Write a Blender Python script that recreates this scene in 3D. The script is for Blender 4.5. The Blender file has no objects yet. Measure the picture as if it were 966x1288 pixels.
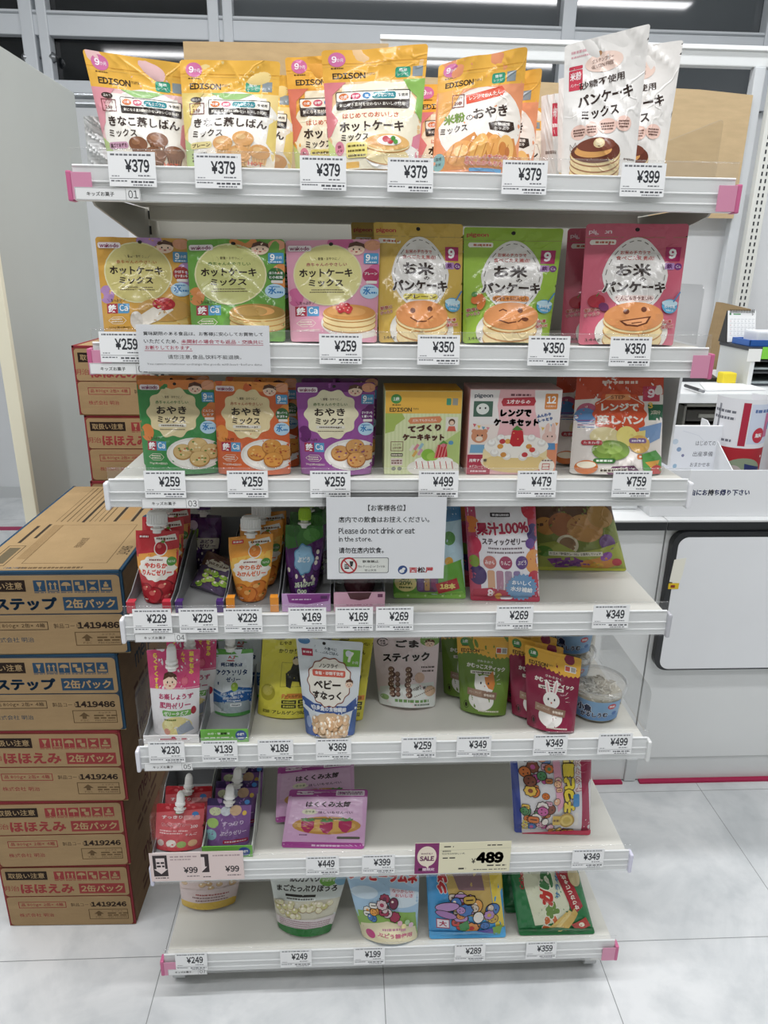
import bpy, bmesh, math, random
import numpy as np
from mathutils import Matrix, Vector, geometry

# ------------------------------------------------------------------ camera, world, lights, exposure
SC = bpy.context.scene
COL = SC.collection
F_PX, W_PX, H_PX = 894.0, 966.0, 1288.0
PITCH, YAW, ROLL = (math.radians(a) for a in (18.94856, -2.99205, 0.83546))
CAM = np.array([-.08446, -1.03562, 1.37])
FW = np.array([-math.sin(YAW)*math.cos(PITCH), math.cos(YAW)*math.cos(PITCH), -math.sin(PITCH)])
_r0 = np.array([math.cos(YAW), math.sin(YAW), 0.0]); _u0 = np.cross(_r0, FW)
RT = math.cos(ROLL)*_r0 + math.sin(ROLL)*_u0
UP = math.cos(ROLL)*_u0 - math.sin(ROLL)*_r0
cd = bpy.data.cameras.new('camera'); cam = bpy.data.objects.new('camera', cd); COL.objects.link(cam)
cd.sensor_fit = 'AUTO'; cd.sensor_width = 36.0; cd.lens = 36.0*F_PX/H_PX; cd.clip_start = .02; cd.clip_end = 60
cam.matrix_world = Matrix(((RT[0], UP[0], -FW[0], CAM[0]), (RT[1], UP[1], -FW[1], CAM[1]), (RT[2], UP[2], -FW[2], CAM[2]), (0, 0, 0, 1)))
SC.camera = cam
SC.view_settings.view_transform = 'Standard'; SC.view_settings.look = 'None'
SC.view_settings.gamma = 1.0; SC.view_settings.use_curve_mapping = False
SC.view_settings.exposure = -0.07
wd = bpy.data.worlds.new('store_air'); SC.world = wd; wd.use_nodes = True
wd.node_tree.nodes['Background'].inputs[0].default_value = (.90, .96, 1.0, 1)
wd.node_tree.nodes['Background'].inputs[1].default_value = .15

def lamp(name, loc, sx, sy, watt, col=(.985, .985, 1)):
    l = bpy.data.lights.new(name, 'AREA'); l.shape = 'RECTANGLE'; l.size = sx; l.size_y = sy
    l.energy = watt; l.color = col
    o = bpy.data.objects.new(name, l); o.location = loc; COL.objects.link(o); return o
lamp('ceiling_tube_light', (-.3, -1.62, 3.28), 4.4, .14, 43)
lamp('ceiling_tube_light', (-.2, -.40, 3.28), 4.4, .14, 70)
lamp('ceiling_tube_light', (.3, 1.35, 3.28), 4.4, .14, 52)

# ------------------------------------------------------------------ picture point -> place in the room
def ray(px, py): return FW + RT*(px-483)/F_PX - UP*(py-644)/F_PX
def atY(px, py, Y):
    d = ray(px, py); return CAM + d*(Y-CAM[1])/d[1]
def atZ(px, py, Z):
    d = ray(px, py); return CAM + d*(Z-CAM[2])/d[2]
def atX(px, py, X):
    d = ray(px, py); return CAM + d*(X-CAM[0])/d[0]
def atYZ(px, Y, Z):
    k = (px-483)/F_PX; m = RT - k*FW
    return np.array([CAM[0] - (m[1]*(Y-CAM[1]) + m[2]*(Z-CAM[2]))/m[0], Y, Z])
def pix(P):
    d = np.asarray(P, float)-CAM; z = d@FW
    return 483+F_PX*(d@RT)/z, 644-F_PX*(d@UP)/z

# ------------------------------------------------------------------ materials
def lin(c):
    if isinstance(c, str):
        c = c.lstrip('#'); c = ''.join(x*2 for x in c) if len(c) == 3 else c; c = [int(c[i:i+2], 16)/255 for i in (0, 2, 4)]
    return tuple(x/12.92 if x <= .04045 else ((x+.055)/1.055)**2.4 for x in c)

def material(name, rough=.4, spec=.5, bump=0, bscale=40, coat=0, metal=0, mottle=0, mscale=8, stretch=None, detail=3, crease=0):
    m = bpy.data.materials.new(name); m.use_nodes = True
    nt = m.node_tree; N = nt.nodes; K = nt.links; b = N['Principled BSDF']
    at = N.new('ShaderNodeAttribute'); at.attribute_name = 'Col'
    src = at.outputs['Color']
    tc = N.new('ShaderNodeTexCoord'); vec = tc.outputs['Object']
    if stretch:
        mp = N.new('ShaderNodeMapping'); mp.inputs['Scale'].default_value = stretch; K.new(vec, mp.inputs[0]); vec = mp.outputs[0]
    if mottle:
        nz = N.new('ShaderNodeTexNoise'); nz.inputs['Scale'].default_value = mscale; nz.inputs['Detail'].default_value = 6
        K.new(vec, nz.inputs['Vector'])
        mr = N.new('ShaderNodeMapRange'); mr.inputs[1].default_value = .3; mr.inputs[2].default_value = .7
        mr.inputs[3].default_value = 1-mottle; mr.inputs[4].default_value = 1+mottle*.3; K.new(nz.outputs[0], mr.inputs[0])
        mx = N.new('ShaderNodeVectorMath'); mx.operation = 'SCALE'; K.new(src, mx.inputs[0]); K.new(mr.outputs[0], mx.inputs['Scale']); src = mx.outputs[0]
    K.new(src, b.inputs['Base Color'])
    b.inputs['Roughness'].default_value = rough; b.inputs['Specular IOR Level'].default_value = spec
    b.inputs['Coat Weight'].default_value = coat; b.inputs['Coat Roughness'].default_value = .08; b.inputs['Metallic'].default_value = metal
    if bump:
        nb = N.new('ShaderNodeTexNoise'); nb.inputs['Scale'].default_value = bscale; nb.inputs['Detail'].default_value = detail
        K.new(vec, nb.inputs['Vector'])
        bp = N.new('ShaderNodeBump'); bp.inputs['Strength'].default_value = bump; bp.inputs['Distance'].default_value = .004
        hgt = nb.outputs[0]
        if crease:   # sparse sharp folds of a crumpled foil
            nr = N.new('ShaderNodeTexNoise'); nr.inputs['Scale'].default_value = 15; nr.inputs['Detail'].default_value = 2.5; nr.inputs['Distortion'].default_value = .6; K.new(vec, nr.inputs['Vector'])
            sb = N.new('ShaderNodeMath'); sb.operation = 'SUBTRACT'; sb.inputs[1].default_value = .5; K.new(nr.outputs[0], sb.inputs[0])
            ab = N.new('ShaderNodeMath'); ab.operation = 'ABSOLUTE'; K.new(sb.outputs[0], ab.inputs[0])
            r1 = N.new('ShaderNodeMapRange'); r1.interpolation_type = 'SMOOTHSTEP'; r1.inputs[1].default_value = 0; r1.inputs[2].default_value = .022; r1.inputs[3].default_value = 1; r1.inputs[4].default_value = 0; K.new(ab.outputs[0], r1.inputs[0])
            nm = N.new('ShaderNodeTexNoise'); nm.inputs['Scale'].default_value = 9; K.new(vec, nm.inputs['Vector'])
            r2 = N.new('ShaderNodeMapRange'); r2.inputs[1].default_value = .50; r2.inputs[2].default_value = .62; r2.inputs[3].default_value = 0; r2.inputs[4].default_value = crease; K.new(nm.outputs[0], r2.inputs[0])
            ma = N.new('ShaderNodeMath'); ma.operation = 'MULTIPLY_ADD'; K.new(r1.outputs[0], ma.inputs[0]); K.new(r2.outputs[0], ma.inputs[1]); K.new(hgt, ma.inputs[2]); hgt = ma.outputs[0]
        K.new(hgt, bp.inputs['Height']); K.new(bp.outputs[0], b.inputs['Normal'])
        if coat: K.new(bp.outputs[0], b.inputs['Coat Normal'])
    return m

def clear_material(name, glossy=.05, tint=(.975, .98, .985), milk=0.0):
    m = bpy.data.materials.new(name); m.use_nodes = True
    nt = m.node_tree; N = nt.nodes; K = nt.links; N.remove(N['Principled BSDF']); out = N['Material Output']
    tr = N.new('ShaderNodeBsdfTransparent'); tr.inputs[0].default_value = (*tint, 1)
    gl = N.new('ShaderNodeBsdfGlossy'); gl.inputs['Roughness'].default_value = .08
    lw = N.new('ShaderNodeLayerWeight'); lw.inputs[0].default_value = .25
    ad = N.new('ShaderNodeMath'); ad.operation = 'MULTIPLY_ADD'; ad.inputs[1].default_value = .2; ad.inputs[2].default_value = glossy; ad.use_clamp = True
    K.new(lw.outputs['Fresnel'], ad.inputs[0])
    base = tr.outputs[0]
    if milk:
        df = N.new('ShaderNodeBsdfDiffuse'); df.inputs[0].default_value = (.85, .87, .88, 1)
        m0 = N.new('ShaderNodeMixShader'); m0.inputs[0].default_value = milk; K.new(base, m0.inputs[1]); K.new(df.outputs[0], m0.inputs[2]); base = m0.outputs[0]
    mx = N.new('ShaderNodeMixShader'); K.new(ad.outputs[0], mx.inputs[0]); K.new(base, mx.inputs[1]); K.new(gl.outputs[0], mx.inputs[2])
    K.new(mx.outputs[0], out.inputs['Surface']); return m

FOIL = material('printed_foil', .20, .36, .26, 30, coat=.28, detail=3, crease=1.4)
SOFT = material('printed_film', .32, .5, .16, 40, coat=.2)
CARTON = material('corrugated_card', .82, .25, .12, 120, mottle=.10, mscale=14, stretch=(1, 1, 4))
BOXBOARD = material('coated_boxboard', .38, .45, .02, 60, coat=.1)
PAPER = material('paper', .6, .3)
PAINT = material('painted_steel', .34, .45, .02, 200, mottle=.03, mscale=5)
PLASTIC = material('moulded_plastic', .3, .5)
MATTE = material('matte_paint', .6, .3, mottle=.04, mscale=3)
METAL = material('brushed_metal', .3, .5, metal=.85)
DARKGLASS = material('night_window_glass', .05, .6)
CLEAR = clear_material('clear_acrylic')
COVER = clear_material('clear_rail_cover', .035, (.985, .985, .985), .035)
FILM = clear_material('clear_film', .012, (.992, .992, .992), .0)
LID = clear_material('milky_lid', .06, (.97, .97, .97), .22)

# ------------------------------------------------------------------ geometry collector
class Soup:
    def __init__(self): self.p = []; self.n = []; self.c = []
    def tris(self, P, N, col):
        P = np.asarray(P, float).reshape(-1, 3, 3)
        if len(P) == 0: return self
        if N is None:
            n = np.cross(P[:, 1]-P[:, 0], P[:, 2]-P[:, 0]); n /= np.maximum(np.linalg.norm(n, axis=1, keepdims=True), 1e-12)
            N = np.repeat(n[:, None, :], 3, 1)
        C = np.asarray(col, float)
        if C.ndim == 1: C = np.tile(C, (len(P), 1))
        self.p.append(P); self.n.append(np.asarray(N, float).reshape(-1, 3, 3)); self.c.append(C); return self
    def quad(self, a, b, c, d, col):
        return self.tris([[a, b, c], [a, c, d]], None, lin(col))
    def poly_prism(self, pts2, fn, h0, h1, col):
        """pts2 outline, fn(x, y, h) -> 3-D"""
        t = geometry.tessellate_polygon([[Vector((x, y, 0)) for x, y in pts2]])
        c = lin(col); k = len(pts2)
        for h, fl in ((h0, 1), (h1, 0)):
            T = []
            for tr in t:
                q = [fn(*pts2[i], h) for i in tr]; T.append(q[::-1] if fl else q)
            self.tris(T, None, c)
        for i in range(k):
            j = (i+1) % k
            A, B = pts2[i], pts2[j]
            a, b, c2, d = fn(*A, h0), fn(*B, h0), fn(*B, h1), fn(*A, h1)
            self.tris([[a, b, c2], [a, c2, d]], None, c)
        return self
    def box(self, lo, hi, col, bev=0.0, M=None, seg=2):
        bm = bmesh.new(); bmesh.ops.create_cube(bm, size=1)
        lo = np.minimum(lo, hi) if False else np.asarray(lo, float); hi = np.asarray(hi, float)
        for v in bm.verts: v.co = Vector([lo[i] + (v.co[i]+.5)*(hi[i]-lo[i]) for i in range(3)])
        if bev: bmesh.ops.bevel(bm, geom=bm.edges[:], offset=bev, segments=seg, affect='EDGES', profile=.6)
        return self.bm(bm, col, M)
    def bm(self, bm, col, M=None, smooth=False):
        if M is not None: bm.transform(M)
        bmesh.ops.recalc_face_normals(bm, faces=bm.faces[:]); bm.normal_update()
        P = []; Nn = []
        for f in bm.faces:
            v = f.verts[:]
            for i in range(1, len(v)-1):
                q = (v[0], v[i], v[i+1]); P.append([x.co[:] for x in q]); Nn.append([(x.normal if smooth else f.normal)[:] for x in q])
        bm.free(); return self.tris(P, Nn, lin(col))
    def lathe(self, prof, col, o=(0, 0, 0), axis=(0, 0, 1), seg=28, sx=1.0, sy=1.0):
        """prof: list of (r, h); smooth where the profile is, sharp at repeated points"""
        ax = Vector(axis).normalized(); M = ax.to_track_quat('Z', 'Y').to_matrix(); o = np.asarray(o, float)
        M = np.array(M); cc = lin(col)
        a = np.linspace(0, 2*math.pi, seg+1)
        for (r0, h0), (r1, h1) in zip(prof, prof[1:]):
            dr, dh = r1-r0, h1-h0; l = math.hypot(dr, dh)
            if l < 1e-9: continue
            for i in range(seg):
                q = []; nn = []
                for r, h, t in ((r0, h0, a[i]), (r0, h0, a[i+1]), (r1, h1, a[i+1]), (r1, h1, a[i])):
                    q.append(M @ np.array([r*math.cos(t)*sx, r*math.sin(t)*sy, h]) + o)
                    nn.append(M @ np.array([math.cos(t)*dh/l, math.sin(t)*dh/l, -dr/l]))
                if r0 > 1e-9: self.tris([[q[0], q[1], q[2]]], [[nn[0], nn[1], nn[2]]], cc)
                if r1 > 1e-9: self.tris([[q[0], q[2], q[3]]], [[nn[0], nn[2], nn[3]]], cc)
        return self
    def tube(self, a, b, r, col, seg=14, cap=True):
        a = np.asarray(a, float); b = np.asarray(b, float); L = float(np.linalg.norm(b-a))
        return self.lathe(([(0, 0), (r, 0)] if cap else []) + [(r, 0), (r, L)] + ([(r, L), (0, L)] if cap else []), col, a, b-a, seg)
    def build(self, name, mat, parent=None, origin=None, label=None):
        P = np.concatenate(self.p); N = np.concatenate(self.n); C = np.concatenate(self.c)
        o3 = np.zeros(3)
        if parent is not None: o3 = np.array(parent['_o'] if '_o' in parent else (0, 0, 0))
        elif origin is not None: o3 = np.asarray(origin, float)
        V = P.reshape(-1, 3) - o3
        key = np.round(V*2e5).astype(np.int64)
        _, idx, inv = np.unique(key, axis=0, return_index=True, return_inverse=True); inv = inv.reshape(-1)
        T = inv.reshape(-1, 3)
        ok = (T[:, 0] != T[:, 1]) & (T[:, 1] != T[:, 2]) & (T[:, 0] != T[:, 2])
        # the same triangle twice is dropped
        _, uq = np.unique(np.sort(T, 1), axis=0, return_index=True); m2 = np.zeros(len(T), bool); m2[uq] = True; ok &= m2
        T = T[ok]; N = N[ok]; C = C[ok]
        me = bpy.data.meshes.new(name); k = len(T)
        me.vertices.add(len(idx)); me.vertices.foreach_set('co', V[idx].astype(np.float32).ravel())
        me.loops.add(k*3); me.loops.foreach_set('vertex_index', T.astype(np.int32).ravel())
        me.polygons.add(k); me.polygons.foreach_set('loop_start', np.arange(0, 3*k, 3, dtype=np.int32)); me.polygons.foreach_set('loop_total', np.full(k, 3, np.int32))
        me.polygons.foreach_set('use_smooth', np.ones(k, bool))
        ca = me.color_attributes.new('Col', 'FLOAT_COLOR', 'CORNER')
        cc = np.ones((k, 3, 4), np.float32); cc[:, :, :3] = C[:, None, :]; ca.data.foreach_set('color', cc.ravel())
        me.update(calc_edges=True)
        me.normals_split_custom_set(N.reshape(-1, 3).astype(np.float32).tolist())
        me.materials.append(mat)
        ob = bpy.data.objects.new(name, me); COL.objects.link(ob)
        if parent is not None:
            ob.parent = parent
            if '_o' in parent: ob['_o'] = parent['_o']; ob.location = (0, 0, 0)
        elif origin is not None: ob.location = tuple(o3); ob['_o'] = list(map(float, o3))
        if label: ob['label'] = label
        return ob

USED = {}
def tag(o, label, cat, group=None):
    assert 4 <= len(label.split()) <= 16, label
    if label in USED and not group: print('DUPLICATE LABEL', label)
    USED[label] = 1
    o['label'] = label; o['category'] = cat
    if group: o['group'] = group
    return o
def thing(name, loc, label, cat, group=None):
    o = bpy.data.objects.new(name, None); COL.objects.link(o); o.location = tuple(map(float, loc)); o['_o'] = [float(x) for x in loc]
    o.empty_display_size = .02
    return tag(o, label, cat, group)
def struct(s, name, mat):
    o = s.build(name, mat); o['kind'] = 'structure'; return o
def dup(root, dx, dy, dz, label, rz=0.0, rx=0.0, sc=1.0):
    r = root.copy(); COL.objects.link(r); r.location = Vector(root.location) + Vector((dx, dy, dz)); r.rotation_euler = (rx, 0, rz)
    if sc != 1.0: r.scale = (sc, sc, sc)
    USED[label] = 1
    r['label'] = label
    for ch in list(root.children):
        c = ch.copy(); COL.objects.link(c); c.parent = r
        for g in ch.children:
            d = g.copy(); COL.objects.link(d); d.parent = c
    return r

# ------------------------------------------------------------------ printed artwork: flat shapes in percent of the panel, laid onto its surface
def T(s, cx, cy, w, h, col, b=0.0, rot=0, o=None, ow=.03): return ('t', s, cx, cy, w, h, col, b, rot, o, ow)
def E(cx, cy, rx, ry, col, rot=0): return ('e', cx, cy, rx, ry, col, rot)
def R(x0, y0, x1, y1, col, r=0): return ('r', x0, y0, x1, y1, col, r)
def P(pts, col): return ('p', pts, col)
def L(pts, w, col): return ('l', pts, w, col)
def DASH(x0, x1, y, h, col, seed=1, n=None):
    rnd = random.Random(seed); x = x0; out = []
    while x < x1:
        w = rnd.uniform(.6, 1.8)*h; out.append(R(x, y-h/2*rnd.uniform(.7, 1), min(x+w, x1), y+h/2, col)); x += w*1.3
    return out
def FRAME(x0, y0, x1, y1, w, col): return [L([(x0, y0), (x1, y0), (x1, y1), (x0, y1), (x0, y0)], w, col)]
def SCALLOP(cx, cy, rx, ry, n, amp, col):
    return P([(cx+rx*(1+amp*math.cos(n*a))*math.cos(a), cy+ry*(1+amp*math.cos(n*a))*math.sin(a)) for a in np.linspace(0, 2*math.pi, 8*n, endpoint=False)], col)
TEXT_CACHE = {}
def raw_glyph(c, off, res):
    cu = bpy.data.curves.new('x', 'FONT'); cu.body = c; cu.resolution_u = res; cu.offset = off
    o = bpy.data.objects.new('x', cu); COL.objects.link(o)
    dg = bpy.context.evaluated_depsgraph_get(); dg.update(); e = o.evaluated_get(dg); m = e.to_mesh()
    m.calc_loop_triangles()
    v = np.empty(len(m.vertices)*3); m.vertices.foreach_get('co', v); v = v.reshape(-1, 3)[:, :2]
    t = np.empty(len(m.loop_triangles)*3, np.int32); m.loop_triangles.foreach_get('vertices', t)
    tri = v[t.reshape(-1, 3)] if len(v) else np.zeros((0, 3, 2))
    e.to_mesh_clear(); bpy.data.objects.remove(o); bpy.data.curves.remove(cu)
    return tri
def tri_area(t):
    u, w = t[:, 1]-t[:, 0], t[:, 2]-t[:, 0]; return float(np.abs(u[:, 0]*w[:, 1]-u[:, 1]*w[:, 0]).sum()/2)
def glyph(c, bold, res):
    """one character; a heavier weight swells the outline, or overprints shifted copies where the swollen outline will not fill"""
    k = (c, bold, res)
    if k in TEXT_CACHE: return TEXT_CACHE[k]
    g0 = raw_glyph(c, 0.0, res) if bold == 0 else glyph(c, 0.0, res)
    out = g0
    if bold > 0 and len(g0):
        a0 = tri_area(g0); ks = ('slope', c, res)
        if ks not in TEXT_CACHE: TEXT_CACHE[ks] = max((tri_area(raw_glyph(c, .006, res))-a0)/.006, a0*8)
        sl = TEXT_CACHE[ks]; out = None
        for f in (1, .94, 1.06):
            if bold > .05: break
            g = raw_glyph(c, bold*f, res)
            if len(g) and tri_area(g) > a0+.80*sl*bold*f*(1-3*bold): out = g; break
        if out is None:
            n = 6 if bold < .03 else 9
            out = np.concatenate([g0]+[g0+np.array([math.cos(t), math.sin(t)])*bold for t in np.linspace(0, 2*math.pi, n, endpoint=False)])
    TEXT_CACHE[k] = out; return out
def text_tris(s, bold, res):
    k = ('run', s, bold, res)
    if k in TEXT_CACHE: return TEXT_CACHE[k]
    x = 0.0; out = [np.zeros((0, 3, 2))]
    for c in s:
        if c == ' ': x += .26; continue
        if c == '¥' or ord(c) <= 126:   # Latin letters and figures take the upright gothic forms, set closely
            f = '￥' if c == '¥' else chr(ord(c)+0xFEE0)
            g0 = glyph(f, 0.0, res)
            if len(g0) == 0: continue
            lo = g0[..., 0].min(); w = g0[..., 0].max()-lo
            out.append(glyph(f, bold, res)+np.array([x-lo+.04, 0])); x += w+.08
        else:
            out.append(glyph(c, bold, res)+np.array([x, 0])); x += 1.0
    tri = np.concatenate(out)
    if len(tri): lo = tri.reshape(-1, 2).min(0); hi = tri.reshape(-1, 2).max(0)
    else: lo = np.zeros(2); hi = np.ones(2)
    TEXT_CACHE[k] = (tri, lo, hi); return TEXT_CACHE[k]

def flat_tris(el, a):
    """-> list of (tris Nx3x2 in x 0..100, y 0..100a downwards, colour)"""
    k = el[0]
    if k == 't':
        _, s, cx, cy, w, h, col, b, rot, oc, ow = el
        cy *= a; h *= a; res = 2 if h > 5 else 1
        base, lo, hi = text_tris(s, b, res)
        size = np.maximum(hi-lo, 1e-6); mid = (lo+hi)/2; sc = np.array([w/size[0], h/size[1]])
        rr = math.radians(rot); Rm = np.array([[math.cos(rr), -math.sin(rr)], [math.sin(rr), math.cos(rr)]])
        def put(tr):
            q = (tr-mid)*sc*np.array([1, -1]); q = q @ Rm.T; return q + np.array([cx, cy])
        out = []
        if oc: out.append((put(text_tris(s, b+ow, res)[0]), oc))
        out.append((put(base), col)); return out
    if k == 'e':
        _, cx, cy, rx, ry, col, rot = el; cy *= a; ry *= a
        n = 30 if max(rx, ry) > 6 else 16
        t = np.linspace(0, 2*math.pi, n+1); pts = np.stack([rx*np.cos(t), ry*np.sin(t)], 1)
        if rot:
            rr = math.radians(rot); pts = pts @ np.array([[math.cos(rr), -math.sin(rr)], [math.sin(rr), math.cos(rr)]]).T
        pts += (cx, cy); c = np.array([cx, cy])
        return [(np.stack([np.tile(c, (n, 1)), pts[:-1], pts[1:]], 1), col)]
    if k == 'r':
        _, x0, y0, x1, y1, col, r = el; y0 *= a; y1 *= a
        if r <= 0:
            return [(np.array([[[x0, y0], [x1, y0], [x1, y1]], [[x0, y0], [x1, y1], [x0, y1]]], float), col)]
        r = min(r, (x1-x0)/2, (y1-y0)/2); pts = []
        for cx, cy, s in ((x1-r, y0+r, -90), (x1-r, y1-r, 0), (x0+r, y1-r, 90), (x0+r, y0+r, 180)):
            for q in np.linspace(s, s+90, 6): pts.append((cx+r*math.cos(math.radians(q)), cy+r*math.sin(math.radians(q))))
        pts.append(pts[0]); pts = np.array(pts); c = np.array([(x0+x1)/2, (y0+y1)/2]); n = len(pts)-1
        return [(np.stack([np.tile(c, (n, 1)), pts[:-1], pts[1:]], 1), col)]
    if k == 'p':
        pts = [(x, y*a) for x, y in el[1]]
        t = geometry.tessellate_polygon([[Vector((x, y, 0)) for x, y in pts]])
        return [(np.array([[pts[i] for i in q] for q in t], float), el[2])]
    if k == 'l':
        pts = np.array([(x, y*a) for x, y in el[1]], float); w = el[2]/2; out = []
        for p, q in zip(pts, pts[1:]):
            d = q-p; l = np.linalg.norm(d)
            if l < 1e-6: continue
            d /= l; n = np.array([-d[1], d[0]])*w; e = d*w*.6
            A, B, C2, D = p-e+n, q+e+n, q+e-n, p-e-n
            out += [[A, B, C2], [A, C2, D]]
        return [(np.array(out), el[3])]

def cut(tr, lay, col, ax, c):
    """slices flat triangles along coordinate ax = c"""
    d = tr[:, :, ax]-c; d = np.where(np.abs(d) < 1e-5, 1e-5, d); s = d > 0; k = s.sum(1)
    X = (k == 1) | (k == 2)
    if not X.any(): return tr, lay, col
    keep = ~X; t = tr[X]; dd = d[X]; ss = s[X]; kk = k[X]
    lone = np.where((kk == 1)[:, None], ss, ~ss).argmax(1); r = np.arange(len(t))
    i0, i1, i2 = lone, (lone+1) % 3, (lone+2) % 3
    p0, p1, p2 = t[r, i0], t[r, i1], t[r, i2]; d0, d1, d2 = dd[r, i0], dd[r, i1], dd[r, i2]
    A = p0+(p1-p0)*(d0/(d0-d1))[:, None]; B = p0+(p2-p0)*(d0/(d0-d2))[:, None]
    nt = np.concatenate([np.stack([p0, A, B], 1), np.stack([A, p1, p2], 1), np.stack([A, p2, B], 1)])
    nl = np.tile(lay[X], 3); nc = np.tile(col[X], (3, 1))
    return np.concatenate([tr[keep], nt]), np.concatenate([lay[keep], nl]), np.concatenate([col[keep], nc])

def ink(c):
    c = np.array(lin(c)); g = c @ np.array([.3, .6, .1]); return (c*.93+g*.07)*.96
def layout(els, a, base, nx=0, ny=0, round_r=0, cuts=()):
    """flat artwork -> triangles, layer numbers, colours; sliced into nx by ny cells and clipped to the rounded panel"""
    H = 100*a; T0 = []; LY = []; CC = []; boxes = []
    def put(tr, col):
        if len(tr) == 0: return
        lo = tr.reshape(-1, 2).min(0); hi = tr.reshape(-1, 2).max(0)
        ly = 0
        for l2, h2, q in boxes:
            if lo[0] < h2[0] and hi[0] > l2[0] and lo[1] < h2[1] and hi[1] > l2[1] and q >= ly: ly = q+1
        boxes.append((lo, hi, ly)); T0.append(tr); LY.append(np.full(len(tr), ly)); CC.append(np.tile(ink(col), (len(tr), 1)))
    put(flat_tris(R(0, 0, 100, 100, base), a)[0][0], base)
    def walk(e):
        if isinstance(e, list):
            for q in e: walk(q)
        else:
            for tr, c in flat_tris(e, a): put(tr, c)
    walk(els)
    tr = np.concatenate(T0); ly = np.concatenate(LY).astype(float); cc = np.concatenate(CC)
    for i in range(1, nx): tr, ly, cc = cut(tr, ly, cc, 0, 100*i/nx)
    for i in range(1, ny): tr, ly, cc = cut(tr, ly, cc, 1, H*i/ny)
    for ax, v in ((0, 0), (0, 100), (1, 0), (1, H)): tr, ly, cc = cut(tr, ly, cc, ax, v)
    for v in cuts: tr, ly, cc = cut(tr, ly, cc, 1, H*v/100)
    c = tr.mean(1); k = (c[:, 0] > 0) & (c[:, 0] < 100) & (c[:, 1] > 0) & (c[:, 1] < H)
    tr, ly, cc = tr[k], ly[k], cc[k]
    if round_r:
        r = round_r
        for cx, cy, sx, sy in ((r, r, -1, -1), (100-r, r, 1, -1), (r, H-r, -1, 1), (100-r, H-r, 1, 1)):
            if round_r and sy == 1 and r > 0 and False: continue
            for q in (15, 45, 75):
                n = np.array([sx*math.cos(math.radians(q)), sy*math.sin(math.radians(q))]); off = n @ np.array([cx, cy]) + r
                w = tr @ n - off
                hit = (w.max(1) > 1e-6)
                if not hit.any(): continue
                t3 = np.concatenate([tr[hit], (tr[hit] @ n)[..., None]], 2)
                t4, l4, c4 = cut(t3, ly[hit], cc[hit], 2, off)
                kk = t4[:, :, 2].mean(1) < off
                tr = np.concatenate([tr[~hit], t4[kk][:, :, :2]]); ly = np.concatenate([ly[~hit], l4[kk]]); cc = np.concatenate([cc[~hit], c4[kk]])
    return tr, ly, cc

def print_quad(soup, els, base, TL, TR, BR, BL, lift=.00012, nx=0, ny=0, r=0):
    """artwork on a flat four-cornered panel"""
    TL, TR, BR, BL = (np.asarray(v, float) for v in (TL, TR, BR, BL))
    w = (np.linalg.norm(TR-TL)+np.linalg.norm(BR-BL))/2; h = (np.linalg.norm(BL-TL)+np.linalg.norm(BR-TR))/2
    a = h/w; tr, ly, cc = layout(els, a, base, nx, ny, r)
    n = np.cross(TR-TL, TL-BL); n /= np.linalg.norm(n)
    s = tr[..., 0]/100; t = 1-tr[..., 1]/(100*a); s = s[..., None]; t = t[..., None]
    Pp = (BL*(1-s)+BR*s)*(1-t)+(TL*(1-s)+TR*s)*t + n*(ly[:, None, None]*lift)
    # front faces outwards
    f = np.cross(Pp[:, 1]-Pp[:, 0], Pp[:, 2]-Pp[:, 0]) @ n < 0
    Pp[f] = Pp[f][:, ::-1]
    soup.tris(Pp, np.tile(n, (len(Pp), 3, 1)), cc); return n

# ------------------------------------------------------------------ the shelf levels: z of the rail's lower edge and of the board
RAIL = [1.448, 1.222, 1.022, .795, .545, .292, .066]
BOARD = [z+.043 for z in RAIL]
HALF = .45
DEPTH = .31

def bulge_fn(kind, Tk):
    if kind == 'stand':
        def b(s, t):
            q = np.clip(np.sin(np.pi*np.clip(s, 0, 1)), 0, 1)**.75
            g = 1-np.clip((t-.10)/.74, 0, 1); g = g*g*(3-2*g); g = .86*g+.14*np.clip(1-t/.9, 0, 1)
            return Tk/2*q*g
    elif kind == 'spout':
        def b(s, t):
            q = np.clip(np.sin(np.pi*np.clip(s, 0, 1)), 0, 1)**.6
            g = np.clip(1-t, 0, 1)**.45*(.55+.45*np.clip(1-t/.8, 0, 1))
            return Tk/2*q*g
    else:
        def b(s, t):
            q = np.clip(np.sin(np.pi*np.clip(s, 0, 1)), 0, 1)**.55
            tt = np.clip((t-.05)/.9, 0, 1)
            return Tk/2*q*np.clip(np.sin(np.pi*tt), 0, 1)**.5
    return b

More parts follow.
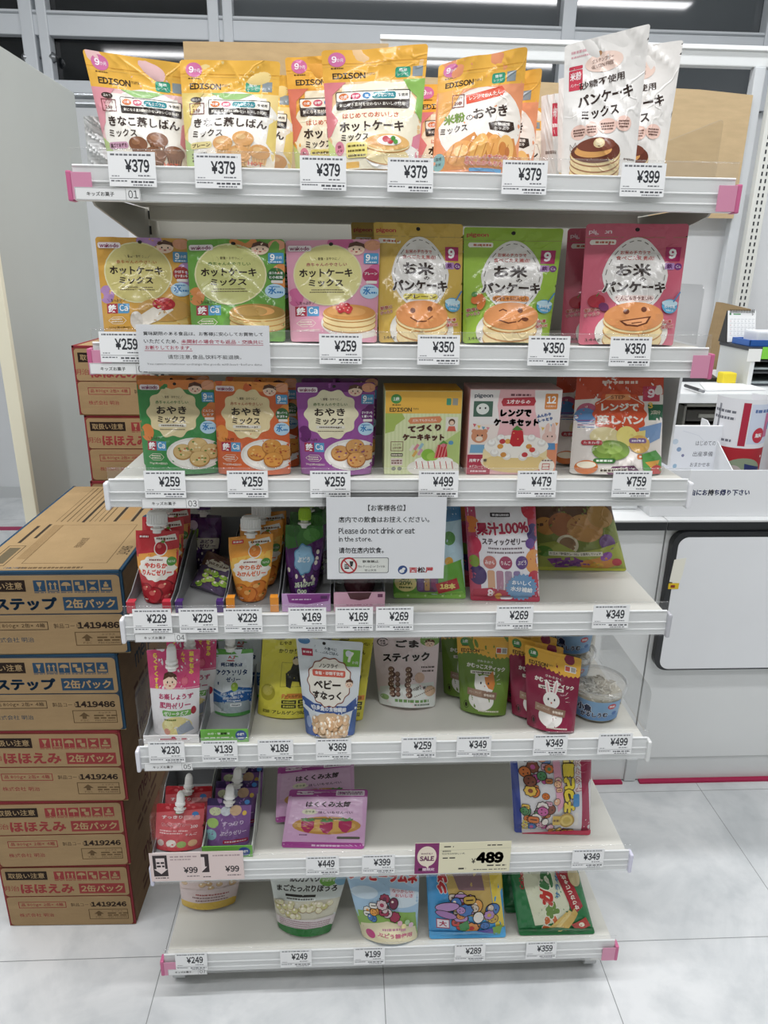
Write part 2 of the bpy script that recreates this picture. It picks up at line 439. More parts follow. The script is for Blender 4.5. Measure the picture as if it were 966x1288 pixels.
def pouch(name, label, cat, art, base, tl, tr, bl, br, lv, Y=.05, lean=.02, Tk=.045, kind='stand', group=None, seal=9, lowseal=0,
          wr=.0011, seed=1, rnd=3.5, mat=None, pinch=0.0, wave=.003, back=None, nx=20, ny=26, neck=None):
    """a bag standing on shelf lv; tl/tr are picture points of its upper corners, bl/br of its lower ones (y left out: hidden by the rail, stands at Y)"""
    zs = BOARD[lv]+.0008
    def low(p):
        return atZ(p[0], p[1], zs) if len(p) == 2 else atYZ(p[0], Y, zs)
    BL, BR = low(bl), low(br)
    lim = 9 if lv == 0 else RAIL[lv-1]-.004
    def top(p, yb):
        yy = yb+lean; q = atY(p[0], p[1], yy)
        while q[2] > lim and yy < DEPTH-.02:
            yy += .002; q = atY(p[0], p[1], yy)
        if q[2] > lim: print('TOO TALL', label, round(q[2]-lim, 3))
        return q
    TL, TR = top(tl, BL[1]), top(tr, BR[1])
    o = (BL+BR)/2
    root = thing(name, o, label, cat, group)
    w = (np.linalg.norm(TR-TL)+np.linalg.norm(BR-BL))/2; h = (np.linalg.norm(BL-TL)+np.linalg.norm(BR-TR))/2; a = h/w
    n = np.cross(TR-TL+BR-BL, TL-BL+TR-BR); n /= np.linalg.norm(n)
    rg = np.random.RandomState(seed); ph = rg.uniform(0, 6.28, 14); fr = rg.uniform(2.2, 9, (7, 2))*rg.choice([-1, 1], (7, 2))
    bf = bulge_fn(kind, Tk)
    def S(s, t, sg, ly):
        ss = s
        if pinch: ss = .5+(s-.5)*(1-pinch*np.sin(np.pi*np.clip(t, 0, 1)))
        if neck is not None: ss = .5+(ss-.5)*np.interp(t, neck[0], neck[1])
        x = ss[..., None]; y = t[..., None]
        base3 = (BL*(1-x)+BR*x)*(1-y)+(TL*(1-x)+TR*x)*y
        env = np.clip(np.sin(np.pi*np.clip(s, 0, 1)), 0, 1)**.5*np.clip(t/.08, 0, 1)
        wv = sum(np.sin(fr[i, 0]*s*2+fr[i, 1]*t*2+ph[i]) for i in range(4))*.5
        rd = sum((1-np.abs(np.sin(fr[i, 0]*s+fr[i, 1]*t*1.4+ph[i+4])))**3 for i in range(4, 7))
        common = wave*np.sin(3.1*s+ph[12])*np.clip(t, 0, 1)**2 + wave*.35*np.sin(9*s+ph[13])*np.clip(t, 0, 1)**4
        off = common + sg*(bf(s, t)+env*wr*(wv*.55+rd*.9)+ly)
        return base3+n*off[..., None]
    def lay(els, bcol, sg, gx, gy, cuts):
        t2, ly, cc = layout(els, a, bcol, gx, gy, rnd if neck is None else 0, cuts)
        s = t2[..., 0]/100; t = 1-t2[..., 1]/(100*a); lyy = np.repeat((ly*.00016)[:, None], 3, 1)
        Pp = S(s, t, sg, lyy)
        s2 = np.clip(s, .012, .988); t22 = np.clip(t, .004, .985); e = .004
        du = S(s2+e, t22, sg, lyy)-S(s2-e, t22, sg, lyy); dv = S(s2, t22+e, sg, lyy)-S(s2, t22-e, sg, lyy)
        N = np.cross(du, dv)*sg; N /= np.maximum(np.linalg.norm(N, axis=2, keepdims=True), 1e-12)
        f = np.einsum('ij,ij->i', np.cross(Pp[:, 1]-Pp[:, 0], Pp[:, 2]-Pp[:, 0]), N.mean(1)) < 0
        Pp[f] = Pp[f][:, ::-1]; N[f] = N[f][:, ::-1]
        return Pp, N, cc, t.mean(1)
    cuts = [v for v in (seal, 100-lowseal) if 0 < v < 100]
    fp, fn_, fc, ft = lay(art, base, 1, nx, ny, cuts)
    bp, bn, bc, bt = lay([], back or base, -1, 12, 16, cuts)
    Pp = np.concatenate([fp, bp]); N = np.concatenate([fn_, bn]); C = np.concatenate([fc, bc]); tt = np.concatenate([ft, bt])
    body = Soup(); up = tt > 1-seal/100; dn = tt < lowseal/100; md = ~(up | dn)
    body.tris(Pp[md], N[md], C[md])
    if kind != 'pillow':
        ss = np.linspace(0, 1, 21); z0 = np.zeros_like(ss); A = S(ss, z0, 1, z0); B = S(ss, z0, -1, z0); c = lin(back or base)
        body.tris(np.concatenate([np.stack([A[:-1], B[:-1], B[1:]], 1), np.stack([A[:-1], B[1:], A[1:]], 1)]), None, c)
    mat = mat or FOIL
    body.build('pouch_body' if kind != 'pillow' else 'bag_body', mat, root)
    if up.any(): Soup().tris(Pp[up], N[up], C[up]).build('top_seal', mat, root)
    if dn.any(): Soup().tris(Pp[dn], N[dn], C[dn]).build('bottom_seal', mat, root)
    root['_S'] = 0
    root['_top'] = [float(v) for v in (TL+TR)/2]; root['_up'] = [float(v) for v in ((TL+TR)/2-(BL+BR)/2)]
    del root['_S']
    return root

def spout(root, cap='#f2f2f0', r=.0105, h=.026, neckc='#eeeeea', slim=False, drop=.004, fwd=0):
    tp = np.array(root['_top']); up = np.array(root['_up']); up /= np.linalg.norm(up)
    o = tp - up*drop - np.array([0, fwd, 0])
    Soup().lathe([(.0001, 0), (.0075, 0), (.0075, .006), (.011, .006), (.011, .0085), (.0065, .0085), (.0065, .013), (0.0001, .013)], neckc, o, up, 20).build('spout', PLASTIC, root)
    sp = root.children[-1] if root.children[-1].name.startswith('spout') else [c for c in root.children if c.name.startswith('spout')][0]
    s = Soup(); c0 = .0135
    if slim:
        s.lathe([(.0001, c0), (r, c0), (r, c0+.004), (r*.82, c0+.006), (r*.78, c0+h*.7), (r*.6, c0+h*.9), (r*.3, c0+h), (.0001, c0+h)], cap, o, up, 20)
    else:
        s.lathe([(.0001, c0), (r, c0), (r, c0+.003), (r*.93, c0+.0035), (r*.93, c0+h*.8), (r*.86, c0+h*.93), (r*.7, c0+h), (.0001, c0+h)], cap, o, up, 24)
        for k in range(24):
            t = k*math.pi/12; q = Vector(up).to_track_quat('Z', 'Y').to_matrix()
            x = np.array(q @ Vector((math.cos(t)*r*.95, math.sin(t)*r*.95, 0)))
            s.tube(o+x+up*(c0+.004), o+x+up*(c0+h*.78), r*.07, cap, 5)
    s.build('cap', PLASTIC, sp)
# ------------------------------------------------------------------ the room
WHITE = '#e9ebea'
fm = bpy.data.materials.new('marbled_floor_tile'); fm.use_nodes = True
_nt = fm.node_tree; _N = _nt.nodes; _K = _nt.links; _b = _N['Principled BSDF']
_tc = _N.new('ShaderNodeTexCoord')
_n1 = _N.new('ShaderNodeTexNoise'); _n1.inputs['Scale'].default_value = 3.2; _n1.inputs['Detail'].default_value = 8; _n1.inputs['Roughness'].default_value = .62; _n1.inputs['Distortion'].default_value = .8
_n2 = _N.new('ShaderNodeTexNoise'); _n2.inputs['Scale'].default_value = 17; _n2.inputs['Detail'].default_value = 6
_K.new(_tc.outputs['Object'], _n1.inputs[0]); _K.new(_tc.outputs['Object'], _n2.inputs[0])
_r = _N.new('ShaderNodeValToRGB'); _r.color_ramp.elements[0].position = .34; _r.color_ramp.elements[0].color = (*lin('#c4c8ca'), 1)
_r.color_ramp.elements[1].position = .62; _r.color_ramp.elements[1].color = (*lin('#dfe1e2'), 1); _K.new(_n1.outputs[0], _r.inputs[0])
_r2 = _N.new('ShaderNodeValToRGB'); _r2.color_ramp.elements[0].position = .36; _r2.color_ramp.elements[0].color = (.85, .86, .87, 1); _r2.color_ramp.elements[1].position = .5; _r2.color_ramp.elements[1].color = (1, 1, 1, 1); _K.new(_n2.outputs[0], _r2.inputs[0])
_mx = _N.new('ShaderNodeMix'); _mx.data_type = 'RGBA'; _mx.blend_type = 'MULTIPLY'; _mx.inputs[0].default_value = .5
_K.new(_r.outputs[0], _mx.inputs[6]); _K.new(_r2.outputs[0], _mx.inputs[7])
_sp = _N.new('ShaderNodeSeparateXYZ'); _K.new(_tc.outputs['Object'], _sp.inputs[0])
def _joint(sock, off):
    a = _N.new('ShaderNodeMath'); a.operation = 'ADD'; a.inputs[1].default_value = 45.7-off+.457/2; _K.new(sock, a.inputs[0])
    m = _N.new('ShaderNodeMath'); m.operation = 'MODULO'; m.inputs[1].default_value = .457; _K.new(a.outputs[0], m.inputs[0])
    s = _N.new('ShaderNodeMath'); s.operation = 'SUBTRACT'; s.inputs[1].default_value = .457/2; _K.new(m.outputs[0], s.inputs[0])
    b = _N.new('ShaderNodeMath'); b.operation = 'ABSOLUTE'; _K.new(s.outputs[0], b.inputs[0])
    c = _N.new('ShaderNodeMath'); c.operation = 'LESS_THAN'; c.inputs[1].default_value = .0009; _K.new(b.outputs[0], c.inputs[0]); return c.outputs[0]
_jx, _jy = _joint(_sp.outputs[0], .441), _joint(_sp.outputs[1], .090)
_jm = _N.new('ShaderNodeMath'); _jm.operation = 'MAXIMUM'; _K.new(_jx, _jm.inputs[0]); _K.new(_jy, _jm.inputs[1])
_m2 = _N.new('ShaderNodeMix'); _m2.data_type = 'RGBA'; _m2.inputs[7].default_value = (*lin('#8b8e8f'), 1)
_K.new(_jm.outputs[0], _m2.inputs[0]); _K.new(_mx.outputs[2], _m2.inputs[6]); _K.new(_m2.outputs[2], _b.inputs['Base Color'])
_b.inputs['Roughness'].default_value = .34; _b.inputs['Specular IOR Level'].default_value = .4

struct(Soup().box((-3.2, -3.6, -.08), (3.2, 3.4, 0), WHITE), 'floor', fm)
struct(Soup().box((-3.2, -3.6, 3.4), (3.2, 3.4, 3.48), '#e4e6e6'), 'ceiling', MATTE)
WY = 3.25
struct(Soup().box((-3.2, -2.3, 0), (3.2, -2.2, 3.4), '#85857f'), 'added_wall_front', MATTE)  # unseen wall, added to shade the lower shelves and floor
struct(Soup().box((-3.3, -3.6, 0), (-3.2, 3.4, 3.4), '#c9cbca'), 'added_wall_left', MATTE)  # unseen wall, added to keep out world light from the left
s = Soup()
s.box((-3.2, WY, 0), (3.2, WY+.12, 2.20), '#dfe2e4'); s.box((-3.2, WY, 2.98), (3.2, WY+.12, 3.4), '#dfe2e4')
s.box((-3.2, WY-.012, 1.66), (-1.75, WY+.001, 1.70), '#b9bdc0'); s.box((-3.2, WY-.012, 1.48), (-1.75, WY+.001, 1.50), '#a9adb0')
struct(s, 'wall_back', MATTE)
struct(Soup().box((-3.2, WY-.015, 0), (3.2, WY, .07), '#c9cccd'), 'baseboard_back', MATTE)
struct(Soup().box((3.2, -3.6, 0), (3.3, 3.4, 3.4), '#e2e4e5'), 'wall_right', MATTE)
# windows: white aluminium frames around night glass, reflections painted grey on the right panes
FR = '#d8dde2'
s = Soup()
for x0, x1 in ((-1.72, -1.655), (-1.635, -1.585), (-.79, -.735), (-.715, -.665), (1.02, 1.09), (2.1, 2.17)): s.box((x0, WY-.055, 2.2), (x1, WY+.02, 2.98), FR, .006)
for z0, z1 in ((2.20, 2.26), (2.455, 2.565), (2.92, 2.98)): s.box((-3.2, WY-.045, z0), (3.2, WY+.015, z1), FR, .006)
s.box((-3.2, WY-.05, 2.545), (3.2, WY-.04, 2.552), '#9aa0a5')
struct(s, 'window_1', PAINT)
s = Soup()
for x0, x1 in ((-3.2, -1.70), (-1.61, -.77), (-.69, 1.05), (1.06, 2.13), (2.14, 3.2)): s.box((x0, WY+.02, 2.22), (x1, WY+.028, 2.96), '#15181b' if x0 < -1 else '#54595d')  # right panes greyed: reflections are put into the glass colour
struct(s, 'window_2', DARKGLASS)
for i, (px, lab) in enumerate(((27, 'grey latch knob on the dark window pane left of the white mullion'), (79, 'grey latch knob on the dark window pane right of the white mullion'))):
    q = atY(px, 75, WY-.0)
    o = Soup().lathe([(0, 0), (.018, .003), (.026, .018), (.02, .034), (.009, .04), (.009, .05), (0, .052)], '#9a9da0', (q[0]-.02 if i else q[0]+.02, WY-.03, q[2]), (1 if not i else -1, -.15, 0), 18)
    o.tube((q[0]+(.03 if not i else -.03), WY-.033, q[2]), (-1.665, WY-.02, q[2]), .006, '#85888b', 8)
    o = o.build('window_latch', METAL, None, (q[0], WY-.03, q[2])); tag(o, lab, 'latch', 'window latches')
# magenta line on the floor at the far left and under the counter
struct(Soup().box((-3.0, 2.66, 0), (-1.02, 2.71, .003), '#a8375f'), 'trim_1', MATTE)

# ------------------------------------------------------------------ rear wall fixture with slotted posts
RY = 1.9
root = thing('wall_fixture', (.3, RY, 0), 'white slotted-post wall fixture with long white board, standing behind the shelf unit', 'fixture')
s = Soup(); s.box((-.93, RY+.05, 0), (2.2, RY+.07, 1.66), '#eceef0'); s.build('back_board', PAINT, root)
s = Soup(); s.box((.03, RY-.01, 2.085), (2.2, RY+.03, 2.15), '#e3e6e6', .004); s.box((.03, RY-.02, 2.135), (2.2, RY-.008, 2.15), '#f2f4f3', .002); s.build('top_beam', PAINT, root)
def slot_post(x, y, z0, z1, w, parent, name='slotted_post', col='#e4e5df', d=.03):
    s = Soup(); s.box((x-w/2, y, z0), (x+w/2, y+d, z1), col, .003)
    z = z0+.02
    while z < z1-.02:
        for dx in (-w*.16, w*.16): s.box((x+dx-.003, y-.0006, z), (x+dx+.003, y+.001, z+.014), '#34363a')
        z += .025
    return s.build(name, PAINT, parent)
for x in (.149, .837): slot_post(x, RY+.005, 0, 2.085, .05, root)
slot_post(1.49, RY-.045, 0, 2.135, .055, root)
s = Soup(); s.box((1.405, RY-.02, 0), (1.445, RY+.02, 2.085), '#d3d7da', .004); s.build('side_channel', PAINT, root)
def sheet(name, pts, y, th, col, label, cat, mat=CARTON, lean=0, wav=0):
    s = Soup(); cx = sum(p[0] for p in pts)/len(pts); z0 = min(p[1] for p in pts)
    s.poly_prism(pts, lambda x, z, h: np.array([x, y+h+(z-z0)*lean+wav*math.sin(9*x), z]), 0, th, col)
    o = s.build(name, mat, None, (cx, y, z0)); tag(o, label, cat); return o
sheet('cardboard_sheet', [(.11, 1.57), (1.405, 1.57), (1.405, 1.99), (1.2, 2.003), (.7, 2.012), (.11, 2.02)], RY-.032, .006, '#cbb28b', 'wide brown cardboard sheet behind the white pancake mix packs', 'cardboard', wav=.002)
sheet('cardboard_sheet', [(-.66, 1.57), (.06, 1.57), (.06, 2.122), (-.3, 2.115), (-.66, 2.11)], RY-.02, .006, '#c2a67c', 'brown cardboard sheet behind the yellow hotcake mix packs, left of the slotted post', 'cardboard')

# ------------------------------------------------------------------ left partition panel, hanging rail
root = thing('partition_panel', (-1.0, 1.35, 0), 'tall pale grey partition panel with cream edge trim behind the cartons', 'partition')
s = Soup(); s.box((-1.02, .985, .06), (-1.0, 1.72, 1.91), '#b9bebb', .002); s.build('panel', MATTE, root)
s = Soup(); s.box((-1.028, .965, .0), (-.992, .985, 1.91), '#ece8d2', .003); s.build('edge_trim', PAINT, root)
s = Soup()
for y in (1.0, 1.66): s.box((-1.05, y, 0), (-.97, y+.03, .06), '#b9bcbb', .004)
s.build('foot', PAINT, root)
root = thing('hanging_rail', (-1.3, 1.78, 1.86), 'grey double-tube hanging rail with black hook at the upper left', 'rail')
za, zb = atY(40, 119, 1.80)[2], atY(40, 130, 1.80)[2]
for nm, z in (('upper_tube', za), ('lower_tube', zb)):
    Soup().tube((-2.2, 1.80, z), (-.55, 1.80, z), .0095, '#9a9ea1').build(nm, METAL, root)
q = atY(20, 132, 1.79)
s = Soup(); pts = [(q[0]-.012, q[2]+.028), (q[0]-.010, q[2]+.006), (q[0]-.002, q[2]-.012), (q[0]+.012, q[2]-.018)]
for a, b in zip(pts, pts[1:]): s.tube((a[0], 1.787, a[1]), (b[0], 1.787, b[1]), .008, '#1f2022', 10)
s.build('hook', PLASTIC, root)
for x in (-2.15, -.56):
    Soup().tube((x, 1.80, zb-.01), (x, 1.80, 0), .013, '#8d9194').build('upright', METAL, root)
# grey plastic bag leaning behind the first yellow pack
q0 = atY(105, 140, 1.2); q1 = atY(135, 205, 1.2)

# ------------------------------------------------------------------ display shelf unit
root = thing('display_shelf_unit', (0, .15, 0), 'white seven-tier gondola display shelf with clear price rails', 'shelf unit')
UNIT = root
CREAM = '#dcdbd3'; CAPS = ['#cc6a94', '#cc6a94', '#e9eaee', '#e6e6ea', '#e6e6ee', '#d9d8ea', '#cc6a94']
def yzprism(s, prof, x0, x1, col):
    return s.poly_prism(prof, lambda y, z, h: np.array([h, y, z]), x0, x1, col)
for i, zr in enumerate(RAIL):
    zb = BOARD[i]
    dcol = '#d8d7cf'
    sh = Soup(); sh.box((-HALF+.012, .006, zb-.028), (HALF-.012, DEPTH, zb), dcol, .002)
    sh.box((-HALF+.012, .006, zb-.040), (HALF-.012, .022, zb-.026), dcol, .002); sh.box((-HALF+.03, DEPTH-.03, zb-.05), (HALF-.03, DEPTH-.002, zb-.026), dcol, .002)
    so = sh.build('shelf', PAINT, root)
    for sx in (-1, 1):
        a = Soup(); x = sx*(HALF-.016)
        a.poly_prism([(.03, zb-.03), (DEPTH+.012, zb-.03), (DEPTH+.012, zb-.088), (DEPTH-.02, zb-.085), (.05, zb-.045)], lambda y, z, h: np.array([h, y, z]), x-.0015, x+.0015, '#a9a7a0')
        a.build('bracket', PAINT, so)
    # slim grooved price rail, its clear strip and two end caps
    prof = [(.006, zr), (.0005, zr+.001), (.0005, zr+.009), (.0022, zr+.0095), (.0022, zr+.0115), (.0008, zr+.012), (.0012, zr+.022), (.0026, zr+.0225), (.0026, zr+.0245), (.0014, zr+.025), (.0030, zr+.041), (.006, zr+.043)]
    r = Soup(); yzprism(r, prof, -HALF+.007, HALF-.007, '#eef0f0')
    for yy, zz, rr_ in ((.0012, .0105, .0016), (.0016, .0235, .0017), (.0042, .0425, .002)): r.tube((-HALF+.007, yy, zr+zz), (HALF-.007, yy, zr+zz), rr_, '#f4f6f6', 10)  # beads added to catch bright highlight lines along the rail
    r.build('price_rail', PLASTIC, so)
    c = Soup(); c.poly_prism([(-.0052, zr+.002), (-.0044, zr+.002), (-.0036, zr+.03), (-.0016, zr+.0625), (-.0024, zr+.0625), (-.0044, zr+.03)], lambda y, z, h: np.array([h, y, z]), -HALF+.008, HALF-.008, '#ffffff')
    c.tube((-HALF+.008, -.0020, zr+.0625), (HALF-.008, -.0020, zr+.0625), .0008, '#ffffff', 8)  # top-edge bead added to catch a highlight
    c.build('clear_strip', COVER, so)
    for sx in (-1, 1):
        col = CAPS[i]
        if i == 3 and sx > 0: col = '#b9bac0'
        if i == 4 and sx > 0: col = '#dcdedd'
        e = Soup(); x = sx*(HALF-.007)
        pink = col == CAPS[0]
        if pink:
            e.box((min(x, x+sx*.007), -.006, zr-.001), (max(x, x+sx*.007), .012, zr+.036), col, .002)
            e.box((min(x, x-sx*.026), -.0062, zr+.001), (max(x, x-sx*.026), -.0054, zr+.034), '#d893b0', .0003)
        else:
            e.box((min(x, x+sx*.007), -.006, zr-.003), (max(x, x+sx*.007), .012, zr+.040), col, .003)
        e.build('end_cap', PLASTIC, so)
def guard(lv, x, y0, y1, h, r, mat=CLEAR, th=.0024, col='#ffffff'):
    zb = BOARD[lv]; pts = [(y0, zb+.001), (y1, zb+.001), (y1, zb+h)]
    for k in range(7):
        t = math.radians(90+15*k); pts.append((y0+r+r*math.cos(t), zb+h-r+r*math.sin(t)))
    s = Soup(); s.poly_prism(pts, lambda y, z, hh: np.array([hh, y, z]), x-th/2, x+th/2, col)
    o = s.build('side_guard', mat, [c for c in UNIT.children if c.name.startswith('shelf')][lv]); return o
guard(0, .446, .072, .285, .085, .008); guard(1, .446, .053, .26, .088, .012); guard(4, .446, .02, .27, .088, .014)
guard(4, -.446, .02, .27, .10, .014); guard(5, -.446, .02, .28, .09, .012)
g = guard(2, .446, .083, .27, .15, .004, BOXBOARD, .004, '#f1f3f5'); g.name = 'white_side_panel'
for sx in (-1, 1): slot_post(sx*(HALF-.012), DEPTH+.014, .0, 1.53, .036, root, 'upright_post', '#cbc9c0', .04)
s = Soup()
for k in range(5): s.box((-HALF+.02, DEPTH+.03, .10+k*.282), (HALF-.02, DEPTH+.042, .10+k*.282+.279), '#b9b8b0', .001)
s.build('back_panel', PAINT, root)
for sx in (-1, 1):
    s = Soup(); x = sx*(HALF-.03)
    s.box((x-.012, .03, .028), (x+.012, DEPTH+.05, .066), '#e3e3df', .003); s.box((x-.016, .016, .040), (x+.016, .020, .068), '#e6e6e2', .002)
    s.tube((x-.004, .0155, .053), (x-.004, .017, .053), .005, '#2b2c2e'); s.tube((x+.009, .0155, .056), (x+.009, .017, .056), .003, '#2b2c2e')
    s.build('base_leg', PAINT, root)
    s = Soup(); s.tube((x-.02, .05, .022), (x+.004, .05, .022), .021, '#c9cbcc', 20); s.box((x-.022, .035, .02), (x-.018, .065, .05), '#b9bbbc', .002); s.build('caster', PLASTIC, root)
    s = Soup(); s.tube((x-.01, DEPTH+.02, .022), (x+.01, DEPTH+.02, .022), .021, '#c9cbcc', 20); s.build('caster', PLASTIC, root)

# tier number stickers
NUMS = [(0, 90, 177, 249, '01'), (1, 113, 188, 464, '02'), (2, 178, 250, 632, '03'), (3, 169, 234, 797, '04'), (4, 181, 242, 961, '05'), (6, 211, 260, 1218, '07')]
NW = {0: (94, 178)}
ORD = ['top', 'second', 'third', 'fourth', 'fifth', 'sixth', 'bottom']
for lv, x0, x1, yc, num in NUMS:
    if lv == 0: x0 = 95
    a, b = atY(x0, yc, -.006), atY(x1, yc, -.006); zc = a[2]/2+b[2]/2; zc = RAIL[lv]+.0085
    s = Soup(); hgt = .0155
    s.box((a[0], -.0063, zc-hgt/2), (b[0], -.0057, zc+hgt/2), '#f2f3f3')
    wd = b[0]-a[0]; asp = hgt/wd
    art = [R(0, 0, 100, 100, '#f2f3f3'), FRAME(.8, 4, 99.2, 96, .5, '#777777'), L([(78, 4), (78, 96)], .5, '#777777'), T('キッズお菓子', 39, 50, 42, 34, '#2a2a2a', .01), T(num, 89, 50, 15, 62, '#33353a', 0)]
    print_quad(s, art, '#f2f3f3', (a[0], -.0064, zc+hgt/2), (b[0], -.0064, zc+hgt/2), (b[0], -.0064, zc-hgt/2), (a[0], -.0064, zc-hgt/2), .00006)
    o = s.build('number_sticker', PAPER, None, ((a[0]+b[0])/2, -.006, zc))
    tag(o, f'small white tier sticker numbered {num} at the left of the {ORD[lv]} rail', 'sticker', 'tier number stickers')

# ------------------------------------------------------------------ price tags
def tag_art(price, k, wide=0):
    c = '#33353b'
    return [DASH(6, 92, 9, 5.5, '#6d6f75', k), T('¥'+price, 61 if not wide else 50, 40, 52, 38, c, .034), DASH(62, 88, 68, 4, '#6d6f75', k+1), DASH(6, 22, 70, 3.5, '#9a9ca0', k+5),
            R(2, 76.5, 98, 78, '#6b6d72'), DASH(4, 38, 84, 4, '#6a6c72', k+2), DASH(46, 96, 86, 6, '#55575d', k+3), DASH(50, 90, 95, 4, '#77797f', k+4)]
TAGS = [(0, [(137, 198, '379'), (245, 305, '379'), (376, 437, '379'), (486, 546, '379'), (631, 688, '379'), (780, 837, '399')], 228),
        (1, [(124, 184, '259'), (402, 455, '259'), (526, 577, '350'), (664, 716, '350'), (765, 820, '350')], 445),
        (2, [(181, 234, '259'), (286, 337, '259'), (390, 441, '259'), (526, 577, '499'), (650, 700, '479'), (769, 820, '759')], 610),
        (3, [(166, 216, '229'), (224, 274, '229'), (281, 330, '229'), (363, 410, '169'), (423, 468, '169'), (474, 519, '269'), (625, 670, '269'), (745, 792, '349')], 775),
        (4, [(186, 232, '230'), (253, 299, '139'), (324, 369, '189'), (397, 442, '369'), (504, 549, '259'), (574, 618, '349'), (670, 714, '349'), (751, 795, '499')], 940),
        (5, [(384, 427, '449'), (455, 497, '399'), (719, 760, '349')], 1080),
        (6, [(220, 259, '249'), (352, 392, '249'), (445, 484, '199'), (571, 611, '289'), (661, 700, '359')], 1198)]
CNT = ['leftmost', 'second from left', 'third from left', 'fourth from left', 'fifth from left', 'sixth from left', 'seventh from left', 'eighth from left']
for lv, lst, yc in TAGS:
    for k, (x0, x1, pr_) in enumerate(lst):
        y = -.0062
        a, b = atY(x0, yc, y), atY(x1, yc, y); xc = (a[0]+b[0])/2; w = .0605; h = .0415; zc = RAIL[lv]+.0385
        if lv == 6: zc = RAIL[lv]+.0345
        if lv == 5: zc = RAIL[lv]+.036
        s = Soup(); tl = .06
        P0 = lambda sx, sz: np.array([xc+sx*w/2, y+sz*h/2*tl, zc+sz*h/2])
        s.box((xc-w/2, y+.0001, zc-h/2), (xc+w/2, y+.0005, zc+h/2), '#f4f5f6', 0, Matrix.Translation((xc, y, zc)) @ Matrix.Rotation(-tl, 4, 'X') @ Matrix.Translation((-xc, -y, -zc)))
        print_quad(s, tag_art(pr_, lv*31+k*7), '#f4f5f6', P0(-1, 1), P0(1, 1), P0(1, -1), P0(-1, -1), .00006)
        o = s.build('price_tag', PAPER, None, (xc, y, zc))
        tag(o, f'white price tag reading ¥{pr_}, {CNT[k]} of the white tags on the {ORD[lv]} rail', 'price tag', 'price tags')

def card(name, corners, Y, art, base, label, cat, group=None, th=.0006, mat=PAPER, tilt=0):
    """flat printed card hanging in front of a rail; corners = picture TL, TR, BR, BL on the plane Y"""
    A = [atY(p[0], p[1], Y) for p in corners]; xs = [A[0][0], A[1][0], A[2][0], A[3][0]]
    x0, x1 = (xs[0]+xs[3])/2, (xs[1]+xs[2])/2; zt, zb = (A[0][2]+A[1][2])/2, (A[2][2]+A[3][2])/2
    dz0 = (A[1][2]-A[0][2])*.5
    s = Soup(); s.box((x0, Y, zb), (x1, Y+th, zt), base)
    print_quad(s, art, base, (x0, Y-.00004, zt), (x1, Y-.00004, zt), (x1, Y-.00004, zb), (x0, Y-.00004, zb), .00006)
    o = s.build(name, mat, None, ((x0+x1)/2, Y, zb))
    return tag(o, label, cat, group), (x0, x1, zb, zt)

# no eating and drinking notice in a clear sleeve
art = [T('【お客様各位】', 50, 12.5, 31, 7.5, '#2b2d33', .016), T('店内での飲食はお控えください。', 48, 26.5, 76, 7.2, '#2b2d33', .018),
       T('Please do not drink or eat', 42, 40, 64, 7.6, '#2b2d33', .022), T('in the store.', 24, 50, 28, 6.6, '#2b2d33', .022), T('请勿在店内饮食。', 29, 64, 38, 7.6, '#26282e', .02),
       R(10, 73, 52.5, 92.5, '#74767a', 1.6), R(10.6, 73.8, 51.9, 91.7, '#eef0ea', 1.4), E(18.5, 82.8, 7.1, 8.1*1.28, '#c2202c'), E(18.5, 82.8, 5.6, 6.4*1.28, '#f2f3f0'),
       P([(19, 77.5), (22.5, 77.5), (21.5, 84), (19.8, 84)], '#333333'), R(14.8, 81, 18.6, 82.3, '#333333'), R(14.6, 83, 18.9, 84.2, '#333333'), R(14.8, 85, 18.6, 87, '#333333'), L([(14.6, 76.5), (22.6, 89)], .9, '#c2202c'),
       T('飲食禁止', 37, 78, 14, 3.4, '#333333', .02), T('No Food or Drink', 38, 84, 23, 3, '#444444', 0), T('禁止饮食', 37, 89, 10, 2.6, '#444444', 0),
       E(64.5, 88.8, 4.1, 5.6, '#2b4f8f'), E(63.8, 90.3, 2.2, 2.3, '#f2f3f3'), E(65.4, 87.5, 1.5, 1.7, '#f2f3f3'), T('西松屋', 80.5, 89, 20.5, 7.4, '#c8222d', .035)]
o, ext = card('notice_card', [(411, 627), (560, 624), (560, 728), (411, 728)], -.0105, art, '#f5f7fb', 'white no-eating notice in three languages hung from the third rail', 'notice')
s = Soup(); x0, x1, zb, zt = ext
s.box((x0-.006, -.0125, zb-.006), (x1+.006, -.0117, zt+.012), '#ffffff', .0003); s.box((x0-.006, -.0095, zb-.006), (x1+.006, -.0088, zt+.012), '#ffffff', .0003)
s.build('clear_sleeve', FILM, o)
art = [T('賞味期限のある食品は、お客様に安心してお買物して', 50, 19, 90, 9, '#2b2d33', .012), T('いただくため、', 18, 35, 26, 9, '#2b2d33', .012), T('未開封の場合でも返品・交換共に', 64, 35, 62, 9, '#c04060', .014), L([(33, 41.5), (95, 41.5)], .4, '#c04060'),
       T('お断りしております。', 23, 48.5, 35, 9, '#c04060', .014), L([(5, 55), (41, 55)], .4, '#c04060'), T('请您注意,食品,饮料不能退换。', 50, 68, 56, 9.5, '#3a3c42', .004), T('You cannot return nor exchange the goods with best-before date.', 50, 84, 88, 6, '#3a3c42', 0)]
o, ext = card('notice_card', [(173.5, 408.7), (340, 409), (339, 467), (173.5, 468.7)], -.0105, art, '#f5f7fb', 'white no-returns notice hung from the second rail, with red underlined lines', 'notice')
s = Soup(); x0, x1, zb, zt = ext
s.box((x0-.004, -.0125, zb-.004), (x1+.005, -.0117, zt+.006), '#ffffff', .0003); s.build('clear_sleeve', FILM, o)
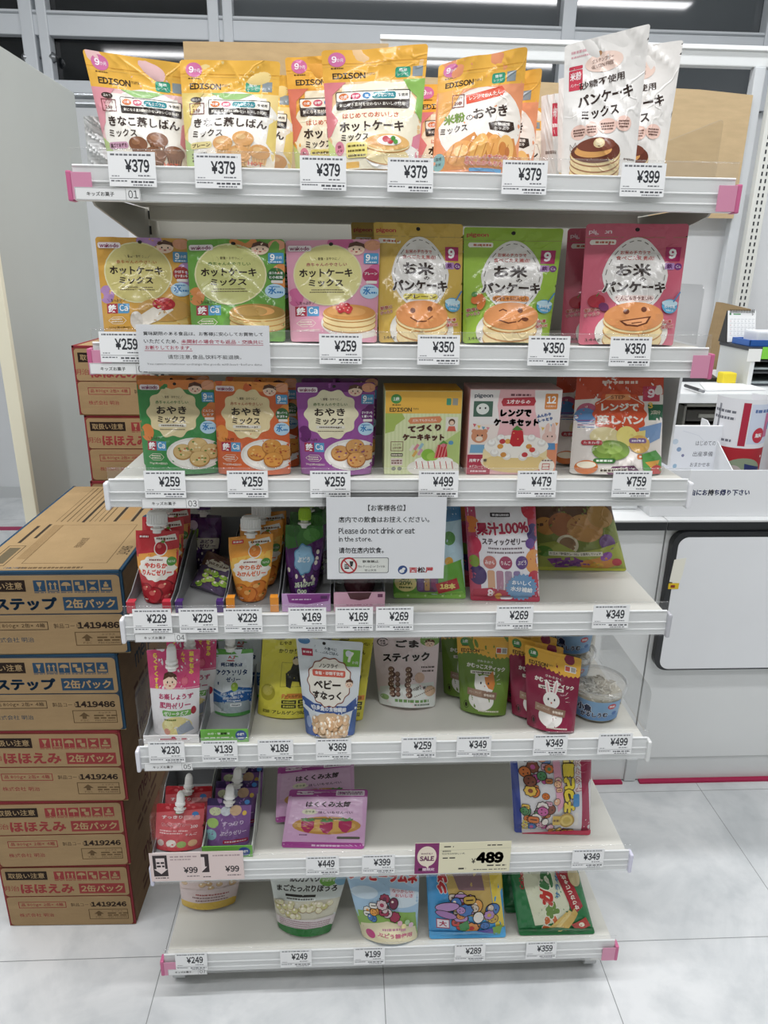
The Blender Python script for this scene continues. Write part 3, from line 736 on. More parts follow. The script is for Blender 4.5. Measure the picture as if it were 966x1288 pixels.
# sale cards on the sixth rail
def pink(k): return [R(6, 8, 34, 82, '#3b3134'), P([(12, 18), (29, 18), (29, 56), (34, 56), (20.5, 74), (7, 56), (12, 56)], '#f1dfdd'), DASH(13, 28, 34, 7, '#3b3134', k), DASH(13, 28, 46, 7, '#3b3134', k+8), DASH(8, 34, 88, 4, '#6b5c5e', k+1), DASH(40, 92, 14, 5, '#b79da0', k+2),
                     DASH(40, 80, 24, 4, '#b79da0', k+3), T('¥99', 78, 62, 28, 22, '#3a3337', .035), DASH(70, 94, 84, 4, '#8b7b7e', k+4)]
card('sale_card', [(188, 1074), (253, 1071.5), (254, 1107), (190, 1109)], -.0075, pink(3), '#ecd8d5', 'pale pink clearance card reading ¥99 at the left end of the sixth rail', 'sale card', 'pink sale cards')
card('sale_card', [(253, 1071.5), (306, 1070), (307, 1105.5), (254, 1107)], -.0078, [R(0, 8, 18, 72, '#3b3134'), P([(0, 18), (8, 18), (8, 52), (13, 52), (0, 70)], '#f1dfdd'), DASH(2, 20, 88, 4, '#6b5c5e', 9), DASH(28, 92, 14, 5, '#b79da0', 4), T('¥99', 72, 62, 34, 22, '#3a3337', .035), DASH(60, 92, 84, 4, '#8b7b7e', 4)], '#ecd8d5', 'pale pink clearance card reading ¥99, overlapping the right edge of its twin', 'sale card', 'pink sale cards')
art = [R(0, 0, 25, 100, '#8a3070'), E(12.5, 43, 10, 33, '#f4e6d2'), P([(10, 70), (15, 72), (14, 84)], '#f4e6d2'), T('MONTHLY', 12.5, 34, 12, 5.5, '#7a2c62', .02), T('SALE', 12.5, 50, 15, 16, '#6d2659', .05), T('期間限定', 12.5, 86, 17, 10, '#f2d6e6', .03),
       DASH(30, 40, 13, 4, '#4a453c', 2), DASH(75, 92, 11, 4, '#4a453c', 3), L([(26, 25), (100, 21)], .3, '#b9b49a'), T('期間限定', 33, 28, 9, 5, '#3a352f', .01), T('モロモロがほしい丸', 40, 36, 24, 6, '#3a352f', .015), DASH(29, 42, 50, 4, '#4a453c', 5),
       T('¥', 61.5, 62, 4.6, 17, '#332f2b', .02), T('489', 78.5, 52, 29, 38, '#332f2b', .075), DASH(76, 96, 78, 4.5, '#4a453c', 6), DASH(46, 54, 86, 6, '#4a453c', 7), DASH(62, 97, 91, 3, '#6a655c', 8)]
card('sale_card', [(521.5, 1061), (642, 1058), (642, 1096), (522, 1099)], -.0075, art, '#efe9c8', 'cream monthly sale card reading ¥489 with purple end on the sixth rail', 'sale card')

# ------------------------------------------------------------------ cartons at the left
def icon_row(x0, y0, x1, y1, col, bg):
    out = []; n = 6; w = (x1-x0)/n
    for k in range(n):
        a = x0+k*w+w*.06; b = x0+(k+1)*w-w*.06; c = (a+b)/2; h = y1-y0; out.append(R(a, y0, b, y1, col))
        if k == 0: out += [P([(c-w*.2, y0+h*.15), (c+w*.2, y0+h*.15), (c+w*.1, y0+h*.5), (c+w*.03, y0+h*.55), (c+w*.03, y0+h*.8), (c+w*.15, y0+h*.88), (c-w*.15, y0+h*.88), (c-w*.03, y0+h*.8), (c-w*.03, y0+h*.55), (c-w*.1, y0+h*.5)], bg)]
        elif k == 1:
            for d in (-.18, .18): out += [P([(c+w*d, y0+h*.15), (c+w*(d+.14), y0+h*.4), (c+w*(d+.05), y0+h*.4), (c+w*(d+.05), y0+h*.8), (c+w*(d-.05), y0+h*.8), (c+w*(d-.05), y0+h*.4), (c+w*(d-.14), y0+h*.4)], bg)]
            out += [R(c-w*.35, y0+h*.85, c+w*.35, y0+h*.92, bg)]
        elif k == 2: out += [P([(c+w*.36*math.cos(t), y0+h*.5-h*.34*math.sin(t)) for t in np.linspace(0, math.pi, 12)], bg), R(c-w*.03, y0+h*.5, c+w*.03, y0+h*.88, bg)]
        elif k == 3: out += [R(c-w*.3, y0+h*.15, c+w*.05, y0+h*.45, bg), P([(c-w*.1, y0+h*.5), (c+w*.3, y0+h*.5), (c+w*.3, y0+h*.9), (c+w*.02, y0+h*.9), (c-w*.1, y0+h*.7)], bg)]
        elif k == 4: out += [P([(c-w*.3, y0+h*.15), (c-w*.1, y0+h*.4), (c+w*.1, y0+h*.4), (c+w*.3, y0+h*.15)], bg), P([(c-w*.3, y0+h*.88), (c-w*.1, y0+h*.62), (c+w*.1, y0+h*.62), (c+w*.3, y0+h*.88)], bg)]
        else: out += [E(c, y0+h*.28, w*.1, h*.13, bg), R(c-w*.18, y0+h*.38, c+w*.18, y0+h*.62, bg), R(c-w*.34, y0+h*.7, c+w*.34, y0+h*.88, bg)]
        out += DASH(a, b, y1+2.6, 2, col, k)
    return out
KRAFT = '#a88b62'
CW, CD, CH = .272, .53, .1685
def carton(x1, y0, z0, rz, kind, label, group, top=False):
    red = kind == 'red'; col = '#9c3a3a' if red else '#2a4a66'; edge = '#8e343a' if red else '#2b4a62'
    code = '1419246' if red else '1419486'; nm = 'ほほえみ' if red else 'ステップ'
    root = thing('carton', (x1-CW/2, y0+CD/2, z0), label, 'carton', group)
    X0, Y0 = x1-CW, y0; s = Soup(); e = .006
    s.box((X0+.001, Y0+.0015, z0+.0004), (x1-.001, Y0+CD-.001, z0+CH-.0015), KRAFT, .002)
    # coloured edge strips folded round every corner
    for xa, xb in ((X0, X0+e), (x1-e, x1)):
        s.box((xa, Y0+.0008, z0+.0004), (xb, Y0+e, z0+CH), edge, .001); s.box((xa, Y0+CD-e, z0), (xb, Y0+CD, z0+CH), edge, .001)
        s.box((xa, Y0+.0008, z0+CH-e), (xb, Y0+CD, z0+CH), edge, .001)
    s.box((X0, Y0+.0008, z0+CH-e), (x1, Y0+e, z0+CH), edge, .001); s.box((X0, Y0+.0008, z0), (x1, Y0+e, z0+.003), '#a08658', .0005)
    side = '#86694a'  # right side's shade is put into this darker kraft colour
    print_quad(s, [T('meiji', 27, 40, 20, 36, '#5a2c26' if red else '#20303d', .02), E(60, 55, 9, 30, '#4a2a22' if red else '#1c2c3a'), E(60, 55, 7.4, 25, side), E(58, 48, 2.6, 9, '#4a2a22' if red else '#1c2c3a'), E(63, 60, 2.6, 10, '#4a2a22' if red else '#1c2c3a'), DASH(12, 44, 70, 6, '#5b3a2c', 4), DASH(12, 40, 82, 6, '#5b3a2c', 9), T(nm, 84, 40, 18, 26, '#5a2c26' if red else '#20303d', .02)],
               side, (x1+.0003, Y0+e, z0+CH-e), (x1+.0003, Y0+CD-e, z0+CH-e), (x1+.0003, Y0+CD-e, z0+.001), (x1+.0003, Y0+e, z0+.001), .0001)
    if top:
        K_ = '#3a3026'; zt = z0+CH+.0003
        a = []
        for k, x in enumerate((20, 24, 29, 33, 37, 47, 51, 55, 59)): a += [L([(x, 3), (x, 50)], 1.1 if k % 3 else .5, '#6d5638')]
        a += [R(41, 4, 43.4, 51, K_), R(66, 18, 68.6, 50, K_), R(80, 18, 82.6, 50, K_), R(70, 22, 78, 48, '#b08a55'), R(9, 55, 11.5, 74, K_), R(17, 53, 19.4, 69, K_), FRAME(6, 77, 18, 96, .6, '#4a3b2a'), R(8, 79, 16, 94, '#6c6047'),
              FRAME(29, 54, 88, 94, .5, '#6d5638'), T('受取証貼付位置', 57, 74, 20, 3, '#6d5638', 0, -90), T('1419486', 94, 82, 17, 4.2, '#33291f', .01, -90), E(92, 44, 5, 4, '#24405a'), E(95, 36, 5, 5, '#24405a'), T('(株)明治', 28, 98, 16, 1.8, '#31506a', 0), DASH(30, 74, 98, 1.6, '#6d5638', 3)]
        for k in range(9): a += [L([(22+k*.9, 54), (22+k*.9, 90)], .35, '#8a6d44')]
        print_quad(s, a, '#ad9064', (X0+e, Y0+CD-e, zt), (x1-e, Y0+CD-e, zt), (x1-e, Y0+e, zt), (X0+e, Y0+e, zt), .0001)
    s.build('carton_body', CARTON, root)
    # upper and lower end flaps, printed
    fy = Y0-.0006
    for part, zz0, zz1, art in (('upper_flap', z0+CH*.50, z0+CH-.0065, [R(3, 12, 36, 42, '#2a1c14'), T('取扱い注意', 19.5, 27, 29, 19, '#b3966a', .012), icon_row(41, 13, 95, 42, col, '#ae9268'),
                                                               T('明治', 5, 72, 14, 19, col, .0), T(nm, 34.5, 74, 43, 35, col, .04 if red else .055), R(60, 57, 97, 92, col), T('2缶パック', 78.5, 74.5, 34, 25, '#b8996c', .03)]),
                                ('lower_flap', z0+.002, z0+CH*.492, [FRAME(9, 18, 47, 38, .6, col if red else '#5a4630'), T('品 800g×2缶×4箱', 28, 28, 34, 13, col if red else '#5a4630', .01), T('製品コード', 60, 29, 18, 12, '#4a3626', 0), T('1419246' if red else '1419486', 82, 28, 29, 17, '#2c1e16', .045),
                                                                     T('株式会社 明治', 22, 64, 28, 13, col if red else '#43505c', .004), FRAME(65, 46, 96.5, 80, .6, '#6a5233'), P([(73, 51), (77, 62), (74.5, 62), (74.5, 69), (71.5, 69), (71.5, 62), (69, 62)], '#6a5233'), T('FSC', 73, 74, 6, 5, '#6a5233', 0), T('ミックス', 88, 52, 9, 5, '#5a4630', 0), DASH(80, 97, 60, 4, '#6a5233', 2), DASH(80, 97, 67, 4, '#6a5233', 3), T('FSC C108955', 88, 74, 15, 4.5, '#5a4630', .01)])):
        s = Soup()
        TLp, BRp = (X0+.005, fy, zz1), (x1-.005, fy, zz0)
        s.box((X0+.004, fy+.0001, zz0), (x1-.004, Y0+.003, zz1), '#7b3a30' if red else '#33475a', .0006)
        print_quad(s, art, KRAFT, (X0+.0048, fy, zz1-.0006), (x1-.0048, fy, zz1-.0006), (x1-.0048, fy, zz0+.0006), (X0+.0048, fy, zz0+.0006), .0001, 0, 0, 3.2)
        s.build(part, CARTON, root)
    root.rotation_euler[2] = rz
    return root
names = [('red', 'red-edged carton at the bottom of the front stack, on the floor'), ('red', 'red-edged carton second from the floor in the front stack'), ('red', 'red-edged carton in the front stack, right under the blue-edged cartons'),
         ('blue', 'lower of the two blue-edged cartons in the front stack'), ('blue', 'topmost blue-edged carton of the front stack, with its printed lid in view')]
offs = [(-.548, .172, -.02), (-.546, .168, -.005), (-.528, .166, -.022), (-.518, .165, -.012), (-.497, .165, .004)]
for k, ((kd, lb), (x, y, rz)) in enumerate(zip(names, offs)):
    carton(x, y, k*(CH+.0008), rz, kd, lb, 'cartons in the front stack', k == 4)
for k in range(7):
    lb = ['red-edged carton hidden low in the rear stack behind the front cartons']*4+['red-edged carton third from the top of the rear stack, almost hidden by the blue carton'] + ['lower of the two red-edged cartons seen above the blue carton, rear stack', 'topmost red-edged carton of the rear stack behind the shelf edge']
    x0 = atY(92, 440, .735)[0]
    carton(x0+CW+(.004 if k == 5 else -.004 if k == 6 else 0), .735+(.003 if k == 5 else 0), k*(CH+.0008), 0, 'red', lb[k], 'hidden rear cartons' if k < 4 else 'cartons in the rear stack')

# ------------------------------------------------------------------ service counter and the things on it
CY = .59
root = thing('service_counter', (1.2, CY+.3, 0), 'long white service counter with black edge right behind the shelf unit', 'counter')
SEAM = .705
for x0, x1 in ((.30, SEAM-.002), (SEAM+.002, 2.6)):
    s = Soup(); s.box((x0, CY, .08), (x1, CY+.02, .768), '#e6e8e8', .001); s.build('front_panel', PAINT, root)
s = Soup(); s.box((.30, CY+.02, 0), (2.6, CY+.40, .765), '#d9dcdd'); s.build('carcass', PAINT, root)
s = Soup(); s.box((.28, CY-.012, .768), (SEAM-.006, CY+.42, .792), '#eef0f0', .002); s.box((SEAM-.004, CY-.012, .768), (2.62, CY+.42, .792), '#eef0f0', .002); s.build('worktop', PAINT, root)
s = Soup(); s.box((.28, CY-.016, .766), (SEAM-.006, CY-.0115, .787), '#1e2123', .001); s.box((SEAM-.004, CY-.016, .766), (2.62, CY-.0115, .787), '#1e2123', .001); s.build('black_edging', PLASTIC, root)
s = Soup(); s.box((.30, CY+.004, .004), (SEAM-.012, CY+.02, .078), '#dfe2e2', .001); s.box((SEAM+.020, CY+.004, .004), (2.6, CY+.02, .078), '#dfe2e2', .001); s.box((SEAM-.012, CY-.002, .002), (SEAM+.02, CY+.02, .076), '#d4d7d8', .002); s.build('plinth', PAINT, root)
struct(Soup().box((.28, CY-.012, 0), (SEAM-.02, CY+.003, .006), '#a8264f').box((SEAM+.03, CY-.012, 0), (2.6, CY+.003, .006), '#a8264f'), 'trim_2', MATTE)
# whiteboard with black rim on the counter front
root = thing('whiteboard', (1.15, CY-.012, .38), 'blank whiteboard with thick black rounded rim on the counter front', 'whiteboard')
def rrect(x0, z0, x1, z1, r, n=8):
    pts = []
    for cx, cz, a in ((x1-r, z1-r, 0), (x0+r, z1-r, 90), (x0+r, z0+r, 180), (x1-r, z0+r, 270)):
        for k in range(n+1): t = math.radians(a+90*k/n); pts.append((cx+r*math.cos(t), cz+r*math.sin(t)))
    return pts
s = Soup(); s.poly_prism(rrect(.716, .375, 1.62, .765, .035), lambda x, z, h: np.array([x, CY-.003-h, z]), 0, .020, '#1b1d20'); s.build('rim', PLASTIC, root)
s = Soup(); s.poly_prism(rrect(.731, .379, 1.605, .751, .026), lambda x, z, h: np.array([x, CY-.0222-h, z]), 0, .0012, '#eef0f3'); s.build('writing_surface', PAINT, root)
s = Soup(); q = atY(846, 718, CY-.0238)
s.poly_prism([(q[0]+.0, q[2]+.03), (q[0]+.03, q[2]+.035), (q[0]+.027, q[2]-.01), (q[0]+.022, q[2]-.035), (q[0]-.004, q[2]-.03)], lambda x, z, h: np.array([x, CY-.0235-h, z]), 0, .0004, '#f3f1e4')
s.box((q[0]-.005, CY-.0244, q[2]-.050), (q[0]+.022, CY-.0238, q[2]-.034), '#e8c531'); s.box((q[0]+.001, CY-.0248, q[2]-.046), (q[0]+.012, CY-.0243, q[2]-.039), '#8a3a2a')
o = s.build('torn_sticker', PAPER, root); o['label'] = 'torn yellow sticker'
# leaflet box with text on its front
root = thing('leaflet_box', (.9, .66, .7925), 'white card leaflet box with dark blue take-one writing on the counter', 'leaflet box')
s = Soup(); bx0, bx1, by0, by1, bz0, bz1 = .665, 1.03, .606, .80, .7925, .912
s.box((bx0, by0, bz0), (bx1, by0+.003, bz1), '#eef0f3')
_a, _b = atY(853, 620, by0), atY(944, 615, by0)
print_quad(s, [T('ご自由にお持ち帰り下さい', ((_a[0]+_b[0])/2-bx0)/(bx1-bx0)*100, 48, (_b[0]-_a[0])/(bx1-bx0)*100, 14, '#2d3560', .04)], '#eef0f3', (bx0, by0-.0004, bz1), (bx1, by0-.0004, bz1), (bx1, by0-.0004, bz0), (bx0, by0-.0004, bz0), .0001)
s.build('front_wall', PAPER, root)
for x in (bx0, (bx0+bx1)/2+.01, bx1-.003):
    s = Soup(); s.poly_prism([(by0+.003, bz0), (by1, bz0), (by1, bz0+.21), (by1-.03, bz0+.21), (by0+.003, bz1)], lambda y, z, h: np.array([h, y, z]), x, x+.0025, '#e6e8ea'); s.build('divider', PAPER, root)
s = Soup(); s.box((bx0, by1, bz0), (bx1, by1+.003, bz0+.13), '#e4e6e8'); s.build('back_wall', PAPER, root)
# booklet inside
A = atY(848, 532, .72); B_ = atY(907, 534, .72)
s = Soup(); s.box((A[0]-.03, .70, .80), (B_[0], .712, B_[2]), '#f0f2f6', .001)
print_quad(s, [T('はじめての', 72, 22, 34, 6, '#5a5c68', 0), T('出産準備', 70, 36, 34, 6.5, '#5a5c68', 0), T('おまかせ本', 68, 50, 34, 6, '#5a5c68', 0), E(28, 30, 4, 3, '#8fa8c8'), E(36, 38, 2.5, 2, '#8a8cae'), E(25, 52, 3.5, 3, '#9fc0d8'), E(34, 60, 2.5, 2, '#b59ab8'), E(64, 66, 5, 4, '#b8c0dc'), E(20, 20, 5, 3.5, '#c8d8e6'), L([(30, 6), (58, 12), (70, 20)], .8, '#dbe0ea'), E(50, 70, 3, 2.4, '#c9a9b4')], '#eceff5',
           (A[0]-.03, .6995, B_[2]), (B_[0], .6995, B_[2]), (B_[0], .6995, .80), (A[0]-.03, .6995, .80), .0001)
o = s.build('booklet', PAPER, None, ((A[0]+B_[0])/2, .706, .795)); tag(o, 'pale lilac booklet standing in the leaflet box', 'booklet')
# curled flyer: rolled sheet standing in the box
A = atY(908, 500, .72); B_ = atY(968, 500, .72); cx = (A[0]+B_[0])/2; rad = (B_[0]-A[0])/2; zt = atY(930, 500, .70)[2]; zb = .796
art = [R(0, 44, 100, 100, '#b3202e'), R(0, 0, 100, 44, '#e6e7ec'), R(40, 3, 47, 42, '#b02440'), R(48, 4, 100, 40, '#cdd6e8'), R(14, 6, 17, 38, '#8e9098'), DASH(52, 70, 10, 3, '#5872a6', 1), DASH(76, 98, 16, 3, '#5872a6', 2), E(60, 32, 7, 7, '#c22a40'), T('無料', 60, 32, 8, 4, '#f2f2f2', .02),
       R(66, 12, 74, 34, '#c06a90'), E(76, 24, 5, 4, '#6a86b4'), R(84, 20, 96, 30, '#e9edf4'),  DASH(8, 34, 12, 2.5, '#70727c', 5), DASH(8, 34, 18, 2.5, '#70727c', 6), DASH(20, 34, 38, 2.5, '#70727c', 7),
       E(50, 68, 22, 15, '#8f9f84'), E(40, 70, 10, 10, '#bfb6b2'), P([(50, 58), (70, 62), (66, 74), (52, 72)], '#2f3a70'), E(88, 62, 8, 10, '#2a2224'), E(88, 76, 7, 12, '#e6e6ea'), T('35', 36, 94, 14, 8, '#f2f0ee', .03), FRAME(54, 86, 70, 98, .6, '#e0b0b4'), E(12, 56, 2, 1.5, '#f0d8d8'), E(18, 80, 2, 1.5, '#f0d8d8'), E(70, 52, 1.5, 1.2, '#f0d8d8')]
s = Soup(); Hh = zt-zb; aw = Hh/(math.pi*rad*1.25)
t2, ly, cc = layout(art, aw, '#e6e7ec', 24, 6)
th = math.radians(172) + t2[..., 0]/100*math.radians(225); z = zt - t2[..., 1]/(100*aw)*Hh; rr = rad+ly[:, None]*.0002
Pp = np.stack([cx+rr*np.cos(th-math.radians(20)), .725+rr*np.sin(th-math.radians(20)), z], -1); N = np.stack([np.cos(th-math.radians(20)), np.sin(th-math.radians(20)), np.zeros_like(z)], -1)
f = np.einsum('ij,ij->i', np.cross(Pp[:, 1]-Pp[:, 0], Pp[:, 2]-Pp[:, 0]), N.mean(1)) < 0
Pp[f] = Pp[f][:, ::-1]; N[f] = N[f][:, ::-1]
s.tris(Pp, N, cc); a_ = np.linspace(math.radians(180), math.radians(405), 25); q = []
for t0, t1 in zip(a_, a_[1:]):
    c0 = lambda t, zz, k=rad-.0008: np.array([cx+k*math.cos(t), .725+k*math.sin(t), zz])
    s.quad(c0(t0, zb), c0(t0, zt), c0(t1, zt), c0(t1, zb), '#e9eaee')
o = s.build('rolled_flyer', PAPER, None, (cx, .725, zb)); tag(o, 'rolled red and white shop flyer standing in the leaflet box', 'flyer')
# small white box with a knob, far left of the counter
q = atY(788, 640, .68)
s = Soup(); s.box((q[0]-.07, .66, .7925), (q[0]+.02, .76, .845), '#e3e6e8', .004); r0 = thing('till_box', (q[0]-.02, .70, .7925), 'small white box with a round button on the counter below the third shelf', 'box'); s.build('case', PLASTIC, r0)
Soup().lathe([(0, 0), (.010, 0), (.010, .004), (.007, .007), (0, .0075)], '#d2d6d9', (q[0]-.015, .66, .822), (0, -1, 0)).build('button', PLASTIC, r0)
# raised white desk behind, with a letter tray, papers, pen and a yellow block
HY = 1.05; hz = atY(900, 495, HY)[2]
root = thing('raised_desk', (1.5, 1.25, 0), 'white raised desk top standing behind the service counter', 'desk')
s = Soup(); s.box((.62, HY, hz-.03), (2.4, 1.6, hz), '#e4e7e8', .003); s.build('desktop', PAINT, root)
for x in (.64, 2.36):
    s = Soup(); s.box((x-.02, HY+.02, 0), (x+.02, 1.58, hz-.03), '#d6d9da', .002); s.build('side_leg', PAINT, root)
s = Soup(); s.box((.66, HY+.02, .774), (2.34, 1.56, .7925), '#c9cccd', .002); s.build('lower_shelf', PAINT, root)
s = Soup(); s.box((.66, 1.56, .5), (2.34, 1.58, hz-.03), '#46413c'); s.build('modesty_panel', PAINT, root)
q0 = atY(862, 506, 1.12); q1 = atY(918, 532, 1.12)
root = thing('letter_tray', ((q0[0]+q1[0])/2, 1.22, .7925), 'dark grey drawer tray in the gap under the white desk', 'tray')
s = Soup(); zt = hz-.045; s.box((q0[0], 1.12, .80), (q1[0]+.14, 1.4, .806), '#4b4a46'); s.box((q0[0], 1.12, .806), (q0[0]+.008, 1.4, zt), '#77766f', .001); s.box((q1[0]+.132, 1.12, .806), (q1[0]+.14, 1.4, zt), '#77766f', .001); s.box((q0[0], 1.12, zt-.008), (q1[0]+.14, 1.4, zt), '#8a8981', .001); s.build('frame', PLASTIC, root)
for k in range(3):
    s = Soup(); z = zt-.055-k*.045; s.box((q0[0]+.012, 1.125, z), (q1[0]+.128, 1.39, z+.036), '#3d3b36', .003); s.box((q0[0]+.05, 1.121, z+.012), (q0[0]+.10, 1.126, z+.024), '#9a9a92', .001); s.build('drawer', PLASTIC, root)
for x in (q0[0]+.02, q1[0]+.11): 
    s = Soup(); s.box((x, 1.16, .7925), (x+.02, 1.36, .80), '#3a3a38'); s.build('foot', PLASTIC, root)
def flatsheet(name, pts, z, th, col, label, cat, mat=PAPER):
    pp = [atZ(x, y, z)[:2] for x, y in pts]; s = Soup(); s.poly_prism([tuple(p) for p in pp], lambda x, y, h: np.array([x, y, z+h]), 0, th, col)
    c = np.mean(pp, 0); return tag(s.build(name, mat, None, (c[0], c[1], z)), label, cat)
flatsheet('paper_sheet', [(888, 492), (963, 491), (940, 484), (880, 483)], hz+.001, .004, '#eef0f0', 'white sheet stack lying on the raised desk near the yellow block', 'paper')
a, b = atZ(862, 485, hz+.010), atZ(885, 492.5, hz+.010)
r0 = thing('pen', (a+b)/2, 'dark pen lying at the left edge of the white desk papers', 'pen'); Soup().tube(a, a+(b-a)*.8, .005, '#2a2c30').build('barrel', PLASTIC, r0); Soup().tube(a+(b-a)*.8, b, .0045, '#8a8d92').build('cap', PLASTIC, r0)
q = atZ(917, 484, hz); 
s = Soup(); s.box((q[0]-.024, q[1]-.0, hz+.001), (q[0]+.022, q[1]+.04, hz+.038), '#e8d23a', .005); tag(s.build('note_block', PAPER, None, (q[0], q[1]+.02, hz)), 'bright yellow note block on the raised desk', 'note block')
flatsheet('dark_folder', [(858, 480), (902, 480), (895, 475), (860, 474)], hz+.001, .012, '#26282c', 'dark folder lying at the back of the raised desk', 'folder', PLASTIC)
# grey pigeonhole cabinet with dark papers: its long left side is in view
FYc = 1.20; fl_ = atY(947, 437, FYc); X0c = fl_[0]; zc = fl_[2]; Yb = min(atX(905, 440, X0c)[1], 1.595)
root = thing('pigeonhole_cabinet', (X0c+.2, (FYc+Yb)/2, hz), 'pale grey pigeonhole cabinet with dark papers on the raised desk', 'cabinet')
s = Soup(); s.box((X0c, FYc, hz+.0005), (X0c+.012, Yb, zc-.012), '#cdd1d2', .001); s.box((X0c+.40, FYc, hz+.0005), (X0c+.412, Yb, zc-.012), '#cdd1d2', .001); s.box((X0c+.012, Yb-.006, hz+.0005), (X0c+.40, Yb, zc-.012), '#6a6c70'); s.box((X0c-.001, FYc-.004, hz+.0005), (X0c+.013, FYc, zc-.012), '#e6e9ea', .001); s.build('case', PAINT, root)
s = Soup(); s.box((X0c-.004, FYc-.006, zc-.012), (X0c+.416, Yb+.002, zc), '#2f3238', .002); s.build('top', PLASTIC, root)
for k in range(1, 3):
    s = Soup(); z = hz+.004+k*(zc-hz-.012)/3; s.box((X0c+.012, FYc+.002, z), (X0c+.40, Yb-.006, z+.004), '#55585c'); s.build('shelf', PAINT, root)
rnd = random.Random(4)
for k in range(3):
    z = hz+(.001 if k == 0 else .0085)+k*(zc-hz-.012)/3
    for j in ((1, 2), (0, 2), ())[k]:
        s = Soup(); s.box((X0c+.014+rnd.random()*.01, FYc+.004+rnd.random()*.01, z), (X0c+.33+rnd.random()*.05, Yb-.04, z+.006), ['#2b2d31', '#4a4e54', '#a9b4b6'][j], .001)
        z += .0064
        tag(s.build('document_stack', PAPER, None, (X0c+.2, 1.35, z)), f'{["dark lower", "dark middle", "pale upper"][j]} papers in the {["bottom", "middle", "top"][k]} pigeonhole slot', 'papers', 'papers in pigeonholes')
# desk calendar, blue tray, labels
cy = 1.352; A, B_ = atY(915, 428, cy), atY(951, 424, cy); x0, x1 = A[0], B_[0]; hc = atY(930, 391, cy+.02)[2]-zc
root = thing('desk_calendar', ((x0+x1)/2, cy+.03, zc), 'white desk calendar on a black stand on the cabinet', 'calendar')
s = Soup(); dt = hc*.28
F_ = lambda x, t, o=0: np.array([x, cy+dt*t-o, zc+.002+(hc-.002)*t])
s.quad(F_(x0, 0, -.0006), F_(x1, 0, -.0006), F_(x1, 1, -.0006), F_(x0, 1, -.0006), '#e9ebeb')
print_quad(s, [R(6, 7, 12, 14, '#4a8a5a'), R(20, 9, 46, 13, '#58a06a'), T('9', 88, 11, 5, 8, '#3a3c40', .02), [R(8+c*13, 26+k*13, 18+c*13, 27.5+k*13, '#c4c8cc') for c in range(7) for k in range(5)], [T(str(1+c+k*7), 11+c*13, 33+k*13, 4, 5, '#8a8e94' if c else '#b86a70', 0) for c in range(7) for k in range(4)]], '#f2f4f4', F_(x0, 1), F_(x1, 1), F_(x1, 0), F_(x0, 0), .0001)
s.build('page', PAPER, root)
s = Soup(); s.poly_prism([(cy+.002, zc), (cy+dt*2, zc), (cy+dt+.003, zc+hc), (cy+dt+.001, zc+hc)], lambda y, z, h: np.array([h, y, z]), x0-.002, x1, '#1d1e20'); s.build('stand', PLASTIC, root)
s = Soup()
for k in range(16):
    x = x0+.008+k*(x1-x0-.016)/15; s.tube((x, cy+dt-.004, zc+hc-.006), (x, cy+dt, zc+hc+.004), .0013, '#2a2a2c', 6)
s.build('spiral', METAL, root)
y0 = FYc+.03; A = [max(atY(931, 426, y0)[0], X0c+.004)]
s = Soup(); s.box((A[0], y0, zc+.0005), (A[0]+.3, y0+.11, zc+.003), '#2f63b4', .001)
for a_, b_ in (((A[0], y0, zc+.002), (A[0]+.3, y0+.004, zc+.020)), ((A[0], y0+.106, zc+.002), (A[0]+.3, y0+.11, zc+.020)), ((A[0], y0, zc+.002), (A[0]+.004, y0+.11, zc+.020))): s.box(a_, b_, '#2f63b4', .001)
tag(s.build('blue_tray', PLASTIC, None, (A[0]+.15, y0+.05, zc)), 'flat blue tray at the front of the cabinet top', 'tray')
s = Soup(); s.box((A[0]+.03, y0+.012, zc+.0035), (A[0]+.28, y0+.10, zc+.046), '#dfe3e8', .006); tag(s.build('paper_packet', PAPER, None, (A[0]+.15, y0+.05, zc+.004)), 'pale wrapped packet lying in the blue tray', 'packet')
A = atY(942, 440, FYc-.008); B_ = atY(957, 450, FYc-.008)
s = Soup(); s.box((A[0], FYc-.0085, B_[2]-.012), (B_[0], FYc-.0065, zc-.004), '#ecedea', .0008); tag(s.build('paper_label', PAPER, None, (A[0], FYc-.008, zc-.03)), 'blank white paper label taped to the cabinet edge', 'label')
s = Soup(); s.box((B_[0]+.001, FYc-.0085, B_[2]-.004), (B_[0]+.08, FYc-.0065, zc+.002), '#84d24a', .0008); tag(s.build('paper_label', PAPER, None, (B_[0]+.04, FYc-.008, zc-.02)), 'bright green paper label on the cabinet edge', 'label')
# brown folded carton leaning behind the counter, left of the cabinet
A = atY(876, 468, 1.7); B_ = atY(905, 468, 1.7); Cc = atY(928, 388, 1.7); D = atY(912, 380, 1.7)
root = Soup(); root.poly_prism([(A[0]-.1, 0), (B_[0]+.02, 0), (B_[0]+.05, .80), (Cc[0]+.03, Cc[2]), (D[0]-.03, D[2]), (A[0], .80)], lambda x, z, h: np.array([x, 1.66+h, z]), 0, .05, '#a8906c')
tag(root.build('flattened_carton', CARTON, None, (A[0], 1.68, 0)), 'brown flattened carton leaning below the slotted post', 'cardboard')
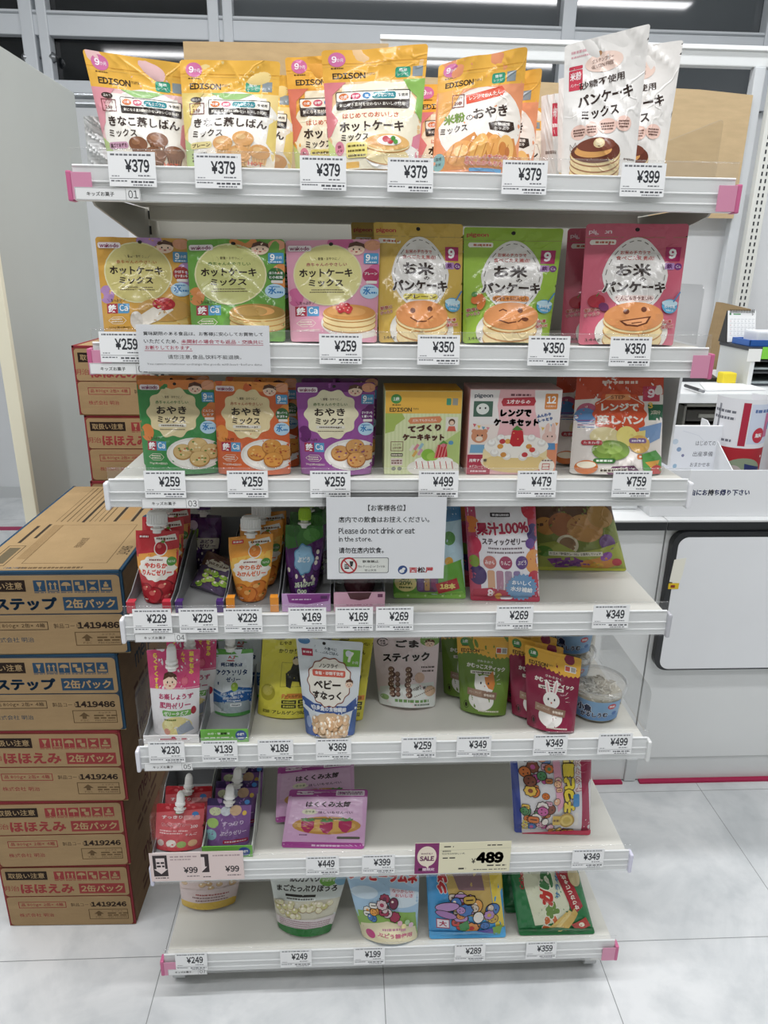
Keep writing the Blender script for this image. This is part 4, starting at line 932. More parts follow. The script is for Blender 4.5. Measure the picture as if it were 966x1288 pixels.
# ------------------------------------------------------------------ printed fronts
DK = '#33241e'
def pancakes(cx, cy, w, h, n=3, topc='#d8964a', edge='#f0d79a', line='#c98b45'):
    out = []; eh = h*.30
    for k in range(n):
        y = cy+h/2-eh-(h-2*eh)*k/max(n-1, 1)
        out += [E(cx, y+h*.07, w/2, eh, line), E(cx, y+h*.045, w/2*.99, eh*.97, edge)]
    return out+[E(cx, cy-h/2+eh, w/2*.97, eh*.92, topc), E(cx-w*.06, cy-h/2+eh*.9, w*.36, eh*.6, '#e0a35a')]
def muffin(cx, cy, r, top, cup): return [P([(cx-r*.85, cy), (cx+r*.85, cy), (cx+r*.6, cy+r*1.0), (cx-r*.6, cy+r*1.0)], cup), [L([(cx+r*d, cy+r*.1), (cx+r*d*.75, cy+r*.95)], .5, '#b9864c') for d in (-.6, -.3, 0, .3, .6)], E(cx, cy-r*.05, r, r*.62, top), E(cx-r*.2, cy-r*.2, r*.45, r*.24, '#e3b87a' if top > '#a0' else '#9a6a48')]
def balls(seed, x0, y0, x1, y1, n, r, cols):
    rd = random.Random(seed); out = []
    for _ in range(n):
        x, y = rd.uniform(x0, x1), rd.uniform(y0, y1); c = rd.choice(cols); out += [E(x, y, r, r*.68, '#a8865c' if c > '#a' else '#2c1c34'), E(x, y-.3, r*.93, r*.63, c), E(x-r*.25, y-r*.35, r*.35, r*.28, '#f3ead8')]
    return out
def kid(cx, cy, r): return RAISE_ABOUT(kid_(cx, cy, r), cy, .74)
def RAISE_ABOUT(e, cy, k):
    if isinstance(e, list): return [RAISE_ABOUT(x, cy, k) for x in e]
    t = e[0]
    if t == 'e': return (t, e[1], cy+(e[2]-cy)*k, e[3], e[4]*k)+e[5:]
    return (t, [(x, cy+(y-cy)*k) for x, y in e[1]])+e[2:]
def kid_(cx, cy, r): return [E(cx, cy, r, r*.9, '#f6d7bd'), P([(cx-r*1.0, cy-r*.1), (cx-r*.8, cy-r*.8), (cx, cy-r*1.1), (cx+r*.9, cy-r*.7), (cx+r*1.02, cy), (cx+r*.6, cy-r*.35), (cx-r*.2, cy-r*.45)], '#5b3a2a'), E(cx-r*.35, cy+r*.1, r*.09, r*.12, DK), E(cx+r*.35, cy+r*.1, r*.09, r*.12, DK), E(cx-r*.55, cy+r*.35, r*.17, r*.11, '#f0a99c'), E(cx+r*.55, cy+r*.35, r*.17, r*.11, '#f0a99c'), E(cx, cy+r*.5, r*.16, r*.09, '#b8443c')]

def edison_top(yb=30, c='#f2b83a', bx=66):
    return [R(0, 0, 100, yb, c), L([(0, yb*.42), (100, yb*.42)], .5, '#d8951a'), L([(0, yb*.50), (100, yb*.50)], .4, '#f6c65a'), E(14, yb*.30, 8.2, yb*.22, '#d972a8'), T('9', 11.5, yb*.29, 5, yb*.20, '#fff4fa', .04), T('か月', 17, yb*.32, 5.5, yb*.11, '#fff4fa', .01), DASH(8, 20, yb*.56, 1.1, '#5a3a14', 2),
            T('EDISON', 25, yb*.80, 32, yb*.19, '#352a20', .035), T('mama', 46, yb*.76, 8, yb*.08, '#5a4428', 0), R(bx, yb*.62, bx+15, yb*.94, '#2f9c7a', 2.5), T('簡単', bx+7.5, yb*.72, 8, yb*.10, '#eef6f0', .01), T('レシピ', bx+7.5, yb*.84, 10, yb*.08, '#eef6f0', 0), R(bx+17, yb*.62, bx+27, yb*.92, '#8e9aa0')]
def edison_steam(side, mid, flavour, pillc, top_m, cup_m):
    return [edison_top(30, '#f2b83a', 66), P([(0, 30), (100, 30), (100, 100), (0, 100)], side), E(56, 72, 52, 44, '#f3efe6'), P([(20, 34), (88, 34), (94, 100), (14, 100)], '#f3efe6'), P([(0, 30), (24, 30), (12, 42), (8, 60), (0, 70)], mid), P([(30, 30), (75, 30), (60, 36), (44, 36)], '#9cc77a'), P([(92, 58), (100, 52), (100, 86), (90, 76)], mid), P([(0, 72), (10, 80), (12, 100), (0, 100)], '#b9cf86'),
            E(15, 36.5, 6, 2.6, '#3a2a22'), T('温めて', 15, 36.5, 8, 2.2, '#f6f0e6', 0), FRAME(8, 40, 23, 50, .9, '#7a3a38'), T('レンジで', 15.5, 42.5, 10, 2.3, '#7a3a38', .01), T('1分', 15, 46.8, 8, 3.8, '#7a3a38', .03),
            R(28, 36.5, 92, 51.5, '#2c211b', 1.6), R(28.8, 37.2, 91.2, 44.6, '#f7f2e6', 1.2), E(35, 41, 5, 2.9, '#e0762c'), T('小麦', 35, 41, 6.4, 2.7, '#fff', .02), E(46.5, 41, 5, 2.9, '#d4476a'), T('砂糖', 46.5, 41, 6.4, 2.7, '#fff', .02), R(53, 38.2, 77, 43.8, '#1f8a94', 2.5), T('アルミニウム', 65, 41, 20, 2.8, '#fff', .01), T('不使用', 84, 41, 10.5, 2.7, '#2c211b', .01), T('気になる素材を使わない おいしさ発見!', 60, 48, 58, 3, '#f7f2e6', .012),
            T('きなこ蒸しぱん', 51, 59, 78, 9.5, '#38261e', .03), T('ミックス', 27, 69.5, 34, 7, '#38261e', .02), P([(26, 84), (60, 76), (100, 92), (100, 100), (22, 100)], '#ece2d0'),
            muffin(44, 80, 11, top_m, cup_m), muffin(66, 75, 11.5, top_m, cup_m), muffin(62, 90, 13, top_m, cup_m), muffin(84, 86, 11, top_m, cup_m), R(7, 77.5, 32, 83.5, pillc, 3), T(flavour, 19.5, 80.5, 21, 3.8, '#4a2a30', .015), DASH(8, 26, 88, 1.6, '#4a3a30', 3), DASH(8, 28, 91, 1.6, '#4a3a30', 4), DASH(8, 24, 94, 1.6, '#4a3a30', 5), R(16, 95.5, 32, 99, '#e07a30', 1), T('HOT', 80, 97, 16, 4, '#e0512c', .02)]
A_ST1 = edison_steam('#f2c6c6', '#e79aa6', '黒ゴマあずき', '#c79ab2', '#84563a', '#6f4630')
A_ST2 = edison_steam('#f5d98c', '#e8cf72', 'プレーン', '#e6d693', '#d9a05c', '#e2b578')
def edison_hot(side, side2):
    return [edison_top(26, '#efb235', 70), R(0, 26, 100, 100, side), E(52, 74, 54, 48, '#f4ecd2'), P([(18, 28), (86, 28), (96, 100), (10, 100)], '#f4ecd2'), P([(0, 26), (22, 26), (8, 36), (6, 50), (12, 58), (4, 70), (0, 72)], side2), P([(78, 26), (100, 26), (100, 60), (92, 52), (93, 40), (84, 34)], '#8fbf58'), P([(0, 72), (8, 82), (10, 100), (0, 100)], '#cfe08c'), P([(92, 72), (100, 68), (100, 100), (88, 100)], '#e08aa0'),
            R(11, 34, 86, 49.5, '#33261e', 2), R(11.8, 34.8, 85.2, 42, '#f7f2e6', 1.4), E(19, 38.4, 5, 2.8, '#e0762c'), T('小麦', 19, 38.4, 7, 2.6, '#fff', .02), E(31, 38.4, 5, 2.8, '#d4476a'), T('砂糖', 31, 38.4, 7, 2.6, '#fff', .02), E(42, 38.4, 4.2, 2.8, '#3f86c0'), T('塩', 42, 38.4, 4, 2.6, '#fff', .02), R(47.5, 35.6, 71.5, 41.2, '#1f8a94', 2.4), T('アルミニウム', 59.5, 38.4, 20, 2.8, '#fff', .01), T('不使用', 78.5, 38.4, 10.5, 2.7, '#2c211b', .01), T('気になる素材を使わない おいしさ発見!', 48, 45.7, 68, 3.2, '#f7f2e6', .012),
            T('はじめてのおいしさ', 46, 55, 58, 4.4, '#d2552e', .015), T('ホットケーキ', 47, 64.5, 68, 8.8, '#38261e', .035), T('ミックス', 29, 73.5, 30, 6.4, '#38261e', .025), E(74, 90, 34, 12, '#f3f1ec'), pancakes(64, 83, 50, 24, 2, '#e7b568', '#f3dfa6'), E(66, 77, 13, 4.2, '#fbf6ee'), E(62, 76, 3.6, 2.6, '#c4263a'), E(67, 77.5, 3.4, 2.4, '#d03a4a'), E(70, 75.4, 2.6, 2, '#4f9a3c'), E(73, 78, 2.4, 1.9, '#5aa444'),
            E(12, 82, 5, 6, '#e08aa0'), T('鉄', 12, 80.5, 4, 2.6, '#7a2a4a', .01), T('大豆', 12, 84, 6, 2.4, '#7a2a4a', .01), R(19, 78, 42, 91, '#efe07a', 3), DASH(21, 40, 81, 1.8, '#6a5a20', 2), DASH(21, 40, 85, 1.8, '#6a5a20', 3), DASH(21, 40, 89, 1.8, '#6a5a20', 4), R(18, 94, 33, 99, '#e8b23a', 1), P([(78, 98), (84, 90), (90, 98), (90, 100), (78, 100)], '#6fb3d8')]
A_HOT = edison_hot('#efc58f', '#e5838a'); A_HOT_O = edison_hot('#e9a83a', '#dd7a62')
A_OYA = [edison_top(26, '#f1b53a', 62), P([(0, 26), (100, 26), (100, 100), (0, 100)], '#ee9a6a'), E(52, 60, 48, 34, '#f5eee4'), P([(2, 26), (30, 26), (12, 50), (2, 60)], '#f0b05a'),
         FRAME(18, 31, 31, 42, .9, '#8a3a34'), T('レンジで', 24.5, 34, 9, 2.2, '#8a3a34', .01), T('20秒', 24.5, 38.5, 9, 3.6, '#8a3a34', .03), P([(33, 32), (74, 27), (78, 31), (75, 35), (34, 40)], '#e2502e'), T('レンジでかんたん', 55, 33.5, 36, 3.6, '#fff3e4', .02, -6),
         T('米粉', 21, 52, 24, 9, '#7a9a3a', .04, -4), T('の', 38, 52.5, 8, 5, '#38261e', .02), T('おやき', 62, 48.5, 40, 10, '#38261e', .035, -5), T('ミックス', 21, 62, 30, 6.4, '#38261e', .025, -4), P([(60, 58), (72, 56), (90, 57), (92, 63), (84, 66), (74, 65), (62, 64)], '#3a2a20'), T('食物繊維', 76, 59, 20, 2.8, '#f5eee4', .02), T('たっぷり', 76, 62.6, 18, 2.8, '#f5eee4', .02),
         P([(8, 98), (12, 82), (30, 72), (44, 66), (52, 76), (60, 66), (76, 72), (92, 70), (98, 84), (96, 98)], '#d98c3c'), E(30, 84, 16, 11, '#e7a04a', -20), E(50, 80, 9, 13, '#f0b45c', 20), E(70, 82, 11, 14, '#eaa54e', -10), E(82, 80, 10, 12, '#f2bd6a'), E(78, 80, 5, 6, '#d4853a'), E(84, 82, 3, 4, '#c7753a'), E(30, 82, 8, 5, '#f3c074', -20), [L([(16+k*9, 92), (22+k*9, 76)], .8, '#c67a32') for k in range(8)],
         E(6, 90, 7, 8, '#7fb0b0'), T('国産', 6, 87, 6, 3, '#2f4a4a', .01), T('お米', 6, 92, 6, 3, '#2f4a4a', .01), T('おいしく手づかみ', 60, 88, 50, 4, '#d8402c', .03, -3, '#fbf3ea', .06), T('やわらかもちもち', 60, 93, 52, 4, '#d8402c', .03, 0, '#fbf3ea', .06), R(40, 97, 78, 100, '#5aa0d4', 1)]
PK = '#efc9bb'
def A_RICE(): return [DASH(8, 34, 7, 2, '#d9a5ad', 1), DASH(8, 30, 10.5, 1.3, '#d9a5ad', 2), E(48, 18, 23, 7, '#eed2c4'), T('グルテンフリー', 46, 16, 26, 3, '#6a4a40', .01, -5), T('GLUTEN FREE', 46, 20, 27, 2.6, '#6a4a40', .01, -5), E(42, 11.5, 2.6, 1.8, '#b98a60'),
                      R(6, 17, 22, 19.5, '#cf3a52', 1), R(6, 20, 22, 35, '#cf3a52', 1), T('米粉', 14, 24.5, 13, 6, '#fbeeee', .03), T('パンケーキ', 14, 31, 12, 2.4, '#fbeeee', .01), T('砂糖不使用', 46, 31.5, 56, 5.6, '#3b2a24', .015, -6), T('パンケーキ', 51, 42.5, 70, 9, '#33231e', .04, -6), T('ミックス', 44, 54, 48, 8, '#33231e', .04, -6),
                      [[E(x, y, rr, 5.6, PK), DASH(x-rr*.7, x+rr*.7, y-1.8, 1.3, '#6a4a40', k), DASH(x-rr*.7, x+rr*.7, y+.2, 1.3, '#6a4a40', k+3), DASH(x-rr*.6, x+rr*.6, y+2.2, 1.3, '#6a4a40', k+6)] for k, (x, y, rr) in enumerate(((18, 67.5, 9), (33, 66, 8.4), (53, 64.6, 12), (75, 63.5, 11)))],
                      pancakes(40, 89, 64, 32, 4, '#6e3a2a', '#f0d79c', '#a86a34'), E(40, 78, 24, 5.2, '#7c4230'), E(42, 77, 7, 3.6, '#e8cf9a'), E(42, 76.6, 5.4, 2.6, '#f3e3ba'), L([(8, 80), (8, 76), (11, 79), (14, 75), (15, 80), (10, 82), (8, 80)], .5, '#6a5a50'), L([(80, 96), (82, 92), (88, 92), (90, 96), (86, 99), (80, 96)], .5, '#6a5a50'), DASH(78, 96, 88, 1.4, '#6a5a50', 6)]

def RAISE(e, k=.93):
    if isinstance(e, list): return [RAISE(x, k) for x in e]
    t = e[0]
    if t == 't': return e[:3]+(e[3]*k,)+e[4:]
    if t == 'e': return e[:2]+(e[2]*k,)+e[3:]
    if t == 'r': return (t, e[1], e[2]*k, e[3], e[4]*k)+e[5:]
    return (t, [(x, y*k) for x, y in e[1]])+e[2:]
def wakodo(*a): return RAISE(wakodo_(*a))
def wakodo_(bg, bg2, circ, sub, title, flav, flavc, food, shape='circle', titlec='#33261f'):
    sh = [E(44, 37, 36, 29, circ), E(44, 37, 33.5, 27, circ)] if shape == 'circle' else [SCALLOP(44, 37, 34, 28, 10, .06, circ)]
    ring = [E(44, 37, 37.5, 30.2, '#e7e2b0')] if shape == 'circle' else []
    return [R(0, 0, 100, 108, bg), R(0, 0, 100, 11, bg2 if shape != 'circle' else bg), E(8, 60, 9, 9, bg2), E(96, 38, 10, 12, bg2), E(58, 3, 14, 6, bg2), E(92, 6, 9, 5, '#e4a07a'), ring, sh, R(2, 5.5, 27, 11.5, '#f2e6ea', 2.2), T('wakodo', 14.5, 8.6, 21, 4, '#8a2a5a', .035), E(48, 4.6, 2.3, 1.6, '#1e1a18'), kid(75, 9.5, 9),
            R(83, 14, 99, 25, '#4d9ccc', 1.4), T('9', 87.5, 18.6, 5, 6.6, '#fff', .04), T('か月', 94, 19, 6, 2.8, '#fff', .01), DASH(85, 97, 23.4, 1.3, '#e8f2f8', 2),
            T('\\ 朝食・おやつに /', 44, 19.5, 28, 3, '#4a3a2c', .01), T('赤ちゃんのやさしい', 43, 25.5, 44, 3.6, sub, .018), T(title[0], 42, 34.5, 58 if len(title[0]) > 3 else 40, 8.4, titlec, .035), T(title[1], 42, 45, 38, 7.4, titlec, .035), DASH(26, 60, 52.5, 1.1, '#6a5c44', 5), DASH(24, 62, 55, 1.1, '#6a5c44', 6) if shape == 'circle' else [R(24, 50, 62, 53.6, flavc if titlec != '#33261f' else '#e9e4d6', 1.5), DASH(28, 58, 51.8, 1.6, '#6a5c44', 7), DASH(26, 60, 56.4, 1, '#6a5c44', 8)],
            E(91, 37, 9, 7, flavc), T(flav[0], 91, 35, 14, 2.8, '#fff', .015), T(flav[1], 91, 39.4, 14, 2.8, '#fff', .015), R(86, 42.6, 98, 45.6, '#e8e2dc', .8), E(90, 54, 10.5, 7, '#b7daf0'), T('水', 87, 53.6, 9, 7, '#2f7fc0', .04), DASH(92, 98, 55, 2, '#2f7fc0', 3), DASH(84, 95, 49.4, 1.1, '#2f7fc0', 4),
            food, T('\\ たっぷり /', 19, 66.5, 22, 3.6, '#3a2a20', .015), R(7, 70, 20, 80.5, '#b03048'), T('鉄', 13.5, 75.2, 10, 8, '#fff', .035), R(20.6, 70, 34, 80.5, '#5aa2d2'), T('Ca', 27.3, 74.6, 10, 6.4, '#fff', .02), L([(8, 88), (14, 84.4), (26, 84.4), (30, 88), (26, 91.6), (14, 91.6), (8, 88)], .5, '#f1e8d6'), DASH(12, 26, 86.7, 1.3, '#f1e8d6', 3), DASH(12, 26, 89.2, 1.3, '#f1e8d6', 4), T('100g(約4枚分)' if shape == 'circle' else '70g(約4回分)', 21, 95.6, 27, 2.8, '#f4eedf' if bg != '#d9a33c' else '#4a3418', .012)]
strawb = lambda cx, cy, n=7: [[E(cx+dx, cy+dy, 3.6, 2.8, c), E(cx+dx-.8, cy+dy-.8, 1, .7, '#f2b0a8')] for dx, dy, c in ((-6, 1, '#c22a34'), (-2, -2, '#d23a3c'), (3, -1.5, '#b81f2e'), (6, 1.5, '#c93038'), (0, 2.4, '#d84a48'), (-4, 3.6, '#b92a32'), (4.6, 4, '#c8323a'))[:n]]
FD_CAKE = [E(74, 88, 38, 15, '#efe9e0'), pancakes(68, 82, 60, 28, 3), strawb(62, 71)]
FD_CAKE_G = [E(74, 90, 38, 14, '#6a9a48'), pancakes(72, 82, 58, 28, 3, '#a5833c', '#d9bf7c'), E(66, 76, 16, 5, '#b08c48')]
FD_CREAM = [E(74, 92, 34, 12, '#e3c069'), E(72, 76, 28, 12, '#c99a48'), P([(38, 88), (60, 74), (76, 70), (82, 76), (66, 88), (46, 96)], '#efe8dc'), E(72, 70, 12, 6.4, '#b8202e'), [E(66+k*3.2, 68+(k*7 % 5), 2, 1.6, '#d84a4a') for k in range(5)], E(42, 88, 7, 9, '#ddd7cf')]
def FD_PATTY(c1, c2, bits): 
    rd = random.Random(int(c1[1:3], 16)); out = [E(72, 84, 38, 17, '#e7e3dc'), E(72, 84, 34, 14.5, '#f4f1ea')]
    for x, y in ((56, 82), (76, 75), (92, 82), (78, 90)):
        out += [E(x, y, 13, 8.6, c2), E(x, y-.8, 12, 7.6, c1)] + [E(x+rd.uniform(-8, 8), y+rd.uniform(-5, 4), 1.6, .9, rd.choice(bits)) for _ in range(9)]
    return out
GREENW = wakodo('#6aa53f', '#e08f48', '#cfd083', '#4a7a2c', ('ホットケーキ', 'ミックス'), ('ほうれん草', 'と小松菜'), '#2f6a34', FD_CAKE_G)
A_W1 = wakodo('#d9a33c', '#b58ac0', '#d5c97c', '#b8642c', ('ホットケーキ', 'ミックス'), ('かぼちゃ', 'さつまいも'), '#a8322e', FD_CREAM)
A_W3 = wakodo('#e3a0b8', '#d3669a', '#e5dd92', '#b0445c', ('ホットケーキ', 'ミックス'), ('プレーン', ''), '#b02a5a', FD_CAKE)
A_O1 = wakodo('#3f8f4c', '#e0843c', '#e6d5a4', '#3a7a3a', ('おやき', 'ミックス'), ('にんじん', 'しらす'), '#e07a34', FD_PATTY('#d9b878', '#b98d4c', ['#c96a3a', '#6a8a3a', '#f0e0b0']), 's')
A_O2 = wakodo('#d8642c', '#e8923a', '#ead6a2', '#b0502c', ('おやき', 'ミックス'), ('鶏レバーと', 'かぼちゃ'), '#3a6a3a', FD_PATTY('#dd983c', '#b8702a', ['#b8582a', '#efc068', '#c8742e']), 's')
A_O3 = wakodo('#9a4f9e', '#6d2a70', '#ece4c0', '#5a7a3a', ('おやき', 'ミックス'), ('さつまいも', 'と紫いも'), '#6d2a70', FD_PATTY('#d49a54', '#a8682e', ['#b8682a', '#efc078', '#8a4a6a']), 's')

def pigeon(bg, flav, flavc, flavbg, face, leaf='#8ab04a'):
    egg = [(51+33*(1+.06*math.cos(a))*math.sin(a)*(1.0 if math.cos(a) < 0 else .74+.26*(1-math.cos(a))), 42-31*math.cos(a)) for a in np.linspace(0, 2*math.pi, 40, endpoint=False)]
    st = [L([(50+(x-50)*.9, 44+(y-44)*.92), (50+(x2-50)*.9, 44+(y2-44)*.92)], .8, '#7a746c') for (x, y), (x2, y2) in list(zip(egg, egg[1:]))[::2]]
    return [R(0, 0, 100, 10, bg), T('pigeon', 14, 6.8, 22, 4.4, '#c2303c' if bg != '#d2637a' else '#f4dfe4', .035), L([(0, 11), (100, 11)], .4, '#9a8a58'), R(5, 13, 30, 17, '#f0ece0', 1.5), DASH(10, 28, 15, 1.8, '#c06a52', 2), E(7, 15.2, 2.6, 2, '#efeae0'), E(50, 4.6, 2.3, 1.6, '#1e1a18'), P([(60, 60), (100, 50), (100, 100), (60, 100)], bg), P(egg, '#edeae6'), st,
            T('お米のチカラで', 50, 23.5, 30, 3.4, '#c0443c', .02), T('食べごたえ満点!', 50, 28, 38, 3.6, '#c0443c', .02), T('お米', 49, 38, 36, 11, '#33241e', .045, 0, '#f6f3ee', .05), T('の', 58, 46, 7, 3.6, '#33241e', .03), T('パンケーキ', 50, 52.5, 64, 9.6, '#33241e', .05, 0, '#f6f3ee', .05), R(30, 59.5, 70, 64.5, flavbg, 3), T(flav, 50, 62, 37, 3.8, flavc, .025),
            R(80, 19, 95, 30.5, '#b02060'), T('9', 87, 24.4, 7.5, 8.4, '#fff', .06), R(80, 32, 90, 37.5, '#b58ac0', .6), T('鉄', 85, 34.7, 6, 4, '#6a2a70', .03), E(94, 34.8, 4, 2.9, '#7a3a80'), T('Ca', 94, 34.8, 5, 2.4, '#e8d8ea', .02),
            E(51, 90, 38, 20, '#eae6dd'), pancakes(51, 86, 62, 38, 3, '#d68a4e', '#f0d9a0'), E(51, 77.4, 30.5, 12, '#d98f52'), face(51, 77),
            E(88, 68, 9.5, 6, '#4fa4cc'), E(88, 65.5, 9.5, 2.6, '#bfe0ee'), L([(92, 64), (99, 56)], 1.6, '#3f7fb8'), T('水+牛乳', 88, 68.4, 14, 3, '#f2f8fb', .02), T('で作れる', 88, 71.6, 10, 2, '#f2f8fb', .01), T('朝食に', 10, 71, 14, 3, '#b0342c', .02, -8, '#f6f0e6', .05), T('ぴったり', 10, 75, 14, 3, '#b0342c', .02, -8, '#f6f0e6', .05), T('冷凍', 86, 81, 12, 3, '#b0342c', .03, -8, '#f6f0e6', .05), T('保存OK', 87, 85, 16, 3.4, '#b0342c', .03, -8, '#f6f0e6', .05), T('144g', 12, 96.5, 14, 3, '#33241e', .01)]
def smile(cx, cy): return [E(cx-11, cy-3, 3, 2.2, '#6a3820'), E(cx+9, cy-4.5, 3, 2.2, '#6a3820'), L([(cx-14, cy+3), (cx-6, cy+6.4), (cx+4, cy+6), (cx+12, cy+1.6)], 1.2, '#6a3820')]
def wink(cx, cy): return [L([(cx-14, cy-4), (cx-10, cy-5.4), (cx-6, cy-4)], 1.2, '#6a3820'), E(cx+9, cy-4.5, 3, 2.2, '#6a3820'), L([(cx-14, cy+4), (cx-4, cy+6.6), (cx+8, cy+5), (cx+12, cy+2)], 1.2, '#6a3820'), E(cx+15, cy+3, 4, 1.6, '#6a3820')]
def laugh(cx, cy): return [E(cx-10, cy-3.5, 3, 2.2, '#6a3820'), E(cx+8, cy-5.5, 3, 2.2, '#6a3820'), P([(cx-16, cy+4), (cx+16, cy+0), (cx+12, cy+6), (cx+2, cy+9), (cx-10, cy+8)], '#6a3820'), P([(cx-13, cy+4.6), (cx+13, cy+1.4), (cx+10, cy+5.4), (cx+2, cy+7.6), (cx-8, cy+7)], '#e8a06a'), L([(cx-4, cy+6), (cx+6, cy+5)], .8, '#6a3820')]
A_PG1 = pigeon('#d4b04a', 'プレーン', '#5a3a20', '#e9d84a', smile)
A_PG2 = pigeon('#9cc23a', 'かぼちゃ&にんじん', '#7a3a14', '#e8923a', wink)+[E(14, 62, 7, 4, '#e0752c', -30), E(18, 66, 4, 6, '#e07a30', 20), E(11, 58, 3, 2.4, '#4a8a3a')]
A_PG3 = pigeon('#d2637a', 'りんご&さつまいも', '#6a2420', '#ead0c8', laugh)+[E(13, 64, 8, 5.6, '#a81f34'), E(20, 69, 5, 3.4, '#6a2a5a', 30), L([(13, 60), (15, 57)], .8, '#4a7a34')]
A_REN = [P([(0, 0), (100, 0), (100, 20), (0, 26)], '#c94a2a'), DASH(30, 70, 8, 3, '#f0d8c8', 3), R(76, 12, 96, 27, '#c23a56', 1), T('9', 86, 19, 9, 9, '#f6e4e8', .05), E(14, 38, 12, 9, '#c25a7a'), E(12, 42, 12, 8, '#5a8ac0'), [R(0, 46+k*2.2, 22, 47+k*2.2, c) for k, c in enumerate(('#8a4a8a', '#d8d0e0', '#8a4a8a', '#5a8ac0'))], R(82, 30, 100, 46, '#2f6a4a'), T('2回分', 91, 38, 12, 4, '#e6e0c8', .02), T('3', 85, 31, 6, 6, '#e8c030', .04),
         SCALLOP(50, 40, 29, 24, 14, .05, '#d9501f'), P([(42, 58), (56, 58), (48, 66)], '#d9501f'), R(34, 20, 62, 26, '#f0a060', 2), T('STEP', 48, 23, 16, 3.6, '#7a2a10', .02), T('レンジで', 50, 33, 42, 8, '#f7f0e6', .05), T('蒸しパン', 50, 46, 52, 9.6, '#f7f0e6', .05), L([(24, 30), (40, 22)], .8, '#f3d8c4'), L([(60, 22), (76, 30)], .8, '#f3d8c4'),
         P([(70, 54), (98, 48), (96, 64), (80, 70)], '#7a9ac4'), P([(66, 58), (78, 56), (76, 70), (68, 68)], '#e7d27a'), E(32, 62, 16, 9, '#e7d9a0'), E(56, 62, 12, 10, '#f0e07a'), E(70, 70, 12, 9, '#e3b45a'), E(38, 76, 20, 10, '#7a9a3c'), E(36, 74, 14, 6, '#95b352'), R(8, 66, 28, 71, '#b83a44', 2.5), T('たまねぎ', 18, 68.5, 15, 2.6, '#f4e4e4', .01), R(58, 64, 78, 69, '#8a6a9a', 2.5), DASH(61, 75, 66.5, 2, '#eee4f0', 4), R(20, 84, 42, 89, '#3f7a3a', 2.5), DASH(23, 39, 86.4, 2, '#e6f0e0', 5), R(66, 80, 84, 85, '#e07a34', 2.5), DASH(69, 81, 82.4, 2, '#fbeee0', 6),
         E(14, 93, 11, 7, '#d8752c'), E(14, 90.6, 9, 3.4, '#f3ead2'), P([(34, 98), (40, 92), (62, 91), (70, 97), (66, 100), (36, 100)], '#7a4a6a'), P([(72, 80), (90, 76), (100, 84), (100, 100), (74, 96)], '#4f9a3c'), P([(76, 88), (96, 86), (90, 98)], '#e0a02c'), E(92, 96, 8, 5, '#c23a30'), R(26, 94, 56, 98, '#e9e1cf', 1), DASH(28, 54, 96, 2.4, '#4a3a30', 7)]

def A_JELLY(bg, bg2, fruit, txt1, txt2, tc, frc):
    fr = []
    rd = random.Random(len(txt2)+ord(bg[2]))
    for x, y, r in ((22, 84, 24), (74, 80, 26), (48, 90, 28), (90, 94, 20), (8, 98, 18)): fr += [E(x, y, r, r*.46, frc[0]), E(x-r*.1, y-r*.05, r*.88, r*.38, frc[1]), E(x-r*.25, y-r*.14, r*.34, r*.12, frc[2]), E(x+r*.06, y-r*.24, r*.12, r*.05, frc[3])]
    return [R(0, 0, 100, 55, bg), P([(0, 34), (100, 24), (100, 60), (0, 60)], bg2), R(8, 5, 34, 11, '#e0343c' if bg != '#c8313a' else '#b0202c', 2), DASH(11, 31, 8, 2.6, '#f6e8e6', 2), P([(44, 9), (92, 4), (96, 12), (48, 17)], '#f0ece4'), DASH(50, 92, 10.4, 2.6, '#6a5040', 5),
            [[E(x, 24, 15, 10.5, '#f4efe6'), E(x, 24, 13, 9, frc[1]), E(x-3, 21, 5, 3, frc[2]), L([(x, 16), (x+3, 13)], 1.2, '#5a3a20'), E(x+6, 14.5, 4, 2, '#5f9a3c', -20)] for x in (60,)], fr, SCALLOP(52, 52, 45, 17.5, 12, .05, '#f4efe6'), DASH(34, 66, 40, 2.4, '#8a3a3a', 9), T(txt1, 50, 48, 56, 7.6, tc, .05), T(txt2, 52, 57.6, 74, 8.4, tc, .05), E(86, 42, 11, 6.4, '#4f8f3a'), T('つぶつぶ', 86, 42, 16, 3.4, '#f1f4e6', .02), DASH(14, 26, 95, 1.6, '#f0e0d8', 3)]
APPLE = ('#7c141e', '#b01f2c', '#d8605c', '#f0c8a0'); ORANGE = ('#b85a12', '#dd7f22', '#f0ad5a', '#5f7a2a'); GRAPE = ('#2a1438', '#4a2560', '#7a58a0', '#c8b0d8')
A_J1 = A_JELLY('#c8313a', '#e9a03c', 0, 'やわらか', 'りんごゼリー', '#d83a2c', APPLE)
A_J3 = A_JELLY('#f0a030', '#f3c04a', 0, 'やわらか', 'みかんゼリー', '#e0662a', ORANGE)
A_J2 = [R(0, 0, 100, 100, '#3a2348'), P([(0, 8), (100, 4), (100, 40), (0, 46)], '#57346c'), R(30, 42, 96, 62, '#d9d3c4', 3), T('ぶどう', 60, 48, 40, 7, '#4a2a5a', .05), T('ゼリー', 62, 56, 50, 7, '#4a2a5a', .05), P([(4, 30), (36, 26), (34, 46), (8, 48)], '#8fae3c'), E(20, 20, 14, 9, '#e0d4e6')]+balls(3, 4, 64, 96, 98, 22, 9, ['#43255c', '#57347a', '#382050'])
A_J2B = [R(0, 0, 100, 100, '#5a4a68'), P([(0, 0), (100, 0), (100, 30), (0, 40)], '#6a4a3c'), SCALLOP(52, 30, 36, 13, 9, .06, '#e6e0cc'), T('マスカット', 52, 30, 52, 8, '#5a3a20', .05)]+balls(8, 20, 52, 98, 94, 18, 10, ['#9ac43c', '#b2d452', '#86b030'])
